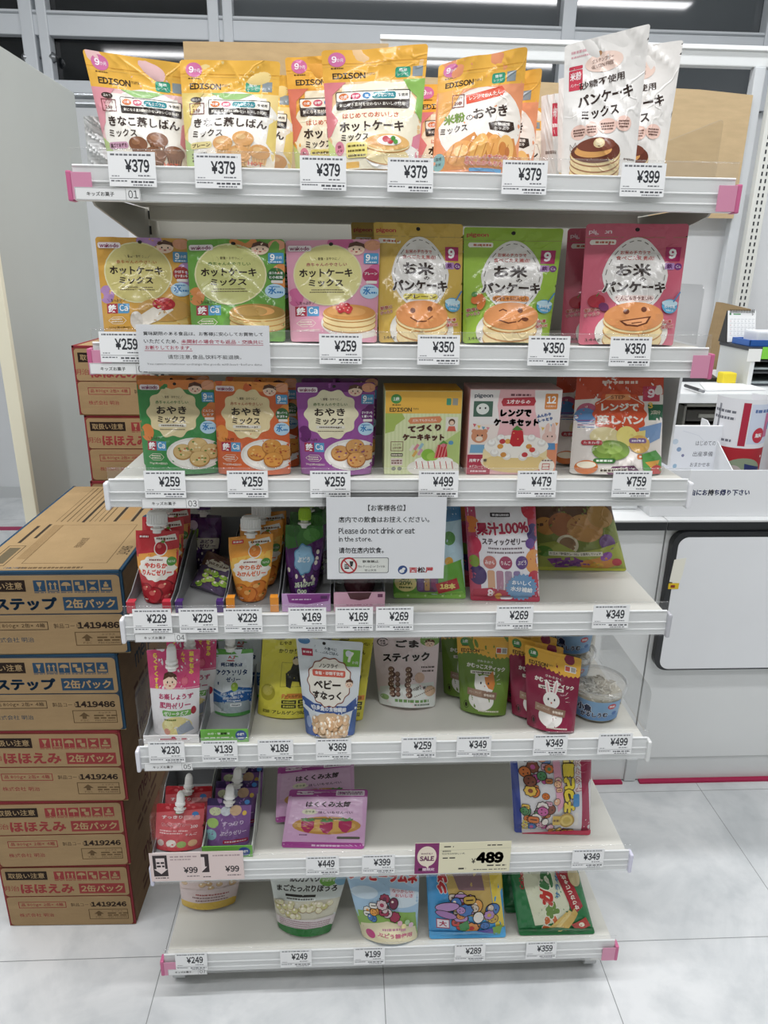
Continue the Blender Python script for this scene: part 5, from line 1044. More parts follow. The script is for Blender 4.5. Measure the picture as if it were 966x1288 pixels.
A_J4 = [R(0, 0, 100, 100, '#5c2a6a'), P([(0, 0), (100, 0), (100, 16), (60, 26), (0, 34)], '#3f7a34'), E(70, 12, 22, 9, '#5a9a48'), E(20, 8, 18, 8, '#356a2e')]+balls(5, 8, 40, 94, 96, 20, 12, ['#5a2a74', '#6d3a8a', '#48205c'])+[SCALLOP(52, 46, 27, 21, 7, .07, '#5f9cc8'), SCALLOP(52, 46, 24.5, 19, 7, .07, '#93c4e4'), T('ぶどう', 52, 46, 34, 8, '#eaf4fa', .05), T('ぷるるんPurun', 56, 80, 66, 7.6, '#eaf2da', .05, -6, '#3f7a3a', .05), T('Qoo', 50, 90, 34, 8, '#eaf2da', .06, -4, '#3f7a3a', .06)]
A_J6 = [R(0, 0, 100, 100, '#b8d8e4'), P([(0, 0), (100, 0), (100, 16), (0, 22)], '#3f80b0'), E(80, 34, 9, 7, '#5a9a48'), E(24, 40, 12, 9, '#e88a3c'), E(78, 58, 6, 5, '#d8a02c'), E(50, 50, 16, 9, '#d25a8a'), P([(0, 66), (30, 60), (70, 62), (100, 56), (100, 100), (0, 100)], '#67ab38'), P([(0, 94), (100, 91), (100, 100), (0, 100)], '#8cc84a'), E(17, 82, 15, 10, '#efe08a'), T('果汁', 17, 77, 12, 4, '#4f6a20', .03), T('20%', 17, 82, 18, 5, '#4f6a20', .04), DASH(8, 26, 87, 2, '#4f6a20', 3), R(32, 70, 62, 92, '#6a4a70', 6), [R(34+k*9, 70, 41+k*9, 90, c, 2) for k, c in enumerate(('#7a5a9a', '#c89a5a', '#8a3a6a'))], P([(58, 82), (88, 76), (92, 88), (62, 94)], '#b8232c'), T('18本', 75, 85, 22, 7, '#f4e07a', .06), [E(8+k*12, 95+(k % 2)*2, 1.6, 1.2, '#c8e890') for k in range(8)]]
A_J7 = [R(0, 0, 100, 100, '#e9e6ec'), P([(0, 0), (14, 0), (16, 100), (0, 100)], '#c24a6a'), P([(86, 0), (100, 0), (100, 100), (88, 100)], '#c0405c'), E(6, 22, 12, 8, '#e2813a'), E(92, 8, 13, 9, '#c2283c'), E(93, 30, 9, 9, '#4a3a74'), E(8, 42, 11, 9, '#c83a58'), E(92, 58, 13, 12, '#e59a4a'), E(12, 72, 12, 10, '#4f3a70'), E(8, 58, 7, 6, '#86a03a'), E(92, 74, 9, 7, '#c23a4a'), E(88, 40, 7, 5, '#6a4a90'), R(34, 10.5, 62, 14.5, '#3a3038', 1), DASH(37, 60, 12.5, 1.8, '#e9e6ec', 2), T('果汁100%', 50, 25, 74, 12.5, '#b01f46', .06, -2, '#f8f4f6', .05), T('スティックゼリー', 51, 37.5, 62, 6.6, '#3c2c34', .03), DASH(28, 76, 44, 1.8, '#7a6a72', 3), DASH(26, 78, 48, 1.8, '#7a6a72', 4),
        [[E(x, 58, 9, 6.6, c), T(tx, x, 58, 13, 4.4, '#f6ecec', .02)] for x, c, tx in ((29, '#c87a72', 'みかん'), (51, '#a84a68', 'りんご'), (74, '#6a4f8a', 'ぶどう'))], [R(x-5, 66, x+5, 96, c, 3) for x, c in ((30, '#d8a884'), (42, '#b88aa0'), (54, '#a890a8'), (66, '#8c7aa8'))], P([(0, 88), (30, 84), (70, 90), (100, 84), (100, 100), (0, 100)], '#b8324e'), SCALLOP(73, 84, 22, 14, 22, .06, '#6f9cc8'), T('おいしく', 73, 79, 28, 5, '#f0f4f8', .04, 6), T('水分補給', 73, 86, 32, 5.4, '#f0f4f8', .04, 6), T('8', 28, 90, 8, 9, '#f4e4ec', .05), E(40, 94, 5, 4, '#e0a03c')]
A_J8 = [R(0, 0, 100, 100, '#7f8a3c'), P([(0, 0), (100, 0), (100, 36), (0, 44)], '#6a4a34'), E(12, 42, 12, 11, '#c8893c'), E(32, 40, 17, 15, '#a8683c'), E(58, 44, 22, 17, '#c49050'), E(80, 30, 17, 14, '#b58a48'), E(34, 64, 13, 12, '#d9cdb0'), E(34, 64, 10, 9, '#8a6a4a'), E(82, 62, 10, 10, '#7a5a8a'), P([(0, 66), (20, 60), (44, 74), (70, 70), (100, 62), (100, 100), (0, 100)], '#a8b048'), P([(10, 84), (40, 80), (60, 92), (20, 98)], '#8a4a94'), P([(46, 86), (76, 80), (96, 90), (70, 100), (50, 98)], '#d9903c'), E(78, 80, 8, 5, '#9a5ab0', -30), E(90, 88, 6, 5, '#c23a4a'), E(66, 92, 8, 4, '#e0a82c'), E(8, 74, 9, 7, '#5f8f34'), [E(20+k*4, 86+(k*5 % 7), 2.4, 1.8, '#6d3a8a') for k in range(8)], R(12, 73.6, 74, 79.2, '#e9e4d0'), T('カゴメ「野菜生活100」を使用しています。', 43, 76.4, 60, 3.6, '#3a3428', .015), P([(0, 95), (100, 97), (100, 100), (0, 100)], '#c4c83a')]
A_K1 = [R(0, 0, 100, 46, '#d8487c'), R(0, 46, 100, 100, '#e9e7e9'), L([(0, 46), (100, 44)], 1.2, '#f3b7cc'), [[T(ch, 15, 7+k*7.2, 7.6, 6, '#f2d63c', .05) for k, ch in enumerate('らくすくする')]], [[T(ch, 84, 5+k*7, 9, 6, '#f2d63c', .05) for k, ch in enumerate('薬を包み')]], [[T(ch, 68, 5+k*7, 7.5, 5.4, '#f2d63c', .05) for k, ch in enumerate('んで')]], kid(42, 37, 14), E(71, 37, 7, 4.6, '#e6738c'), FRAME(65, 33.6, 77, 40.4, .5, '#c02848'), L([(70, 33), (74, 30)], .8, '#c02848'),
        T('お楽しょうず', 54, 54, 70, 6.8, '#b8446c', .045), T('服用ゼリー', 52, 64, 64, 7.4, '#b8446c', .045), R(26, 69.6, 86, 76, '#6fae52', 3), T('ゼリータイプ', 55, 72.8, 50, 4.4, '#f2f6ec', .03), E(56, 88, 32, 11.5, '#e9dc96'), P([(56, 90), (82, 82), (92, 94), (60, 99)], '#aab4c4'), E(40, 86, 10, 6, '#efe9a8'), E(90, 71, 5, 4.6, '#a8243a'), DASH(30, 56, 80, 2, '#7a8a3a', 4), E(36, 94, 7, 4, '#e3a08c')]
A_K2 = [R(0, 0, 100, 12, '#62ab4a'), P([(0, 10), (100, 6), (100, 100), (0, 100)], '#dfe8ee'), P([(0, 58), (30, 66), (70, 56), (100, 60), (100, 84), (60, 80), (0, 88)], '#2c62a4'), P([(0, 62), (30, 70), (70, 60), (100, 64), (100, 66), (70, 62), (30, 72), (0, 65)], '#8fb4d8'), P([(0, 82), (40, 78), (100, 78), (100, 100), (0, 100)], '#a8b6bc'), P([(0, 84), (20, 88), (44, 96), (60, 100), (0, 100)], '#e8eef2'), P([(0, 96), (100, 94), (100, 100), (0, 100)], '#58a552'), T('Aji', 52, 13, 16, 6, '#c22c34', .05), E(50, 18, 10, 1, '#c22c34'),
        T('経口補水液', 52, 24, 50, 6.4, '#24406e', .04), T('アクアソリタ', 52, 35.4, 72, 8.6, '#24406e', .05), T('ゼリー', 56, 45.6, 34, 7.4, '#24406e', .045), E(60, 56, 8.4, 6.4, '#9cc43c'), E(58, 54, 3, 2, '#c6de7c'), L([(60, 50), (62, 47.4)], .8, '#5a7a2a'), E(20, 52, 2, 2.4, '#24406e'), T('水分・電解質を', 54, 65.6, 60, 4.4, '#dfe9f4', .02, -5), T('補給の際にも', 56, 71.4, 50, 4.4, '#dfe9f4', .02, -5), DASH(42, 76, 76, 2, '#dfe9f4', 6), R(50, 80, 78, 85, '#e9edf0', 2), DASH(54, 74, 82.5, 2, '#6a7a84', 3)]
A_K3 = [T('おやさいせんべい', 62, 10, 60, 4.6, '#4a4414', .03), T('かりかりせん', 58, 20, 54, 5.4, '#4a4414', .03), E(32, 4, 12, 2.4, '#8a8420'), FRAME(38, 34, 84, 62, .7, '#8a8430'), P([(48, 62), (46, 46), (54, 42), (60, 30), (70, 32), (76, 42), (84, 48), (80, 64), (72, 62), (70, 56), (58, 56), (56, 64)], '#2a2a24'), E(64, 31, 7.4, 5.2, '#d9c8a4'), P([(57, 30), (60, 26), (70, 26), (72, 31), (64, 28.6)], '#2a2a24'), R(42, 70, 98, 76, '#d8862c', 1), T('アレルゲン28品目', 70, 73, 44, 3.4, '#4a3410', .02), [R(42+(k % 2)*28, 77.6+(k//2)*5.4, 67+(k % 2)*28, 82+(k//2)*5.4, '#3a3a22', .8) for k in range(4)], [DASH(45+(k % 2)*28, 64+(k % 2)*28, 79.8+(k//2)*5.4, 2, '#d8d048', k) for k in range(4)], E(17, 70, 13, 10, '#b5ab2a'), E(16, 68, 9, 6, '#c8bd4a'), T('アレルゲン28品目', 60, 93, 66, 5, '#3a3a1c', .03), R(10, 91, 22, 95, '#8a8420', 1)]
A_K4 = [R(0, 0, 100, 100, '#dfe6ec'), P([(0, 60), (22, 66), (80, 68), (100, 58), (100, 72), (72, 76), (20, 74), (0, 68)], '#3c5a9c'), P([(0, 72), (10, 76), (22, 100), (0, 100)], '#45649f'), P([(100, 70), (92, 74), (86, 100), (100, 100)], '#45649f'), P([(0, 100), (100, 100), (100, 96), (0, 96)], '#3c5a9c'), E(12, 3, 9, 3.6, '#4f86b8'), E(42, 4, 2.6, 1.8, '#1e1a18'), T('手づかみ食べに', 44, 9, 34, 3.6, '#3a4a5a', .02, 6), T('かんたんごはん', 46, 13.4, 36, 3.4, '#3a4a5a', .02, 6), R(7, 11, 24, 18.6, '#b8304a'), DASH(9, 22, 14.6, 2, '#f2dfe2', 2), R(71, 9, 97, 27, '#7cb83c', 1), T('7', 81, 17, 12, 11, '#f4f7ee', .07), T('か月', 90, 22.6, 9, 3, '#f4f7ee', .01), SCALLOP(50, 44, 37, 25, 14, .035, '#8a4434'), SCALLOP(50, 44, 35.4, 23.8, 14, .035, '#f3eee2'), T('ノンフライ', 48, 27.4, 30, 4.4, '#33241e', .03), R(22, 31.6, 76, 38.6, '#d8604c', 3), T('食塩・砂糖不使用', 49, 35, 46, 3.8, '#fbeee6', .025), T('ベビー', 46, 46.4, 46, 9, '#2c201c', .05), T('すなっく', 46, 57.4, 50, 8.6, '#2c201c', .05), kid(83, 45, 6.4), T('白身魚の食物繊維', 50, 70.5, 62, 5, '#e9eef6', .04, 3), SCALLOP(52, 88, 36, 13.5, 18, .02, '#cdb08c')]+balls(6, 22, 80, 82, 97, 40, 6, ['#d9b48c', '#e3c29c', '#cda47a'])+[E(10, 86, 5, 6, '#8fa4cc')]
A_K5 = [R(0, 0, 100, 100, '#efdcdf'), P([(0, 76), (30, 70), (100, 66), (100, 100), (0, 100)], '#e4e8e4'), E(15, 12, 9, 6, '#4a3a3a'), E(15, 12, 7.4, 4.8, '#efdcdf'), T('和菓', 15, 10.6, 8, 3, '#4a3a3a', .02), T('子屋', 15, 14.2, 8, 3, '#4a3a3a', .02), E(86, 10, 15, 8, '#86b05a'), DASH(74, 98, 6, 1.8, '#f2f4e8', 2), kid(86, 14, 7.6), T('ごま', 52, 14.6, 36, 11, '#33262a', .06, 0, '#f8f0f0', .05), T('スティック', 50, 33, 74, 12, '#33262a', .06, -2, '#f8f0f0', .05),
        [[E(x+math.sin(k*1.7)*1.6, 50+k*6.6, 5.2, 4, '#5a3c34'), E(x-.6, 49.4+k*6.6, 4.2, 3, '#8a6656'), E(x+1.6, 50+k*6.6, 1.2, .9, '#e2cdb4'), E(x-2, 51+k*6.6, 1.0, .8, '#e2cdb4')] for x in (26, 54) for k in range(6)], [[E(36, 56+k*6.6, 4.2, 3.6, '#6a4a40'), E(35.6, 55.4+k*6.6, 3.2, 2.6, '#9a7868')] for k in range(5)], DASH(74, 96, 46, 2.6, '#6a5a5a', 3), DASH(76, 94, 51, 2.6, '#6a5a5a', 4), E(72, 60, 8, 7, '#dcb8a4'), T('たんぱく質入り', 74, 74, 40, 4, '#5a4a4a', .02, -6), E(90, 78, 9, 7, '#cfae90'), DASH(30, 88, 91, 4, '#6f9a54', 5), E(12, 88, 8, 4, '#8fb070'), [E(62+(k*37 % 34), 62+(k*23 % 24), 1, .7, '#6a5448') for k in range(16)], DASH(64, 90, 96, 2.6, '#7a8a7a', 6)]
def A_MUC(bg, animal, cc):
    pts = [(0, 0), (100, 0), (100, 24)]+[(100-4*k, 24+(2.4 if k % 2 else 0)+3*math.sin(k*.25)) for k in range(26)]+[(0, 24)]
    an = []
    if animal == 'cat': an = [E(46, 82, 26, 13, '#f2efea'), P([(32, 62), (34, 46), (44, 54), (58, 53), (68, 44), (72, 62), (68, 70), (36, 70)], '#f2efea'), E(52, 62, 20, 12, '#f2efea'), P([(52, 52), (58, 52), (68, 44), (73, 60), (70, 68), (60, 66), (54, 60)], '#d9822f'), E(45, 60, 1.6, 1.6, '#2b1e1a'), E(60, 60, 1.6, 1.6, '#2b1e1a'), P([(51, 63), (54, 63), (52.5, 65)], '#c06a5a')]
    else: an = [E(48, 82, 24, 13, '#f2efea'), E(42, 48, 4.4, 11, '#f2efea', -12), E(56, 46, 4.4, 11, '#f2efea', 12), E(42, 48, 2, 8, '#e7b9bc', -12), E(56, 46, 2, 8, '#e7b9bc', 12), E(49, 61, 16, 10, '#f2efea'), E(43, 60, 1.5, 1.6, '#2b1e1a'), E(55, 60, 1.5, 1.6, '#2b1e1a'), E(49, 64, 1.6, 1.2, '#c06a5a')]
    return [P(pts, '#f0b636'), E(15, 8, 8.6, 6, '#3f8f4a'), T('1歳', 15, 7.4, 10, 4.4, '#f1f5ea', .04), DASH(9, 22, 13.2, 1.2, '#5a3a14', 2), L([(0, 4), (100, 4)], .4, '#d8951a'), T('EDISON', 24, 19.4, 34, 4.8, '#352a20', .035), T('mama', 46, 18.4, 8, 2, '#5a4428', 0), R(72, 14, 92, 22, '#f0efe8', .8), R(73, 15, 81, 21, '#d0564a', .6), R(83, 15, 91, 21, '#a8a49c'),
            T('さわらかく', 52, 33, 30, 3, '#e9e4d8', .02, 4), T('かむっこスティック', 54, 40, 74, 6, '#f1ece2', .05, 5), R(24, 45, 72, 49, '#ece7dc', 1.4), DASH(28, 68, 47, 1.8, '#5a4a40', 4), an, L([(76, 56), (82, 54)], .8, '#e9e4d8'), L([(77, 60), (84, 60)], .8, '#e9e4d8'), L([(76, 52), (80, 48)], .8, '#e9e4d8'), P([(18, 67), (78, 71), (76, 80), (17, 76)], '#8f6f5c'), P([(18, 67), (48, 69), (47, 78), (17, 76)], '#a3826c'), T('かむっこスティック', 33, 72, 24, 3, '#e9dccb', .01, 3), T('食物繊維', 62, 74.6, 22, 3.4, '#f0e4d4', .02, 3), E(50, 84, 10, 4, '#f2efea'), E(14, 90, 5, 5, '#2b241e'), E(14, 90, 4.2, 4.2, cc), E(14, 90, 2.4, 3, '#2b241e'), DASH(40, 84, 95, 2, '#e6e0d0', 6)]
A_M1 = [P([(0, 0), (100, 0), (100, 12), (0, 20)], '#b3202c'), E(82, 24, 7, 6, '#3f7fbe'), T('すっきり', 34, 30, 44, 7.4, '#f4d4d4', .04, 0, '#8a1420', .05), T('りんごゼリー', 44, 46, 62, 7.8, '#b81f30', .05, 0, '#f6dada', .05), R(58, 26, 92, 36, '#e4a0a0', 3), T('100', 82, 50, 14, 6, '#f6e4e4', .03), DASH(10, 70, 58, 2.6, '#f0c8c8', 4), DASH(10, 60, 63, 2.6, '#f0c8c8', 5), E(14, 84, 8, 7, '#d8c4bc'), E(38, 84, 11, 8, '#e9e2d8'), E(60, 86, 10, 7, '#9aba6a'), E(82, 85, 9, 7, '#e0b78a'), R(2, 93, 98, 100, '#d04a52'), T('りんご', 78, 66, 22, 5, '#f6e0e0', .03), E(46, 20, 6, 4, '#5f8f34')]
A_M2 = [P([(0, 0), (100, 0), (100, 16), (0, 16)], '#3b2a5c'), R(0, 16, 100, 100, '#8a5fa0'), E(20, 28, 14, 9, '#d4dcae'), E(44, 27, 12, 10, '#d8e0e8'), E(66, 26, 13, 11, '#d9b690'), E(86, 32, 5, 5, '#e8c14c'), E(16, 52, 14, 10, '#a8cf6a'), E(14, 76, 14, 11, '#8fc4cc'), E(90, 9, 6, 5, '#3f7fbe'), T('すっきり', 62, 52, 48, 9, '#d8c0e4', .05, -3, '#5c3274', .05), T('ぶどうゼリー', 64, 70, 58, 9, '#d8c0e4', .05, -3, '#5c3274', .05), R(44, 84, 98, 92, '#b82a4c', 3), DASH(48, 94, 88, 3, '#f0d0dc', 5)]
A_M3 = [R(0, 0, 100, 13, '#a83a94'), R(10, 2.6, 32, 9.4, '#e4cfe0', 1.5), DASH(14, 28, 6, 2.6, '#7a3a70', 2), R(60, 2, 96, 11, '#e9d8e6', 1), DASH(62, 94, 4.6, 2, '#7a4a72', 3), DASH(62, 94, 8, 2, '#7a4a72', 4), R(0, 13, 100, 90, '#d9a9d2'), P([(6, 16), (94, 16), (96, 60), (4, 60)], '#e0b8da'), T('はくくみ太郎', 52, 26, 56, 10.4, '#332028', .045), E(30, 39, 10, 5, '#e6e2c8'), T('さつま', 30, 39, 12, 4, '#4a6a34', .02), T('ほしいもせんべい', 62, 40, 42, 4.6, '#4a2a48', .02), E(52, 62, 42, 15, '#c8923c'), E(52, 62, 36, 11, '#d9a952'), L([(20, 51), (84, 51)], 1.1, '#3d5a30'),
        [[P([(x-8, y-6), (x, y-10), (x+8, y-6), (x+8, y+4), (x+2, y+13), (x-3, y+11), (x-8, y+3)], '#b4245c'), P([(x-9, y-8), (x-3, y-13), (x, y-9), (x+5, y-13), (x+9, y-8), (x, y-6)], '#4f8a44')] for x, y in ((29, 62), (52, 63), (75, 61))], R(66, 80, 94, 84, '#5a5a4a', 1), R(0, 90, 100, 100, '#a83a94'), DASH(36, 70, 95.4, 3, '#e6c4e0', 6), DASH(20, 30, 78, 2, '#7a4a72', 8)]
def BUSY(seed, x0, y0, x1, y1, n, r0, r1, cols, k=.8, line=DK):
    rd = random.Random(seed); out = []
    for i in range(n):
        x, y, r_ = rd.uniform(x0, x1), rd.uniform(y0, y1), rd.uniform(r0, r1); c = rd.choice(cols); f = i % 4
        if f == 0: out += [SCALLOP(x, y, r_*1.08, r_*1.08*k, 8, .07, line), SCALLOP(x, y, r_*.94, r_*.94*k, 8, .07, c), E(x, y, r_*.4, r_*.4*k, rd.choice(cols))]
        elif f == 1: out += [E(x, y, r_*1.05, r_*1.05*k, line), E(x, y, r_*.92, r_*.92*k, c), [E(x+r_*.45*math.cos(a), y+r_*.45*k*math.sin(a), r_*.13, r_*.13*k, line) for a in (0.3, 2.2, 4.2)]]
        elif f == 2: out += [R(x-r_, y-r_*.75*k, x+r_, y+r_*.75*k, line, r_*.5), R(x-r_*.88, y-r_*.63*k, x+r_*.88, y+r_*.63*k, c, r_*.42), L([(x-r_*.5, y), (x+r_*.5, y)], r_*.18, line)]
        else: out += [E(x, y, r_*.8, r_*1.1*k, line, 25), E(x, y, r_*.68, r_*.97*k, c, 25), E(x-r_*.2, y-r_*.3*k, r_*.22, r_*.2*k, '#f2e6d8')]
    return out
A_M4 = [R(0, 0, 100, 100, '#dfdde0'), P([(0, 0), (8, 0), (10, 100), (0, 100)], '#3f4fa0'), P([(84, 0), (100, 0), (100, 100), (88, 100)], '#a82c50'), BUSY(5, 12, 6, 46, 94, 46, 4, 8, ['#c2783c', '#e4b93c', '#c85a9c', '#3f74b8', '#4f8f5a', '#e9e2da', '#8a4a34', '#d8742c', '#d9a4b8']),
        P([(50, 2), (58, 2), (62, 62), (55, 70), (51, 40)], '#e4a0b8'), BUSY(9, 52, 20, 60, 60, 4, 4, 5, ['#d97a9c', '#e9b48c', '#e6c8b0']), R(62, 4, 78, 66, '#e9dcd6', 3), [T(ch, 69, 12+k*13, 16, 12, '#e9cf2a', .09, -90, '#3a2418', .06) for k, ch in enumerate('チョビっ子')], [T(ch, 82, 10+k*8.6, 8, 6.4, '#f0dcd8', .06, -90, '#a8243c', .06) for k, ch in enumerate('ビスケット')], R(74, 50, 82, 64, '#4a90c8', 2), E(66, 80, 10, 9, '#b8953a'), E(66, 80, 8, 7, '#e0c668'), E(66, 80, 5, 4.4, '#cbb04e'), R(48, 74, 58, 86, '#d9b64a', 1), DASH(49, 57, 80, 3, '#7a5a24', 3), T('どうぶつ', 13, 88, 14, 7, '#e6cf2a', .06, -90), R(77, 72, 82, 88, '#e9e6e0', 1), BUSY(11, 46, 94, 84, 98, 9, 3, 5, ['#d8742c', '#c85a9c', '#e4b93c']), P([(10, 99), (100, 94), (100, 100), (10, 100)], '#c42c50')]
A_N1 = [R(0, 0, 100, 40, '#dcc8c4')]+balls(12, 4, 18, 96, 62, 40, 5.4, ['#dcb98c', '#e6c9a0', '#cfa878'])+[P([(0, 66), (100, 60), (100, 88), (0, 90)], '#d8c6c4'), DASH(30, 86, 72, 2.6, '#a85a5a', 3), DASH(24, 80, 77, 2.4, '#8a6a6a', 4), DASH(30, 86, 82, 2.4, '#8a6a6a', 5), P([(0, 88), (100, 84), (100, 100), (0, 100)], '#d9b440')]
A_N2 = [R(0, 0, 100, 100, '#dfe6e2'), T('ベビーぼうろ', 82, 18, 30, 6, '#c2343c', .04), T('鉄分入り', 46, 28, 40, 11, '#2f2a26', .05), T('まごたっぷりぼうろ', 50, 41, 84, 8.6, '#2f2a26', .04), R(20, 48.6, 64, 51.6, '#2f2a26'), DASH(22, 62, 54, 2, '#5a5a54', 3), E(78, 31, 12, 7.6, '#72b046'), T('かぼちゃ', 78, 31, 17, 4, '#eef4e4', .02), E(95, 31, 9, 7, '#86b8d4'), P([(0, 58), (100, 54), (100, 76), (0, 82)], '#d3d0bc')]+balls(14, 4, 58, 96, 76, 34, 5.4, ['#d6d2a4', '#c8c488', '#e2deba'])+[P([(0, 80), (100, 76), (100, 92), (0, 94)], '#dcd3d4'), [DASH(8, 94, 81+k*2.6, 1.6, '#a88a92', k+4) for k in range(4)], P([(0, 91), (100, 88), (100, 100), (0, 100)], '#2f7a3c')]
A_N3 = [R(0, 0, 100, 100, '#a9cbe6'), P([(0, 0), (100, 0), (100, 20), (0, 10)], '#e8b8c4'), E(80, 48, 26, 10, '#d8e8f2'), E(20, 40, 20, 8, '#cfe2f0'), P([(0, 64), (40, 58), (100, 66), (100, 100), (0, 100)], '#8fb85a'), P([(0, 80), (50, 72), (100, 84), (100, 100), (0, 100)], '#e6ddb8'), T('クッピーラムネ', 50, 20, 96, 15, '#c8242e', .08, 5, '#f6eee8', .06), P([(58, 34), (94, 40), (92, 48), (58, 44)], '#e6e0ea'), T('なつかしい', 76, 39, 30, 4, '#d0606c', .02, 6), T('おいしさ', 78, 44, 26, 4, '#d0606c', .02, 6), BUSY(3, 16, 48, 34, 72, 7, 5, 8, ['#efa54a', '#4f86c4', '#e8c4a0', '#f2efe6'], .7), BUSY(4, 44, 44, 66, 72, 9, 6, 9, ['#7a3a54', '#a8405c', '#d9c4c8', '#8a4a64'], .7), [E(70+k*6, 74+(k % 2)*4, 4, 3, c) for k, c in enumerate(('#e9b4c4', '#f2e3a8', '#b4d6a4', '#e8c4d8'))], T('ぶどう糖使用', 60, 90, 60, 6, '#c86a84', .04, 3), DASH(40, 80, 82, 3, '#c08a9c', 4), E(18, 90, 8, 6, '#d04a8a')]
A_N4 = [R(0, 0, 100, 100, '#3f9cd8'), P([(80, 0), (100, 0), (100, 100), (88, 100), (84, 50)], '#e8cc3a'), P([(20, 0), (80, 0), (84, 60), (76, 74), (30, 60)], '#c9a95c'), P([(30, 6), (70, 6), (74, 36), (40, 34)], '#8a6a70'), [T(ch, 22-k*1.5, 8+k*12, 15, 13, '#c2242e', .09, -76, '#f4efe8', .06) for k, ch in enumerate('ミック')], BUSY(21, 34, 40, 84, 84, 34, 5, 10, ['#d88a3c', '#e2a04a', '#3f74b8', '#d6c7b8', '#c8a23c', '#c43a34', '#e9e4dc', '#b58ac0'], .8), E(24, 54, 16, 6, DK, -10), E(24, 54, 15, 5, '#b58ac0', -10), E(22, 64, 14, 5, DK, 10), E(22, 64, 13, 4.2, '#a878b4', 10), R(10, 72, 26, 84, '#e9e4ee'), T('大', 18, 78, 10, 8, '#b02a4c', .04), FRAME(10, 72, 26, 84, 1, '#b02a4c'), P([(38, 78), (50, 72), (52, 84), (46, 88), (40, 86)], '#3f8a4a'), P([(0, 90), (100, 86), (100, 100), (0, 100)], '#4aa8e2'), P([(60, 88), (90, 84), (84, 94)], '#5a4fa8'), P([(82, 84), (96, 82), (92, 96), (84, 96)], '#7aa83c')]
A_N5 = [R(0, 0, 100, 100, '#2f7f4a'), P([(12, 0), (76, 0), (72, 62), (64, 80), (22, 86)], '#e3e6c8'), [T(ch, 43+(k % 2)*5, 83-k*19.5, 27, 19, c, .09, -76, '#f3f2de', .05) for k, (ch, c) in enumerate((('じ', '#d86a2c'), ('ゃ', '#6a8f34'), ('が', '#c8342c'), ('り', '#3f7f44')))], T('Calbee', 14, 26, 26, 6, '#c2343c', .04, -82), T('サラダ味', 63, 30, 40, 7, '#3f80b0', .03, -76), P([(62, 10), (80, 8), (92, 62), (76, 72)], '#b02a34'), T('かりカリじゃが', 78, 42, 48, 7, '#f4e8d8', .05, -102), P([(36, 92), (66, 66), (70, 72), (44, 98)], '#d9b860'), P([(44, 92), (70, 64), (76, 68), (54, 98)], '#e6cc80'), P([(56, 86), (78, 62), (82, 70), (62, 94)], '#d2ac50'), E(90, 24, 9, 12, '#d9c690'), P([(70, 84), (92, 76), (96, 88), (76, 94)], '#b83a2c'), E(84, 85, 4, 3, '#e6e0c8'), P([(0, 92), (50, 88), (100, 92), (100, 100), (0, 100)], '#2a7342')]

# ------------------------------------------------------------------ top shelf
p1 = pouch('snack_pouch', 'pink and yellow steamed bread mix pack at the left end of the top shelf', 'pouch', A_ST1, '#f2c6c6', (103, 61), (238, 82), (140,), (240,), 0, Y=.055, lean=.008, Tk=.05, seal=13, seed=3, group='steamed bread packs', wave=.002)
p2 = pouch('snack_pouch', 'yellow steamed bread mix pack with light muffins, second from left on the top shelf', 'pouch', A_ST2, '#f5d98c', (225, 74.5), (353, 79), (236,), (345,), 0, Y=.035, lean=.02, Tk=.05, seal=13, seed=4, group='steamed bread packs')
dup(p2, .018, .055, -.004, 'light muffin steamed bread pack standing right behind its yellow twin on the top shelf')
p4 = pouch('snack_pouch', 'cream hotcake mix pack with fruit-topped pancake, front of the top shelf middle', 'pouch', A_HOT, '#efc58f', (404, 65), (539, 54), (416,), (524,), 0, Y=.035, lean=.02, Tk=.05, seal=12, seed=5, group='hotcake packs', wave=.004)
p3 = pouch('snack_pouch', 'orange hotcake mix pack peeking out left of the fruit-topped hotcake pack', 'pouch', A_HOT_O, '#e9a83a', (358, 72), (480, 66), (373,), (480,), 0, Y=.095, lean=.01, Tk=.04, seal=12, seed=6, group='hotcake packs')
p5 = pouch('snack_pouch', 'salmon rice-flour oyaki mix pack with curved yellow top on the top shelf', 'pouch', A_OYA, '#ee9a6a', (553, 78), (661, 65), (543,), (650,), 0, Y=.04, lean=.02, Tk=.05, seal=12, seed=17, group='oyaki packs', wave=.012)
dup(p5, .036, .06, -.010, 'salmon oyaki mix pack showing its right edge behind the front oyaki pack')
dup(p4, .125, .075, -.012, 'cream hotcake pack showing as a sliver left of the salmon oyaki pack', sc=.94)
A_SM = [edison_top(28, '#f1b53a', 60), R(0, 28, 100, 100, '#f0e6d4'), E(50, 60, 38, 18, '#f8f3e8'), L([(20, 46), (80, 46), (88, 60), (80, 76), (20, 76), (12, 60), (20, 46)], .8, '#8a5a40'), T('プリン', 50, 60, 62, 10, '#38261e', .04), E(44, 90, 30, 9, '#c79a5c'), R(64, 84, 92, 96, '#a85a4a', 2)]
pouch('snack_pouch', 'small yellow-topped cream pack between the oyaki packs and the white pancake packs', 'pouch', A_SM, '#f0e6d4', (637, 134), (685, 137), (634,), (684,), 0, Y=.16, lean=.01, Tk=.03, seal=12, seed=8)
A_WP = [R(60, 10, 90, 46, '#cf3a52', 2), T('米粉', 75, 20, 22, 10, '#fbeeee', .03), DASH(62, 88, 34, 4, '#fbeeee', 2), DASH(20, 80, 64, 4, '#8a7a70', 3)]
pw = pouch('snack_pouch', 'plain white pack with a small red label behind the oyaki packs', 'pouch', A_WP, '#eceae7', (681, 121), (703, 118), (680,), (703,), 0, Y=.13, lean=.01, Tk=.02, seal=9, seed=9, group='white packs')
dup(pw, .016, -.03, .016, 'plain white pack edge standing just left of the tall white pancake pack')
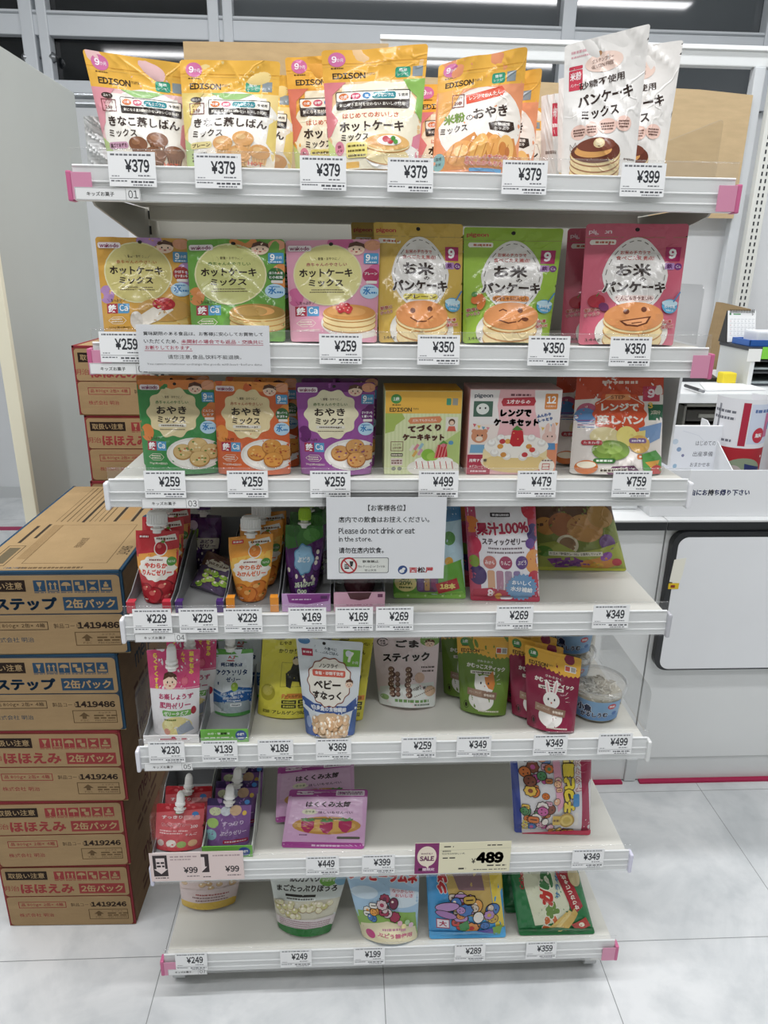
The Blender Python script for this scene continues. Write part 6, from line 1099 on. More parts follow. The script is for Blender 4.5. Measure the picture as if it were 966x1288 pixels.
p6 = pouch('snack_pouch', 'tall white rice-flour pancake mix pack, front one at the right of the top shelf', 'pouch', A_RICE(), '#ebe8e4', (711, 57), (817, 31), (706,), (797,), 0, Y=.03, lean=.01, Tk=.045, seal=8, seed=11, group='white pancake packs', wr=.0016)
pouch('snack_pouch', 'white pancake mix pack leaning right behind the front white one', 'pouch', A_RICE(), '#ebe8e4', (752, 66), (859, 51), (740,), (832,), 0, Y=.085, lean=.015, Tk=.04, seal=8, seed=12, group='white pancake packs', wr=.0016)
# loose grey translucent bag behind the leftmost pack
A_GB = [[DASH(10, 90, 14+k*6, 2.2, '#a9acab', k) for k in range(13)]]
pouch('clear_bag', 'crumpled grey printed plastic bag behind the leftmost top-shelf pack', 'bag', A_GB, '#bfc2c1', (105, 146), (150, 150), (112,), (165,), 0, Y=.12, lean=.0, Tk=.02, seal=6, seed=13, mat=SOFT, wr=.003)

# ------------------------------------------------------------------ second shelf
w1 = pouch('snack_pouch', 'orange hotcake mix pack with strawberry cream at the left of the second shelf', 'pouch', A_W1, '#d9a33c', (120.5, 298.5), (236, 300), (132,), (243,), 1, Y=.05, lean=.02, Tk=.042, seal=11, seed=21, group='baby hotcake packs', wr=.0016)
w2 = pouch('snack_pouch', 'green vegetable hotcake mix pack, second from left on the second shelf', 'pouch', GREENW, '#6aa53f', (234, 301), (358, 301.5), (242,), (359,), 1, Y=.035, lean=.02, Tk=.042, seal=11, seed=22, group='baby hotcake packs', wr=.0018)
w3 = pouch('snack_pouch', 'pink plain hotcake mix pack, third from left on the second shelf', 'pouch', A_W3, '#e3a0b8', (359, 302.5), (478, 301.5), (366,), (474,), 1, Y=.035, lean=.02, Tk=.042, seal=11, seed=23, group='baby hotcake packs', wr=.0008)
dup(w2, .003, .055, -.004, 'green hotcake mix pack almost hidden right behind the front green one, second shelf')
g1 = pouch('snack_pouch', 'yellow rice pancake pack with smiling pancake on the second shelf', 'pouch', A_PG1, '#d4b04a', (469.5, 278.5), (582, 283), (477,), (580,), 1, Y=.035, lean=.03, Tk=.05, seal=10, seed=24, group='rice pancake packs')
g2 = pouch('snack_pouch', 'lime green rice pancake pack with winking pancake on the second shelf', 'pouch', A_PG2, '#9cc23a', (583.5, 285.5), (709.5, 287), (582,), (689,), 1, Y=.035, lean=.03, Tk=.05, seal=10, seed=25, group='rice pancake packs')
g3 = pouch('snack_pouch', 'pink rice pancake pack with laughing pancake at the right of the second shelf', 'pouch', A_PG3, '#d2637a', (737, 282), (868, 281), (727,), (846,), 1, Y=.03, lean=.03, Tk=.05, seal=10, seed=26, group='rice pancake packs')
dup(g1, -.032, .085, .004, 'yellow rice pancake pack in shade behind the pink hotcake pack')
dup(g2, .002, .06, -.008, 'lime green rice pancake pack hidden behind its winking twin')
dup(g3, -.012, .05, -.004, 'pink rice pancake pack showing a dark left edge behind its twin')

# ------------------------------------------------------------------ third shelf
o1 = pouch('snack_pouch', 'green oyaki mix pack in front at the left of the third shelf', 'pouch', A_O1, '#3f8f4c', (172.5, 477.5), (269, 478), (184,), (275,), 2, Y=.04, lean=.02, Tk=.04, seal=9, seed=31, group='baby oyaki packs')
dup(o1, -.015, .045, 0, 'green oyaki mix pack showing its left edge behind the front green one')
o2 = pouch('snack_pouch', 'orange oyaki mix pack in front, second on the third shelf', 'pouch', A_O2, '#d8642c', (268.5, 479), (362, 481.5), (275,), (366,), 2, Y=.035, lean=.02, Tk=.04, seal=9, seed=32, group='baby oyaki packs')
dup(o2, .01, .045, 0, 'orange oyaki mix pack showing its right edge behind the front orange one')
o3 = pouch('snack_pouch', 'purple oyaki mix pack in front at the middle of the third shelf', 'pouch', A_O3, '#9a4f9e', (372, 481), (472, 481), (379,), (467,), 2, Y=.035, lean=.02, Tk=.04, seal=9, seed=33, group='baby oyaki packs')
dup(o3, .006, .045, 0, 'purple oyaki mix pack hidden right behind the front purple one')

def kit_box(px_l, px_r, ytop, Y, lv, dep, art, base, topc, sidec, label, bl=None, br=None, rz=0):
    zs = BOARD[lv]; a = atYZ(bl or px_l, Y, zs); b = atYZ(br or px_r, Y, zs); zt = atY((px_l+px_r)/2, ytop, Y)[2]
    root = thing('cake_kit_box', ((a[0]+b[0])/2, Y, zs), label, 'box', 'cake kit boxes')
    s = Soup(); x0, x1 = a[0], b[0]; s.box((x0, Y, zs+.0005), (x1, Y+dep, zt), base, .0012)
    print_quad(s, art, base, (x0+.0008, Y-.0001, zt-.0008), (x1-.0008, Y-.0001, zt-.0008), (x1-.0008, Y-.0001, zs+.001), (x0+.0008, Y-.0001, zs+.001), .00008)
    print_quad(s, [R(0, 0, 100, 100, sidec), DASH(20, 80, 20, 6, '#8a7a70', 3), DASH(20, 80, 34, 6, '#8a7a70', 4)], sidec, (x1+.0001, Y+.001, zt-.001), (x1+.0001, Y+dep-.001, zt-.001), (x1+.0001, Y+dep-.001, zs+.001), (x1+.0001, Y+.001, zs+.001), .00008)
    s.build('box_body', BOXBOARD, root)
    s = Soup(); s.box((x0+.0006, Y+.0006, zt-.0004), (x1-.0006, Y+dep-.0006, zt+.0005), topc, .0003); s.build('lid_flap', BOXBOARD, root)
    return root
art = [R(0, 0, 100, 26, '#f0b83a'), P([(0, 26), (24, 26), (18, 40), (0, 48)], '#d9d06a'), R(0, 26, 100, 100, '#dfe6b4'), [R(2+k*5, 26, 4+k*5, 100, '#d6dfa6') for k in range(20)], P([(0, 26), (22, 26), (26, 32), (14, 40), (12, 47), (0, 50)], '#a9bf58'), P([(78, 60), (100, 46), (100, 100), (74, 100)], '#b9d07a'), E(14, 9, 7, 5.6, '#4f9a4a'), T('1歳', 14, 9, 8, 4.6, '#f2f6ea', .03), DASH(9, 20, 16, 1.4, '#6a4a14', 2), R(80, 8, 86, 16, '#3f9a7a', 1), R(88, 8, 95, 16, '#9a9a90'), T('EDISON', 20, 21.6, 29, 5, '#352a20', .03), T('mama', 40, 20.6, 7, 2, '#5a4428', 0),
       P([(33, 31), (72, 29), (75, 33), (72, 37), (33, 38.4), (30, 35)], '#e08a5a'), T('だれでもかんたん', 52, 34, 32, 3.4, '#fbeee4', .015, -2), T('てづくり', 52, 43.6, 44, 8.4, '#5a3220', .05, -4, '#f4f2de', .05), T('ケーキキット', 51, 54.6, 56, 8.4, '#5a3220', .05, 0, '#f4f2de', .05), R(80, 30, 96, 47, '#eae6da', .6), E(88, 36, 4.4, 4, '#6a4a38'), E(88, 37, 3, 2.6, '#efcfb4'), P([(82, 47), (84, 41), (92, 41), (94, 47)], '#d9604c'),
       [P([(x, y), (x+5, y-7), (x+8, y-5), (x+3, y+2)], c) for x, y, c in ((32, 70, '#e9e2d4'), (38, 69, '#e08a9a'), (44, 68, '#9ac4d4'), (36, 77, '#e6b85a'), (43, 75, '#d9a0b8'))], E(66, 92, 36, 12, '#efece4'), R(40, 82, 92, 92, '#f4f2ea', 4), E(66, 83, 26, 5.6, '#fbfaf4'), [L([(42+k*8, 84), (44+k*8, 93)], 1, '#c8323a') for k in range(7)], E(58, 76, 9, 7.4, '#8fc43c'), E(64, 78, 8, 5, '#a8d454'), P([(66, 80), (70, 64), (82, 62), (84, 78)], '#cf2f3a'), [L([(67+k*4, 80), (71+k*4, 63)], .9, '#f0a8a0') for k in range(4)], P([(72, 63), (78, 58), (84, 62)], '#5a9a3c'), E(88, 61, 3.4, 2.6, '#5a9ac4'), E(78, 64, 3, 2.4, '#e07a8a'), FRAME(8, 60, 24, 71, .8, '#7a3a38'), T('レンジで', 16, 63.4, 10, 2.6, '#7a3a38', .01), T('1分50秒', 16, 67.4, 12, 3, '#7a3a38', .02), R(8, 74, 24, 78, '#33281f', 1), DASH(9, 23, 76, 2, '#efe6d0', 3), R(8, 80, 24, 89, '#e9dcd4', 1), DASH(9, 23, 83, 2, '#8a5a54', 4), DASH(9, 23, 86, 2, '#8a5a54', 5), E(12, 93, 3, 2.4, '#8a8a80'), E(20, 93, 3, 2.4, '#8a8a80')]
kit_box(480, 581, 491.5, .03, 2, .07, art, '#dfe6b4', '#e3a51e', '#d8b24a', 'green and yellow cake kit box with berry cake on the third shelf', 483, 577)
fl = [[P([(x, y), (x+4, y+.6), (x+2, y+4.4)], c)] for x, y, c in ((4, 39, '#d9606a'), (9, 41, '#e8c04a'), (14, 42.4, '#6aa8c4'), (19, 43, '#e08a9a'), (80, 43, '#e8c04a'), (85, 41.6, '#d9606a'), (90, 39.6, '#6aa8c4'), (95, 37.4, '#e6a04a'))]
art = [R(0, 0, 100, 100, '#f0b9bd'), P([(0, 0), (32, 0), (30, 18), (34, 40), (0, 44)], '#efe9e6'), P([(70, 0), (100, 0), (100, 46), (78, 44), (72, 24)], '#efe9e6'), P([(0, 40), (34, 40), (28, 76), (0, 78)], '#f2e4dc'), P([(78, 42), (100, 40), (100, 70), (82, 68)], '#f2e2dc'), R(0, 76, 26, 100, '#b8304c'), P([(86, 66), (100, 62), (100, 100), (80, 100)], '#e8946a'), T('pigeon', 14.5, 7, 20, 5.6, '#3a4a5a', .035), R(4, 13, 25, 31, '#4a6a5a'), E(14, 22, 7, 6.4, '#e4e8e2'), E(11, 21, 1, 1.2, '#2a2a2a'), E(17, 21, 1, 1.2, '#2a2a2a'), R(82, 4, 96, 22, '#e08a3a', 1.4), T('12', 89, 11, 10, 8.6, '#fff', .04), T('か月頃から', 89, 18.6, 11, 2.4, '#fff', 0),
       DASH(44, 66, 5.6, 2.4, '#7a4a50', 2), P([(36, 9.4), (70, 8), (72, 13), (70, 18), (36, 18.6), (34, 14)], '#b8303e'), T('1才からの', 53, 13.4, 26, 5, '#fbeeec', .03), T('レンジで', 51, 26.4, 34, 9, '#52261e', .055, 0, '#f8ecea', .05), T('ケーキセット', 52, 37.6, 50, 9, '#52261e', .055, 0, '#f8ecea', .05), T('ふんわり', 82, 29, 16, 4, '#3f62a8', .04, -10, '#eef2f8', .05), T('しっとり', 84, 34, 16, 4, '#3f62a8', .04, -10, '#eef2f8', .05), fl, E(12, 54, 9, 8, '#d9926a'), E(6, 48, 3, 2.6, '#d9926a'), E(18, 48, 3, 2.6, '#d9926a'), E(12, 57, 4, 3, '#f0dcc8'), E(10, 53, .9, 1, DK), E(15, 53, .9, 1, DK), P([(3, 64), (20, 64), (22, 74), (2, 74)], '#7ab0d4'), E(90, 55, 8, 7, '#e9c4b8'), E(87, 45, 2.4, 7, '#e9c4b8', 8), E(94, 45, 2.4, 7, '#e9c4b8', -8), E(88, 54, .8, 1, DK), E(93, 54, .8, 1, DK), P([(84, 62), (97, 62), (98, 70), (83, 70)], '#5a94c8'),
       E(54, 84, 39, 14, '#f0e3c4'), R(17, 66, 89, 86, '#f2dfa8', 6), E(54, 86, 36, 12, '#e8cc88'), E(54, 66, 36, 14, '#f8f4ec'), [[E(x, y, 5, 4.4, '#e6e2dc'), E(x, y-1.2, 3.6, 3, '#fbfaf6'), E(x, y-2.6, 1.6, 1.6, '#f0ece6')] for x, y in ((26, 62), (36, 56), (70, 56), (82, 62), (30, 74), (44, 78), (62, 79), (76, 75))], [E(x, y, 3.4, 3, c) for x, y, c in ((36, 66, '#e09a3c'), (44, 60, '#e8ac4c'), (68, 66, '#e09a3c'), (40, 76, '#d8923a'), (72, 70, '#d8463c'), (38, 60, '#c8343c'), (64, 76, '#cc3a40'))], P([(46, 62), (48, 48), (53, 43), (60, 48), (62, 60), (58, 66), (50, 66)], '#c8202c'), [E(50+(k*5 % 10), 50+(k*7 % 14), .7, .7, '#f0b070') for k in range(9)], P([(48, 46), (53, 41), (60, 46), (54, 47)], '#4f8a3c'),
       T('用意する物', 12, 83, 20, 4.4, '#fbeef0', .03), T('★デコレーション', 13, 90, 21, 3.4, '#fbeef0', .01), DASH(4, 22, 96, 2.2, '#f2d0d8', 3), E(90, 90, 9, 9, '#f4eee4'), R(85, 86, 96, 95, '#efe9df', .6), FRAME(85, 87, 93, 94, .7, '#c8343c'), T('1分30秒', 89, 90.6, 8, 2.4, '#c8343c', .01), DASH(84, 96, 83, 1.6, '#7a5a54', 5)]
kit_box(586, 703, 489.8, .03, 2, .065, art, '#f0b9bd', '#c9a3a2', '#e6d3cf', 'pink cake set box with strawberry cake on the third shelf', 586, 698)
o4 = pouch('snack_bag', 'orange and white microwave steamed bread bag at the right of the third shelf', 'bag', A_REN, '#ebe3dc', (726, 470), (835, 471), (716,), (831,), 2, Y=.035, lean=.03, Tk=.055, kind='stand', seal=8, seed=36, group='steamed bread bags', wr=.0028)
dup(o4, -.014, .06, .0, 'orange steamed bread bag showing a dark red edge behind its twin')

# ------------------------------------------------------------------ fourth shelf
NECK = (np.array([0, .08, .5, .78, .86, .93, 1.0]), np.array([.72, .84, 1.0, 1.0, .98, .96, .94]))
def open_tray(px0, px1, lv, dep, front, h, label, art=None, y0=None, side='#8e9092', notch=None, group='card display trays', hs=.05):
    zs = BOARD[lv]+.0006; y0 = .012 if y0 is None else y0
    a, b = atYZ(px0, y0, zs), atYZ(px1, y0, zs); x0, x1 = a[0], b[0]; t = .0012
    root = thing('display_tray', ((x0+x1)/2, y0+dep/2, zs), label, 'tray', group)
    s = Soup(); s.box((x0, y0, zs), (x1, y0+dep, zs+t), '#a3a4a4'); s.box((x0, y0+dep-t, zs), (x1, y0+dep, zs+hs+.03), side); s.build('tray_base', BOXBOARD, root)
    for x in (x0, x1-t):
        s = Soup(); s.poly_prism([(y0, zs), (y0+dep, zs), (y0+dep, zs+hs+.03), (y0+dep*.6, zs+hs+.02), (y0+.03, zs+h+.004), (y0, zs+h)], lambda y, z, hh: np.array([hh, y, z]), x, x+t, side); s.build('side_wall', BOXBOARD, root)
    if notch:
        for xa, xb in ((x0, x0+notch), (x1-notch, x1)):
            s = Soup(); s.box((xa, y0-.0006, zs), (xb, y0+.001, zs+h), front, .0004); s.box((xa, y0, zs+h-.001), (xb, y0+.012, zs+h), front, .0004); s.build('front_corner', BOXBOARD, root)
    else:
        s = Soup(); s.box((x0, y0-.0004, zs), (x1, y0+.001, zs+h), front, .0004)
        print_quad(s, art or [], front, (x0+.0005, y0-.0006, zs+h-.0005), (x1-.0005, y0-.0006, zs+h-.0005), (x1-.0005, y0-.0006, zs+.0005), (x0+.0005, y0-.0006, zs+.0005), .00008); s.build('front_wall', BOXBOARD, root)
    return root
open_tray(160, 216, 3, .24, '#b8283a', .020, 'grey card tray with red front corners holding the apple jelly pouches', notch=.014, side='#8b8d90')
open_tray(221, 282, 3, .24, '#4b2a72', .020, 'grey card tray with purple front corners holding the grape jelly pouches', notch=.012, side='#8b8d90')
open_tray(285, 351, 3, .24, '#e08f2c', .026, 'grey card tray with orange front corners holding the orange jelly pouches', notch=.014, side='#8b8d90')
open_tray(355, 416, 3, .24, '#c9a0d0', .032, 'lilac card tray with a purple printed front holding the grape drink pouch', art=[P([(0, 0), (100, 0), (96, 40), (50, 58), (14, 48), (10, 0)], '#8a3a8c'), DASH(20, 60, 30, 6, '#e6d4ea', 3), R(80, 10, 94, 28, '#5a2a62'), DASH(14, 80, 76, 6, '#8a5a94', 4)], side='#7d7f82')
open_tray(420, 484, 3, .24, '#eab6cc', .034, 'pink card tray with notched front under the hanging notice', art=[P([(26, 0), (74, 0), (68, 34), (50, 42), (32, 34)], '#5a2e34'), DASH(24, 76, 66, 6, '#c86a94', 4), R(86, 8, 96, 26, '#7a3a62'), E(70, 84, 6, 9, '#c86a94')], side='#7d7f82')
j1 = pouch('spout_pouch', 'red apple jelly spout pouch in front at the left of the fourth shelf', 'pouch', A_J1, '#c8313a', (170, 666.5), (226, 668), (177, 754), (222, 755), 3, lean=.02, Tk=.04, kind='spout', seal=7, seed=41, group='apple jelly pouches', neck=NECK, nx=14, ny=20); spout(j1, r=.0165, h=.024)
dup(j1, -.004, .055, .004, 'red apple jelly spout pouch standing right behind the front apple one')
dup(j1, -.004, .11, .004, 'red apple jelly spout pouch furthest back in the apple tray')
j2 = pouch('spout_pouch', 'dark purple grape jelly pouch upright at the back of its tray', 'pouch', A_J2, '#3a2348', (233, 646), (280, 648), (242, 714), (276, 715), 3, lean=.02, Tk=.04, kind='spout', seal=8, seed=42, group='grape jelly pouches', neck=NECK, nx=14, ny=20); spout(j2, '#5a3a78', r=.013, h=.02)
j2b = pouch('spout_pouch', 'green muscat jelly pouch leaning over in the grape tray', 'pouch', A_J2B, '#5a4a68', (262, 694), (300, 706), (239, 738), (281, 752), 3, lean=.055, Tk=.034, kind='spout', seal=8, seed=43, nx=14, ny=18)
j3 = pouch('spout_pouch', 'orange mandarin jelly spout pouch in front on the fourth shelf', 'pouch', A_J3, '#f0a030', (286, 676), (345, 671), (295, 753), (338, 753), 3, lean=.02, Tk=.04, kind='spout', seal=7, seed=44, group='orange jelly pouches', neck=NECK, nx=14, ny=20); spout(j3, r=.0165, h=.024)
dup(j3, .012, .05, .006, 'orange mandarin jelly pouch second in its row')
dup(j3, .014, .10, .006, 'orange mandarin jelly pouch furthest back in its row')
j4 = pouch('spout_pouch', 'purple grape drink pouch with lime green cap in front, lilac tray', 'pouch', A_J4, '#5c2a6a', (358, 660), (408, 661), (361, 749), (401, 749.5), 3, lean=.02, Tk=.036, kind='spout', seal=6, seed=45, group='grape drink pouches', neck=NECK, nx=14, ny=20); spout(j4, '#a8d03a', r=.0105, h=.02)
dup(j4, .004, .05, .006, 'purple grape drink pouch with lime cap right behind the front one')
dup(j4, .026, .10, .0, 'purple grape drink pouch at the rear right of its tray')
jp = pouch('jelly_cup_bag', 'dark brownish pink jelly pouch low in the pink tray', 'pouch', [R(0, 0, 100, 100, '#5a3038'), E(50, 50, 36, 30, '#6d3a42'), DASH(30, 70, 60, 6, '#8a5a60', 3)], '#5a3038', (426, 676), (478, 676), (430, 745), (474, 745), 3, lean=.02, Tk=.036, kind='spout', seal=8, seed=46, neck=NECK, nx=12, ny=14); spout(jp, '#e6a8c0', r=.0105, h=.02)
j6 = pouch('jelly_bag', 'blue and green stick jelly bag, partly behind the hanging notice', 'bag', A_J6, '#b8d8e4', (492, 634), (579, 634), (495, 752), (586, 753), 3, lean=.03, Tk=.045, kind='pillow', seal=6, lowseal=6, seed=47, mat=FOIL)
j7 = pouch('jelly_bag', 'red and white fruit juice stick jelly bag in front on the fourth shelf', 'bag', A_J7, '#e9e6ec', (584, 630), (673, 630), (592, 755), (679, 757), 3, lean=.03, Tk=.05, kind='pillow', seal=6, lowseal=5, seed=48, group='stick jelly bags', wr=.002)
dup(j7, -.008, .055, 0, 'fruit juice stick jelly bag showing dark left edge behind the front one')
j8 = pouch('jelly_bag', 'brown and green vegetable jelly bag set back at the right of the fourth shelf', 'bag', A_J8, '#7f8a3c', (668, 618), (764, 617), (677, 717), (788, 718), 3, lean=.03, Tk=.05, kind='pillow', seal=5, lowseal=7, seed=49, wr=.0028, mat=FOIL)

# ------------------------------------------------------------------ fifth shelf
open_tray(181, 251, 4, .22, '#eceaea', .016, 'white card tray with red print holding the pink-topped jelly pouches', art=[DASH(30, 78, 46, 22, '#c23a5a', 5), E(54, 28, 4, 14, '#c23a5a'), DASH(26, 84, 76, 6, '#b9a5aa', 6)], side='#9a9c9e')
open_tray(253, 313, 4, .22, '#6fb844', .026, 'green fronted card tray holding the blue rehydration jelly pouch', art=[T('水分・電解質を', 38, 30, 48, 18, '#f2f7ec', .03), DASH(8, 68, 62, 10, '#e6f2da', 4), E(85, 46, 12, 40, '#2f4f9a'), T('6個', 84, 38, 15, 24, '#f1f3f8', .04), DASH(78, 92, 68, 9, '#f1f3f8', 5)], side='#85878a')
k1 = pouch('spout_pouch', 'pink and white medicine jelly pouch with white spout in front, fifth shelf', 'pouch', A_K1, '#e9e7e9', (184, 818), (252, 816), (194, 920), (250, 920), 4, lean=.02, Tk=.036, kind='stand', seal=8, seed=51, group='medicine jelly pouches', rnd=3, nx=16, ny=22); spout(k1, r=.0105, h=.034, slim=True, drop=.030, fwd=.014)
dup(k1, .018, .06, .0, 'pink medicine jelly pouch standing behind the front one')
k2 = pouch('spout_pouch', 'blue and white rehydration jelly pouch, front of the green tray', 'pouch', A_K2, '#dfe8ee', (261, 817), (319, 815.5), (269, 895), (316, 896), 4, lean=.02, Tk=.036, kind='stand', seal=7, seed=52, group='rehydration jelly pouches', nx=16, ny=20); spout(k2, '#f3f3f1', r=.009, h=.016)
dup(k2, .010, .045, .004, 'blue rehydration jelly pouch right behind the front one')
k3 = pouch('cracker_bag', 'yellow rice cracker bag with black figure, third product on the fifth shelf', 'bag', A_K3, '#e0d63a', (331, 798), (400, 798), (324, 897), (398, 899), 4, lean=.03, Tk=.04, kind='stand', seal=8, seed=53, group='yellow cracker bags', wr=.0018)
k3b = pouch('cracker_bag', 'yellow rice cracker bag turned sideways behind the baby snack pouch', 'bag', A_K3, '#d2c832', (418, 800), (470, 800), (412, 895), (456, 905), 4, lean=.03, Tk=.036, kind='stand', seal=8, seed=54, group='yellow cracker bags')
k4 = pouch('snack_pouch', 'white and blue baby snack pouch with round puffs, front of the fifth shelf', 'pouch', A_K4, '#dfe6ec', (372, 801), (457, 808), (385, 921), (446, 923), 4, lean=.05, Tk=.05, kind='stand', seal=8, seed=55)
k5 = pouch('snack_pouch', 'pale pink sesame stick pouch in the middle of the fifth shelf', 'pouch', A_K5, '#efdcdf', (468, 797), (553, 796), (477, 884), (547, 888), 4, lean=.05, Tk=.055, kind='stand', seal=6, seed=56, wr=.0016)
k6 = pouch('snack_pouch', 'green chew stick pouch with orange and white cat, front one', 'pouch', A_MUC('#6f8f34', 'cat', '#6f8f34'), '#6f8f34', (574.5, 799), (645, 802), (579, 892), (636, 899), 4, lean=.05, Tk=.045, kind='stand', seal=9, seed=57, group='chew stick pouches')
dup(k6, -.024, .055, .0, 'green cat chew stick pouch showing its left edge behind the front one')
k7 = pouch('snack_pouch', 'maroon chew stick pouch with white rabbit, front one', 'pouch', A_MUC('#8c2444', 'rabbit', '#8c2444'), '#8c2444', (660, 810), (732, 829), (663, 911), (722, 921), 4, lean=.045, Tk=.045, kind='stand', seal=9, seed=58, group='chew stick pouches')
dup(k7, -.020, .035, .001, 'maroon rabbit chew stick pouch second in its row', rz=.06)
dup(k7, -.026, .075, .001, 'maroon rabbit chew stick pouch third in its row', rz=-.05)
def fish_tub(o, label):
    r = .052; root = thing('fish_tub', o, label, 'tub', 'dried fish tubs'); h = .062
    s = Soup(); s.lathe([(0, .0008), (r*.80, .0008), (r*.84, .004), (r*.97, h), (r*1.0, h+.002), (r*.955, h), (r*.82, .005), (0, .002)], '#ffffff', o, (0, 0, 1), 40); s.build('clear_cup', FILM, root)
    s = Soup(); s.lathe([(r*1.04, h-.004), (r*1.06, h-.003), (r*1.06, h+.004), (r*1.0, h+.006), (r*.97, h+.003), (0, h+.003)], '#ffffff', o, (0, 0, 1), 40); s.build('lid', LID, root)
    s = Soup(); rd = random.Random(int(o[0]*1e4)+5); s.lathe([(0, .004), (r*.80, .004), (r*.90, h*.72), (r*.6, h*.80), (0, h*.82)], '#b9b3a0', o, (0, 0, 1), 30)
    for _ in range(340):
        t = rd.uniform(0, 6.283); k = rd.random()
        if k < .55: rr = r*rd.uniform(0, .9); z = h*(.82-.10*(rr/r)**2)+rd.uniform(-.001, .004)
        else: z = rd.uniform(.008, h*.74); rr = r*(.80+.13*z/h)
        p = np.array([o[0]+rr*math.cos(t), o[1]+rr*math.sin(t), o[2]+z]); d = np.array([rd.uniform(-1, 1), rd.uniform(-1, 1), rd.uniform(-.25, .25)]); d /= np.linalg.norm(d); L_ = rd.uniform(.008, .016)
        q = p+d*L_; cq = np.array([o[0], o[1], 0])
        if np.hypot(*(q-cq)[:2]) > r*.92 or np.hypot(*(p-cq)[:2]) > r*.93: continue
        s.lathe([(0, 0), (.0016, L_*.3), (.0011, L_*.8), (0, L_)], rd.choice(['#e6e2d4', '#bdb8a6', '#f0ece0', '#8d8874']), p, d, 5)
    o_ = s.build('dried_fish', MATTE, root); o_['kind'] = 'stuff'
    art = [R(0, 0, 100, 100, '#7fa9cf'), R(0, 70, 100, 100, '#5f8ec0'), E(78, 24, 9, 14, '#c8343c'), T('国産', 78, 24, 12, 12, '#f4eeee', .03), T('小魚', 24, 40, 30, 40, '#22304e', .06, 0, '#e9eff6', .05), T('かるしうむ', 44, 70, 54, 26, '#22304e', .06, -4, '#e9eff6', .05), E(86, 62, 6, 10, '#3f6fae')]
    s = Soup(); t2, ly, cc = layout(art, .36, '#7fa9cf', 20, 4); z = .008+(1-t2[..., 1]/36)*(h*.66); th = math.radians(200)+t2[..., 0]/100*math.radians(112); rr = r*(.845+.125*z/h)+.0004+ly[:, None]*.00015
    Pp = np.stack([o[0]+rr*np.cos(th), o[1]+rr*np.sin(th), o[2]+z], -1); N = np.stack([np.cos(th), np.sin(th), 0*z], -1)
    f = np.einsum('ij,ij->i', np.cross(Pp[:, 1]-Pp[:, 0], Pp[:, 2]-Pp[:, 0]), N.mean(1)) < 0; Pp[f] = Pp[f][:, ::-1]; N[f] = N[f][:, ::-1]
    s.tris(Pp, N, cc); s.build('label_band', SOFT, root); return root
q = atZ(757, 912, BOARD[4])
fish_tub((q[0], q[1]+.046, BOARD[4]), 'clear tub of dried fish in front at the right of the fifth shelf')
fish_tub((q[0]-.020, q[1]+.165, BOARD[4]), 'clear tub of dried fish standing behind the front tub')
fish_tub((q[0]-.020, q[1]+.165, BOARD[4]+.0695), 'clear tub of dried fish stacked on the rear tub')

# ------------------------------------------------------------------ sixth shelf
open_tray(192, 258, 5, .20, '#efeae6', .014, 'white card tray holding the red jelly pouches, sixth shelf', side='#86888b', art=[])
open_tray(255, 318, 5, .20, '#6fb844', .026, 'green fronted card tray holding the purple jelly pouches, sixth shelf', art=[E(84, 50, 12, 40, '#2f4f9a'), T('6個', 84, 50, 15, 26, '#f1f3f8', .04), DASH(10, 60, 50, 12, '#e6f2da', 4)], side='#c9cfc8')
m1 = pouch('spout_pouch', 'red apple jelly pouch with white cap in front on the sixth shelf', 'pouch', A_M1, '#cf5a60', (197, 1011), (258, 1010), (195, 1066), (254, 1065), 5, lean=.03, Tk=.036, kind='stand', seal=8, seed=61, group='red jelly pouches', nx=14, ny=18); spout(m1, r=.0095, h=.026, slim=True, drop=.012, fwd=.006)
dup(m1, .006, .045, .002, 'red apple jelly pouch right behind the front red one, sixth shelf')
m2 = pouch('spout_pouch', 'purple grape jelly pouch with white cap in front on the sixth shelf', 'pouch', A_M2, '#8a5fa0', (261, 1004), (317, 1003), (258, 1061), (313, 1061), 5, lean=.03, Tk=.036, kind='stand', seal=8, seed=62, group='purple jelly pouches', nx=14, ny=18); spout(m2, r=.0105, h=.026, slim=True, drop=.010, fwd=.006)
dup(m2, .008, .045, .002, 'purple grape jelly pouch second in its row, sixth shelf')
dup(m2, .012, .09, .002, 'purple grape jelly pouch furthest back in its row, sixth shelf')
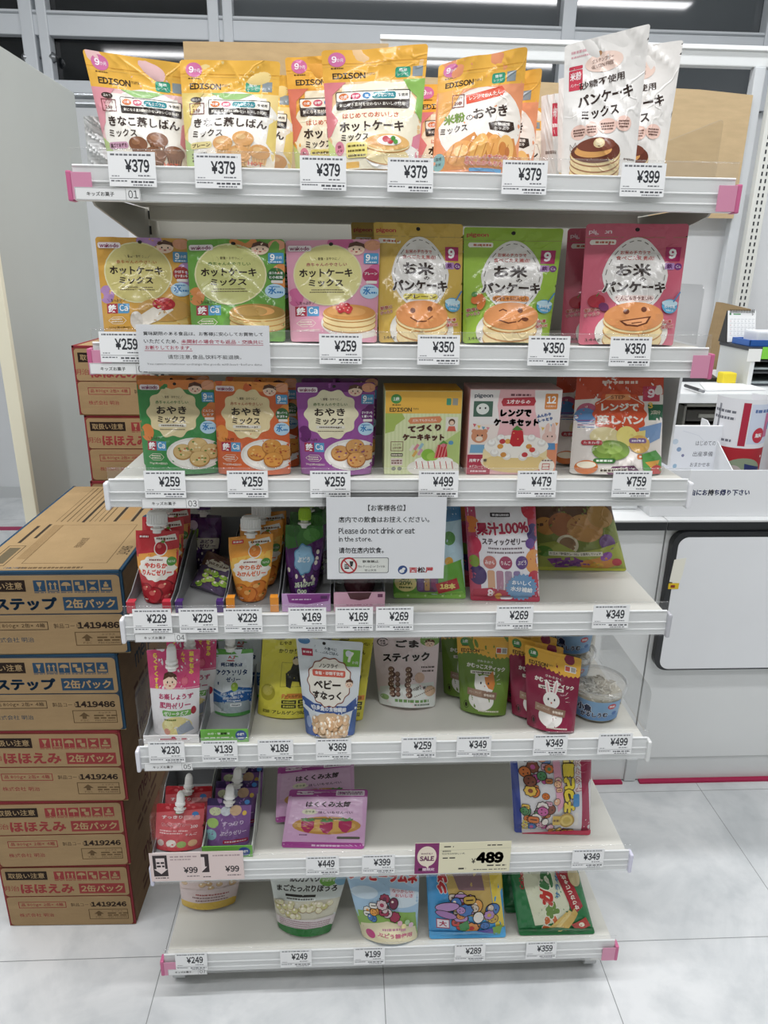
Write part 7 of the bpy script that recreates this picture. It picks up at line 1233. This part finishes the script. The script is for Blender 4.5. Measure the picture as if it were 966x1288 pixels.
m3 = pouch('chips_bag', 'lilac sweet potato chips bag with three printed potatoes, front one', 'bag', A_M3, '#d9a9d2', (364, 993), (463, 993), (354, 1066), (458, 1068), 5, lean=.07, Tk=.022, kind='pillow', seal=10, lowseal=9, seed=63, group='sweet potato chips bags', mat=SOFT)
dup(m3, -.016, .065, .010, 'lilac sweet potato chips bag turned askew behind the front one', rz=.16)
m4 = pouch('biscuit_bag', 'red multicoloured biscuit bag standing at the right of the sixth shelf', 'bag', A_M4, '#d9dce0', (640, 936), (744, 935), (647, 1047), (742, 1049), 5, lean=.05, Tk=.05, kind='pillow', seal=5, lowseal=6, seed=64, mat=FOIL)

# ------------------------------------------------------------------ bottom shelf
n1 = pouch('snack_pouch', 'yellow-bottomed puff snack pouch set back at the left of the bottom shelf', 'pouch', A_N1, '#dcc8c4', (222, 1076), (308, 1074), (229, 1136), (296, 1134), 6, lean=.03, Tk=.05, kind='stand', seal=8, seed=71)
n2 = pouch('snack_pouch', 'pale green bolo biscuit pouch with dark green base on the bottom shelf', 'pouch', A_N2, '#dfe6e2', (336, 1080), (443, 1078), (350, 1164), (416, 1170), 6, lean=.05, Tk=.06, kind='stand', seal=7, seed=72)
n3 = pouch('candy_bag', 'pink and sky blue soda candy pouch in the middle of the bottom shelf', 'bag', A_N3, '#a9cbe6', (431, 1082), (528, 1082), (456, 1177), (525, 1179), 6, lean=.05, Tk=.05, kind='stand', seal=6, seed=73)
n4 = pouch('biscuit_bag', 'bright blue and yellow biscuit bag on the bottom shelf', 'bag', A_N4, '#3f9cd8', (535, 1080), (630, 1078), (540, 1180), (636, 1178), 6, lean=.06, Tk=.045, kind='pillow', seal=5, lowseal=8, seed=74, mat=FOIL)
n5 = pouch('potato_stick_bag', 'green and cream potato stick bag in front at the right of the bottom shelf', 'bag', A_N5, '#2f7f4a', (638, 1078), (722, 1077), (653, 1176), (748, 1174), 6, lean=.07, Tk=.045, kind='pillow', seal=5, lowseal=9, seed=75, group='potato stick bags', mat=FOIL, wr=.002)
dup(n5, -.018, .05, .004, 'green potato stick bag showing its dark left edge behind the front one')

for o in bpy.data.objects:
    for k in ('_o', '_top', '_up'):
        if k in o: del o[k]
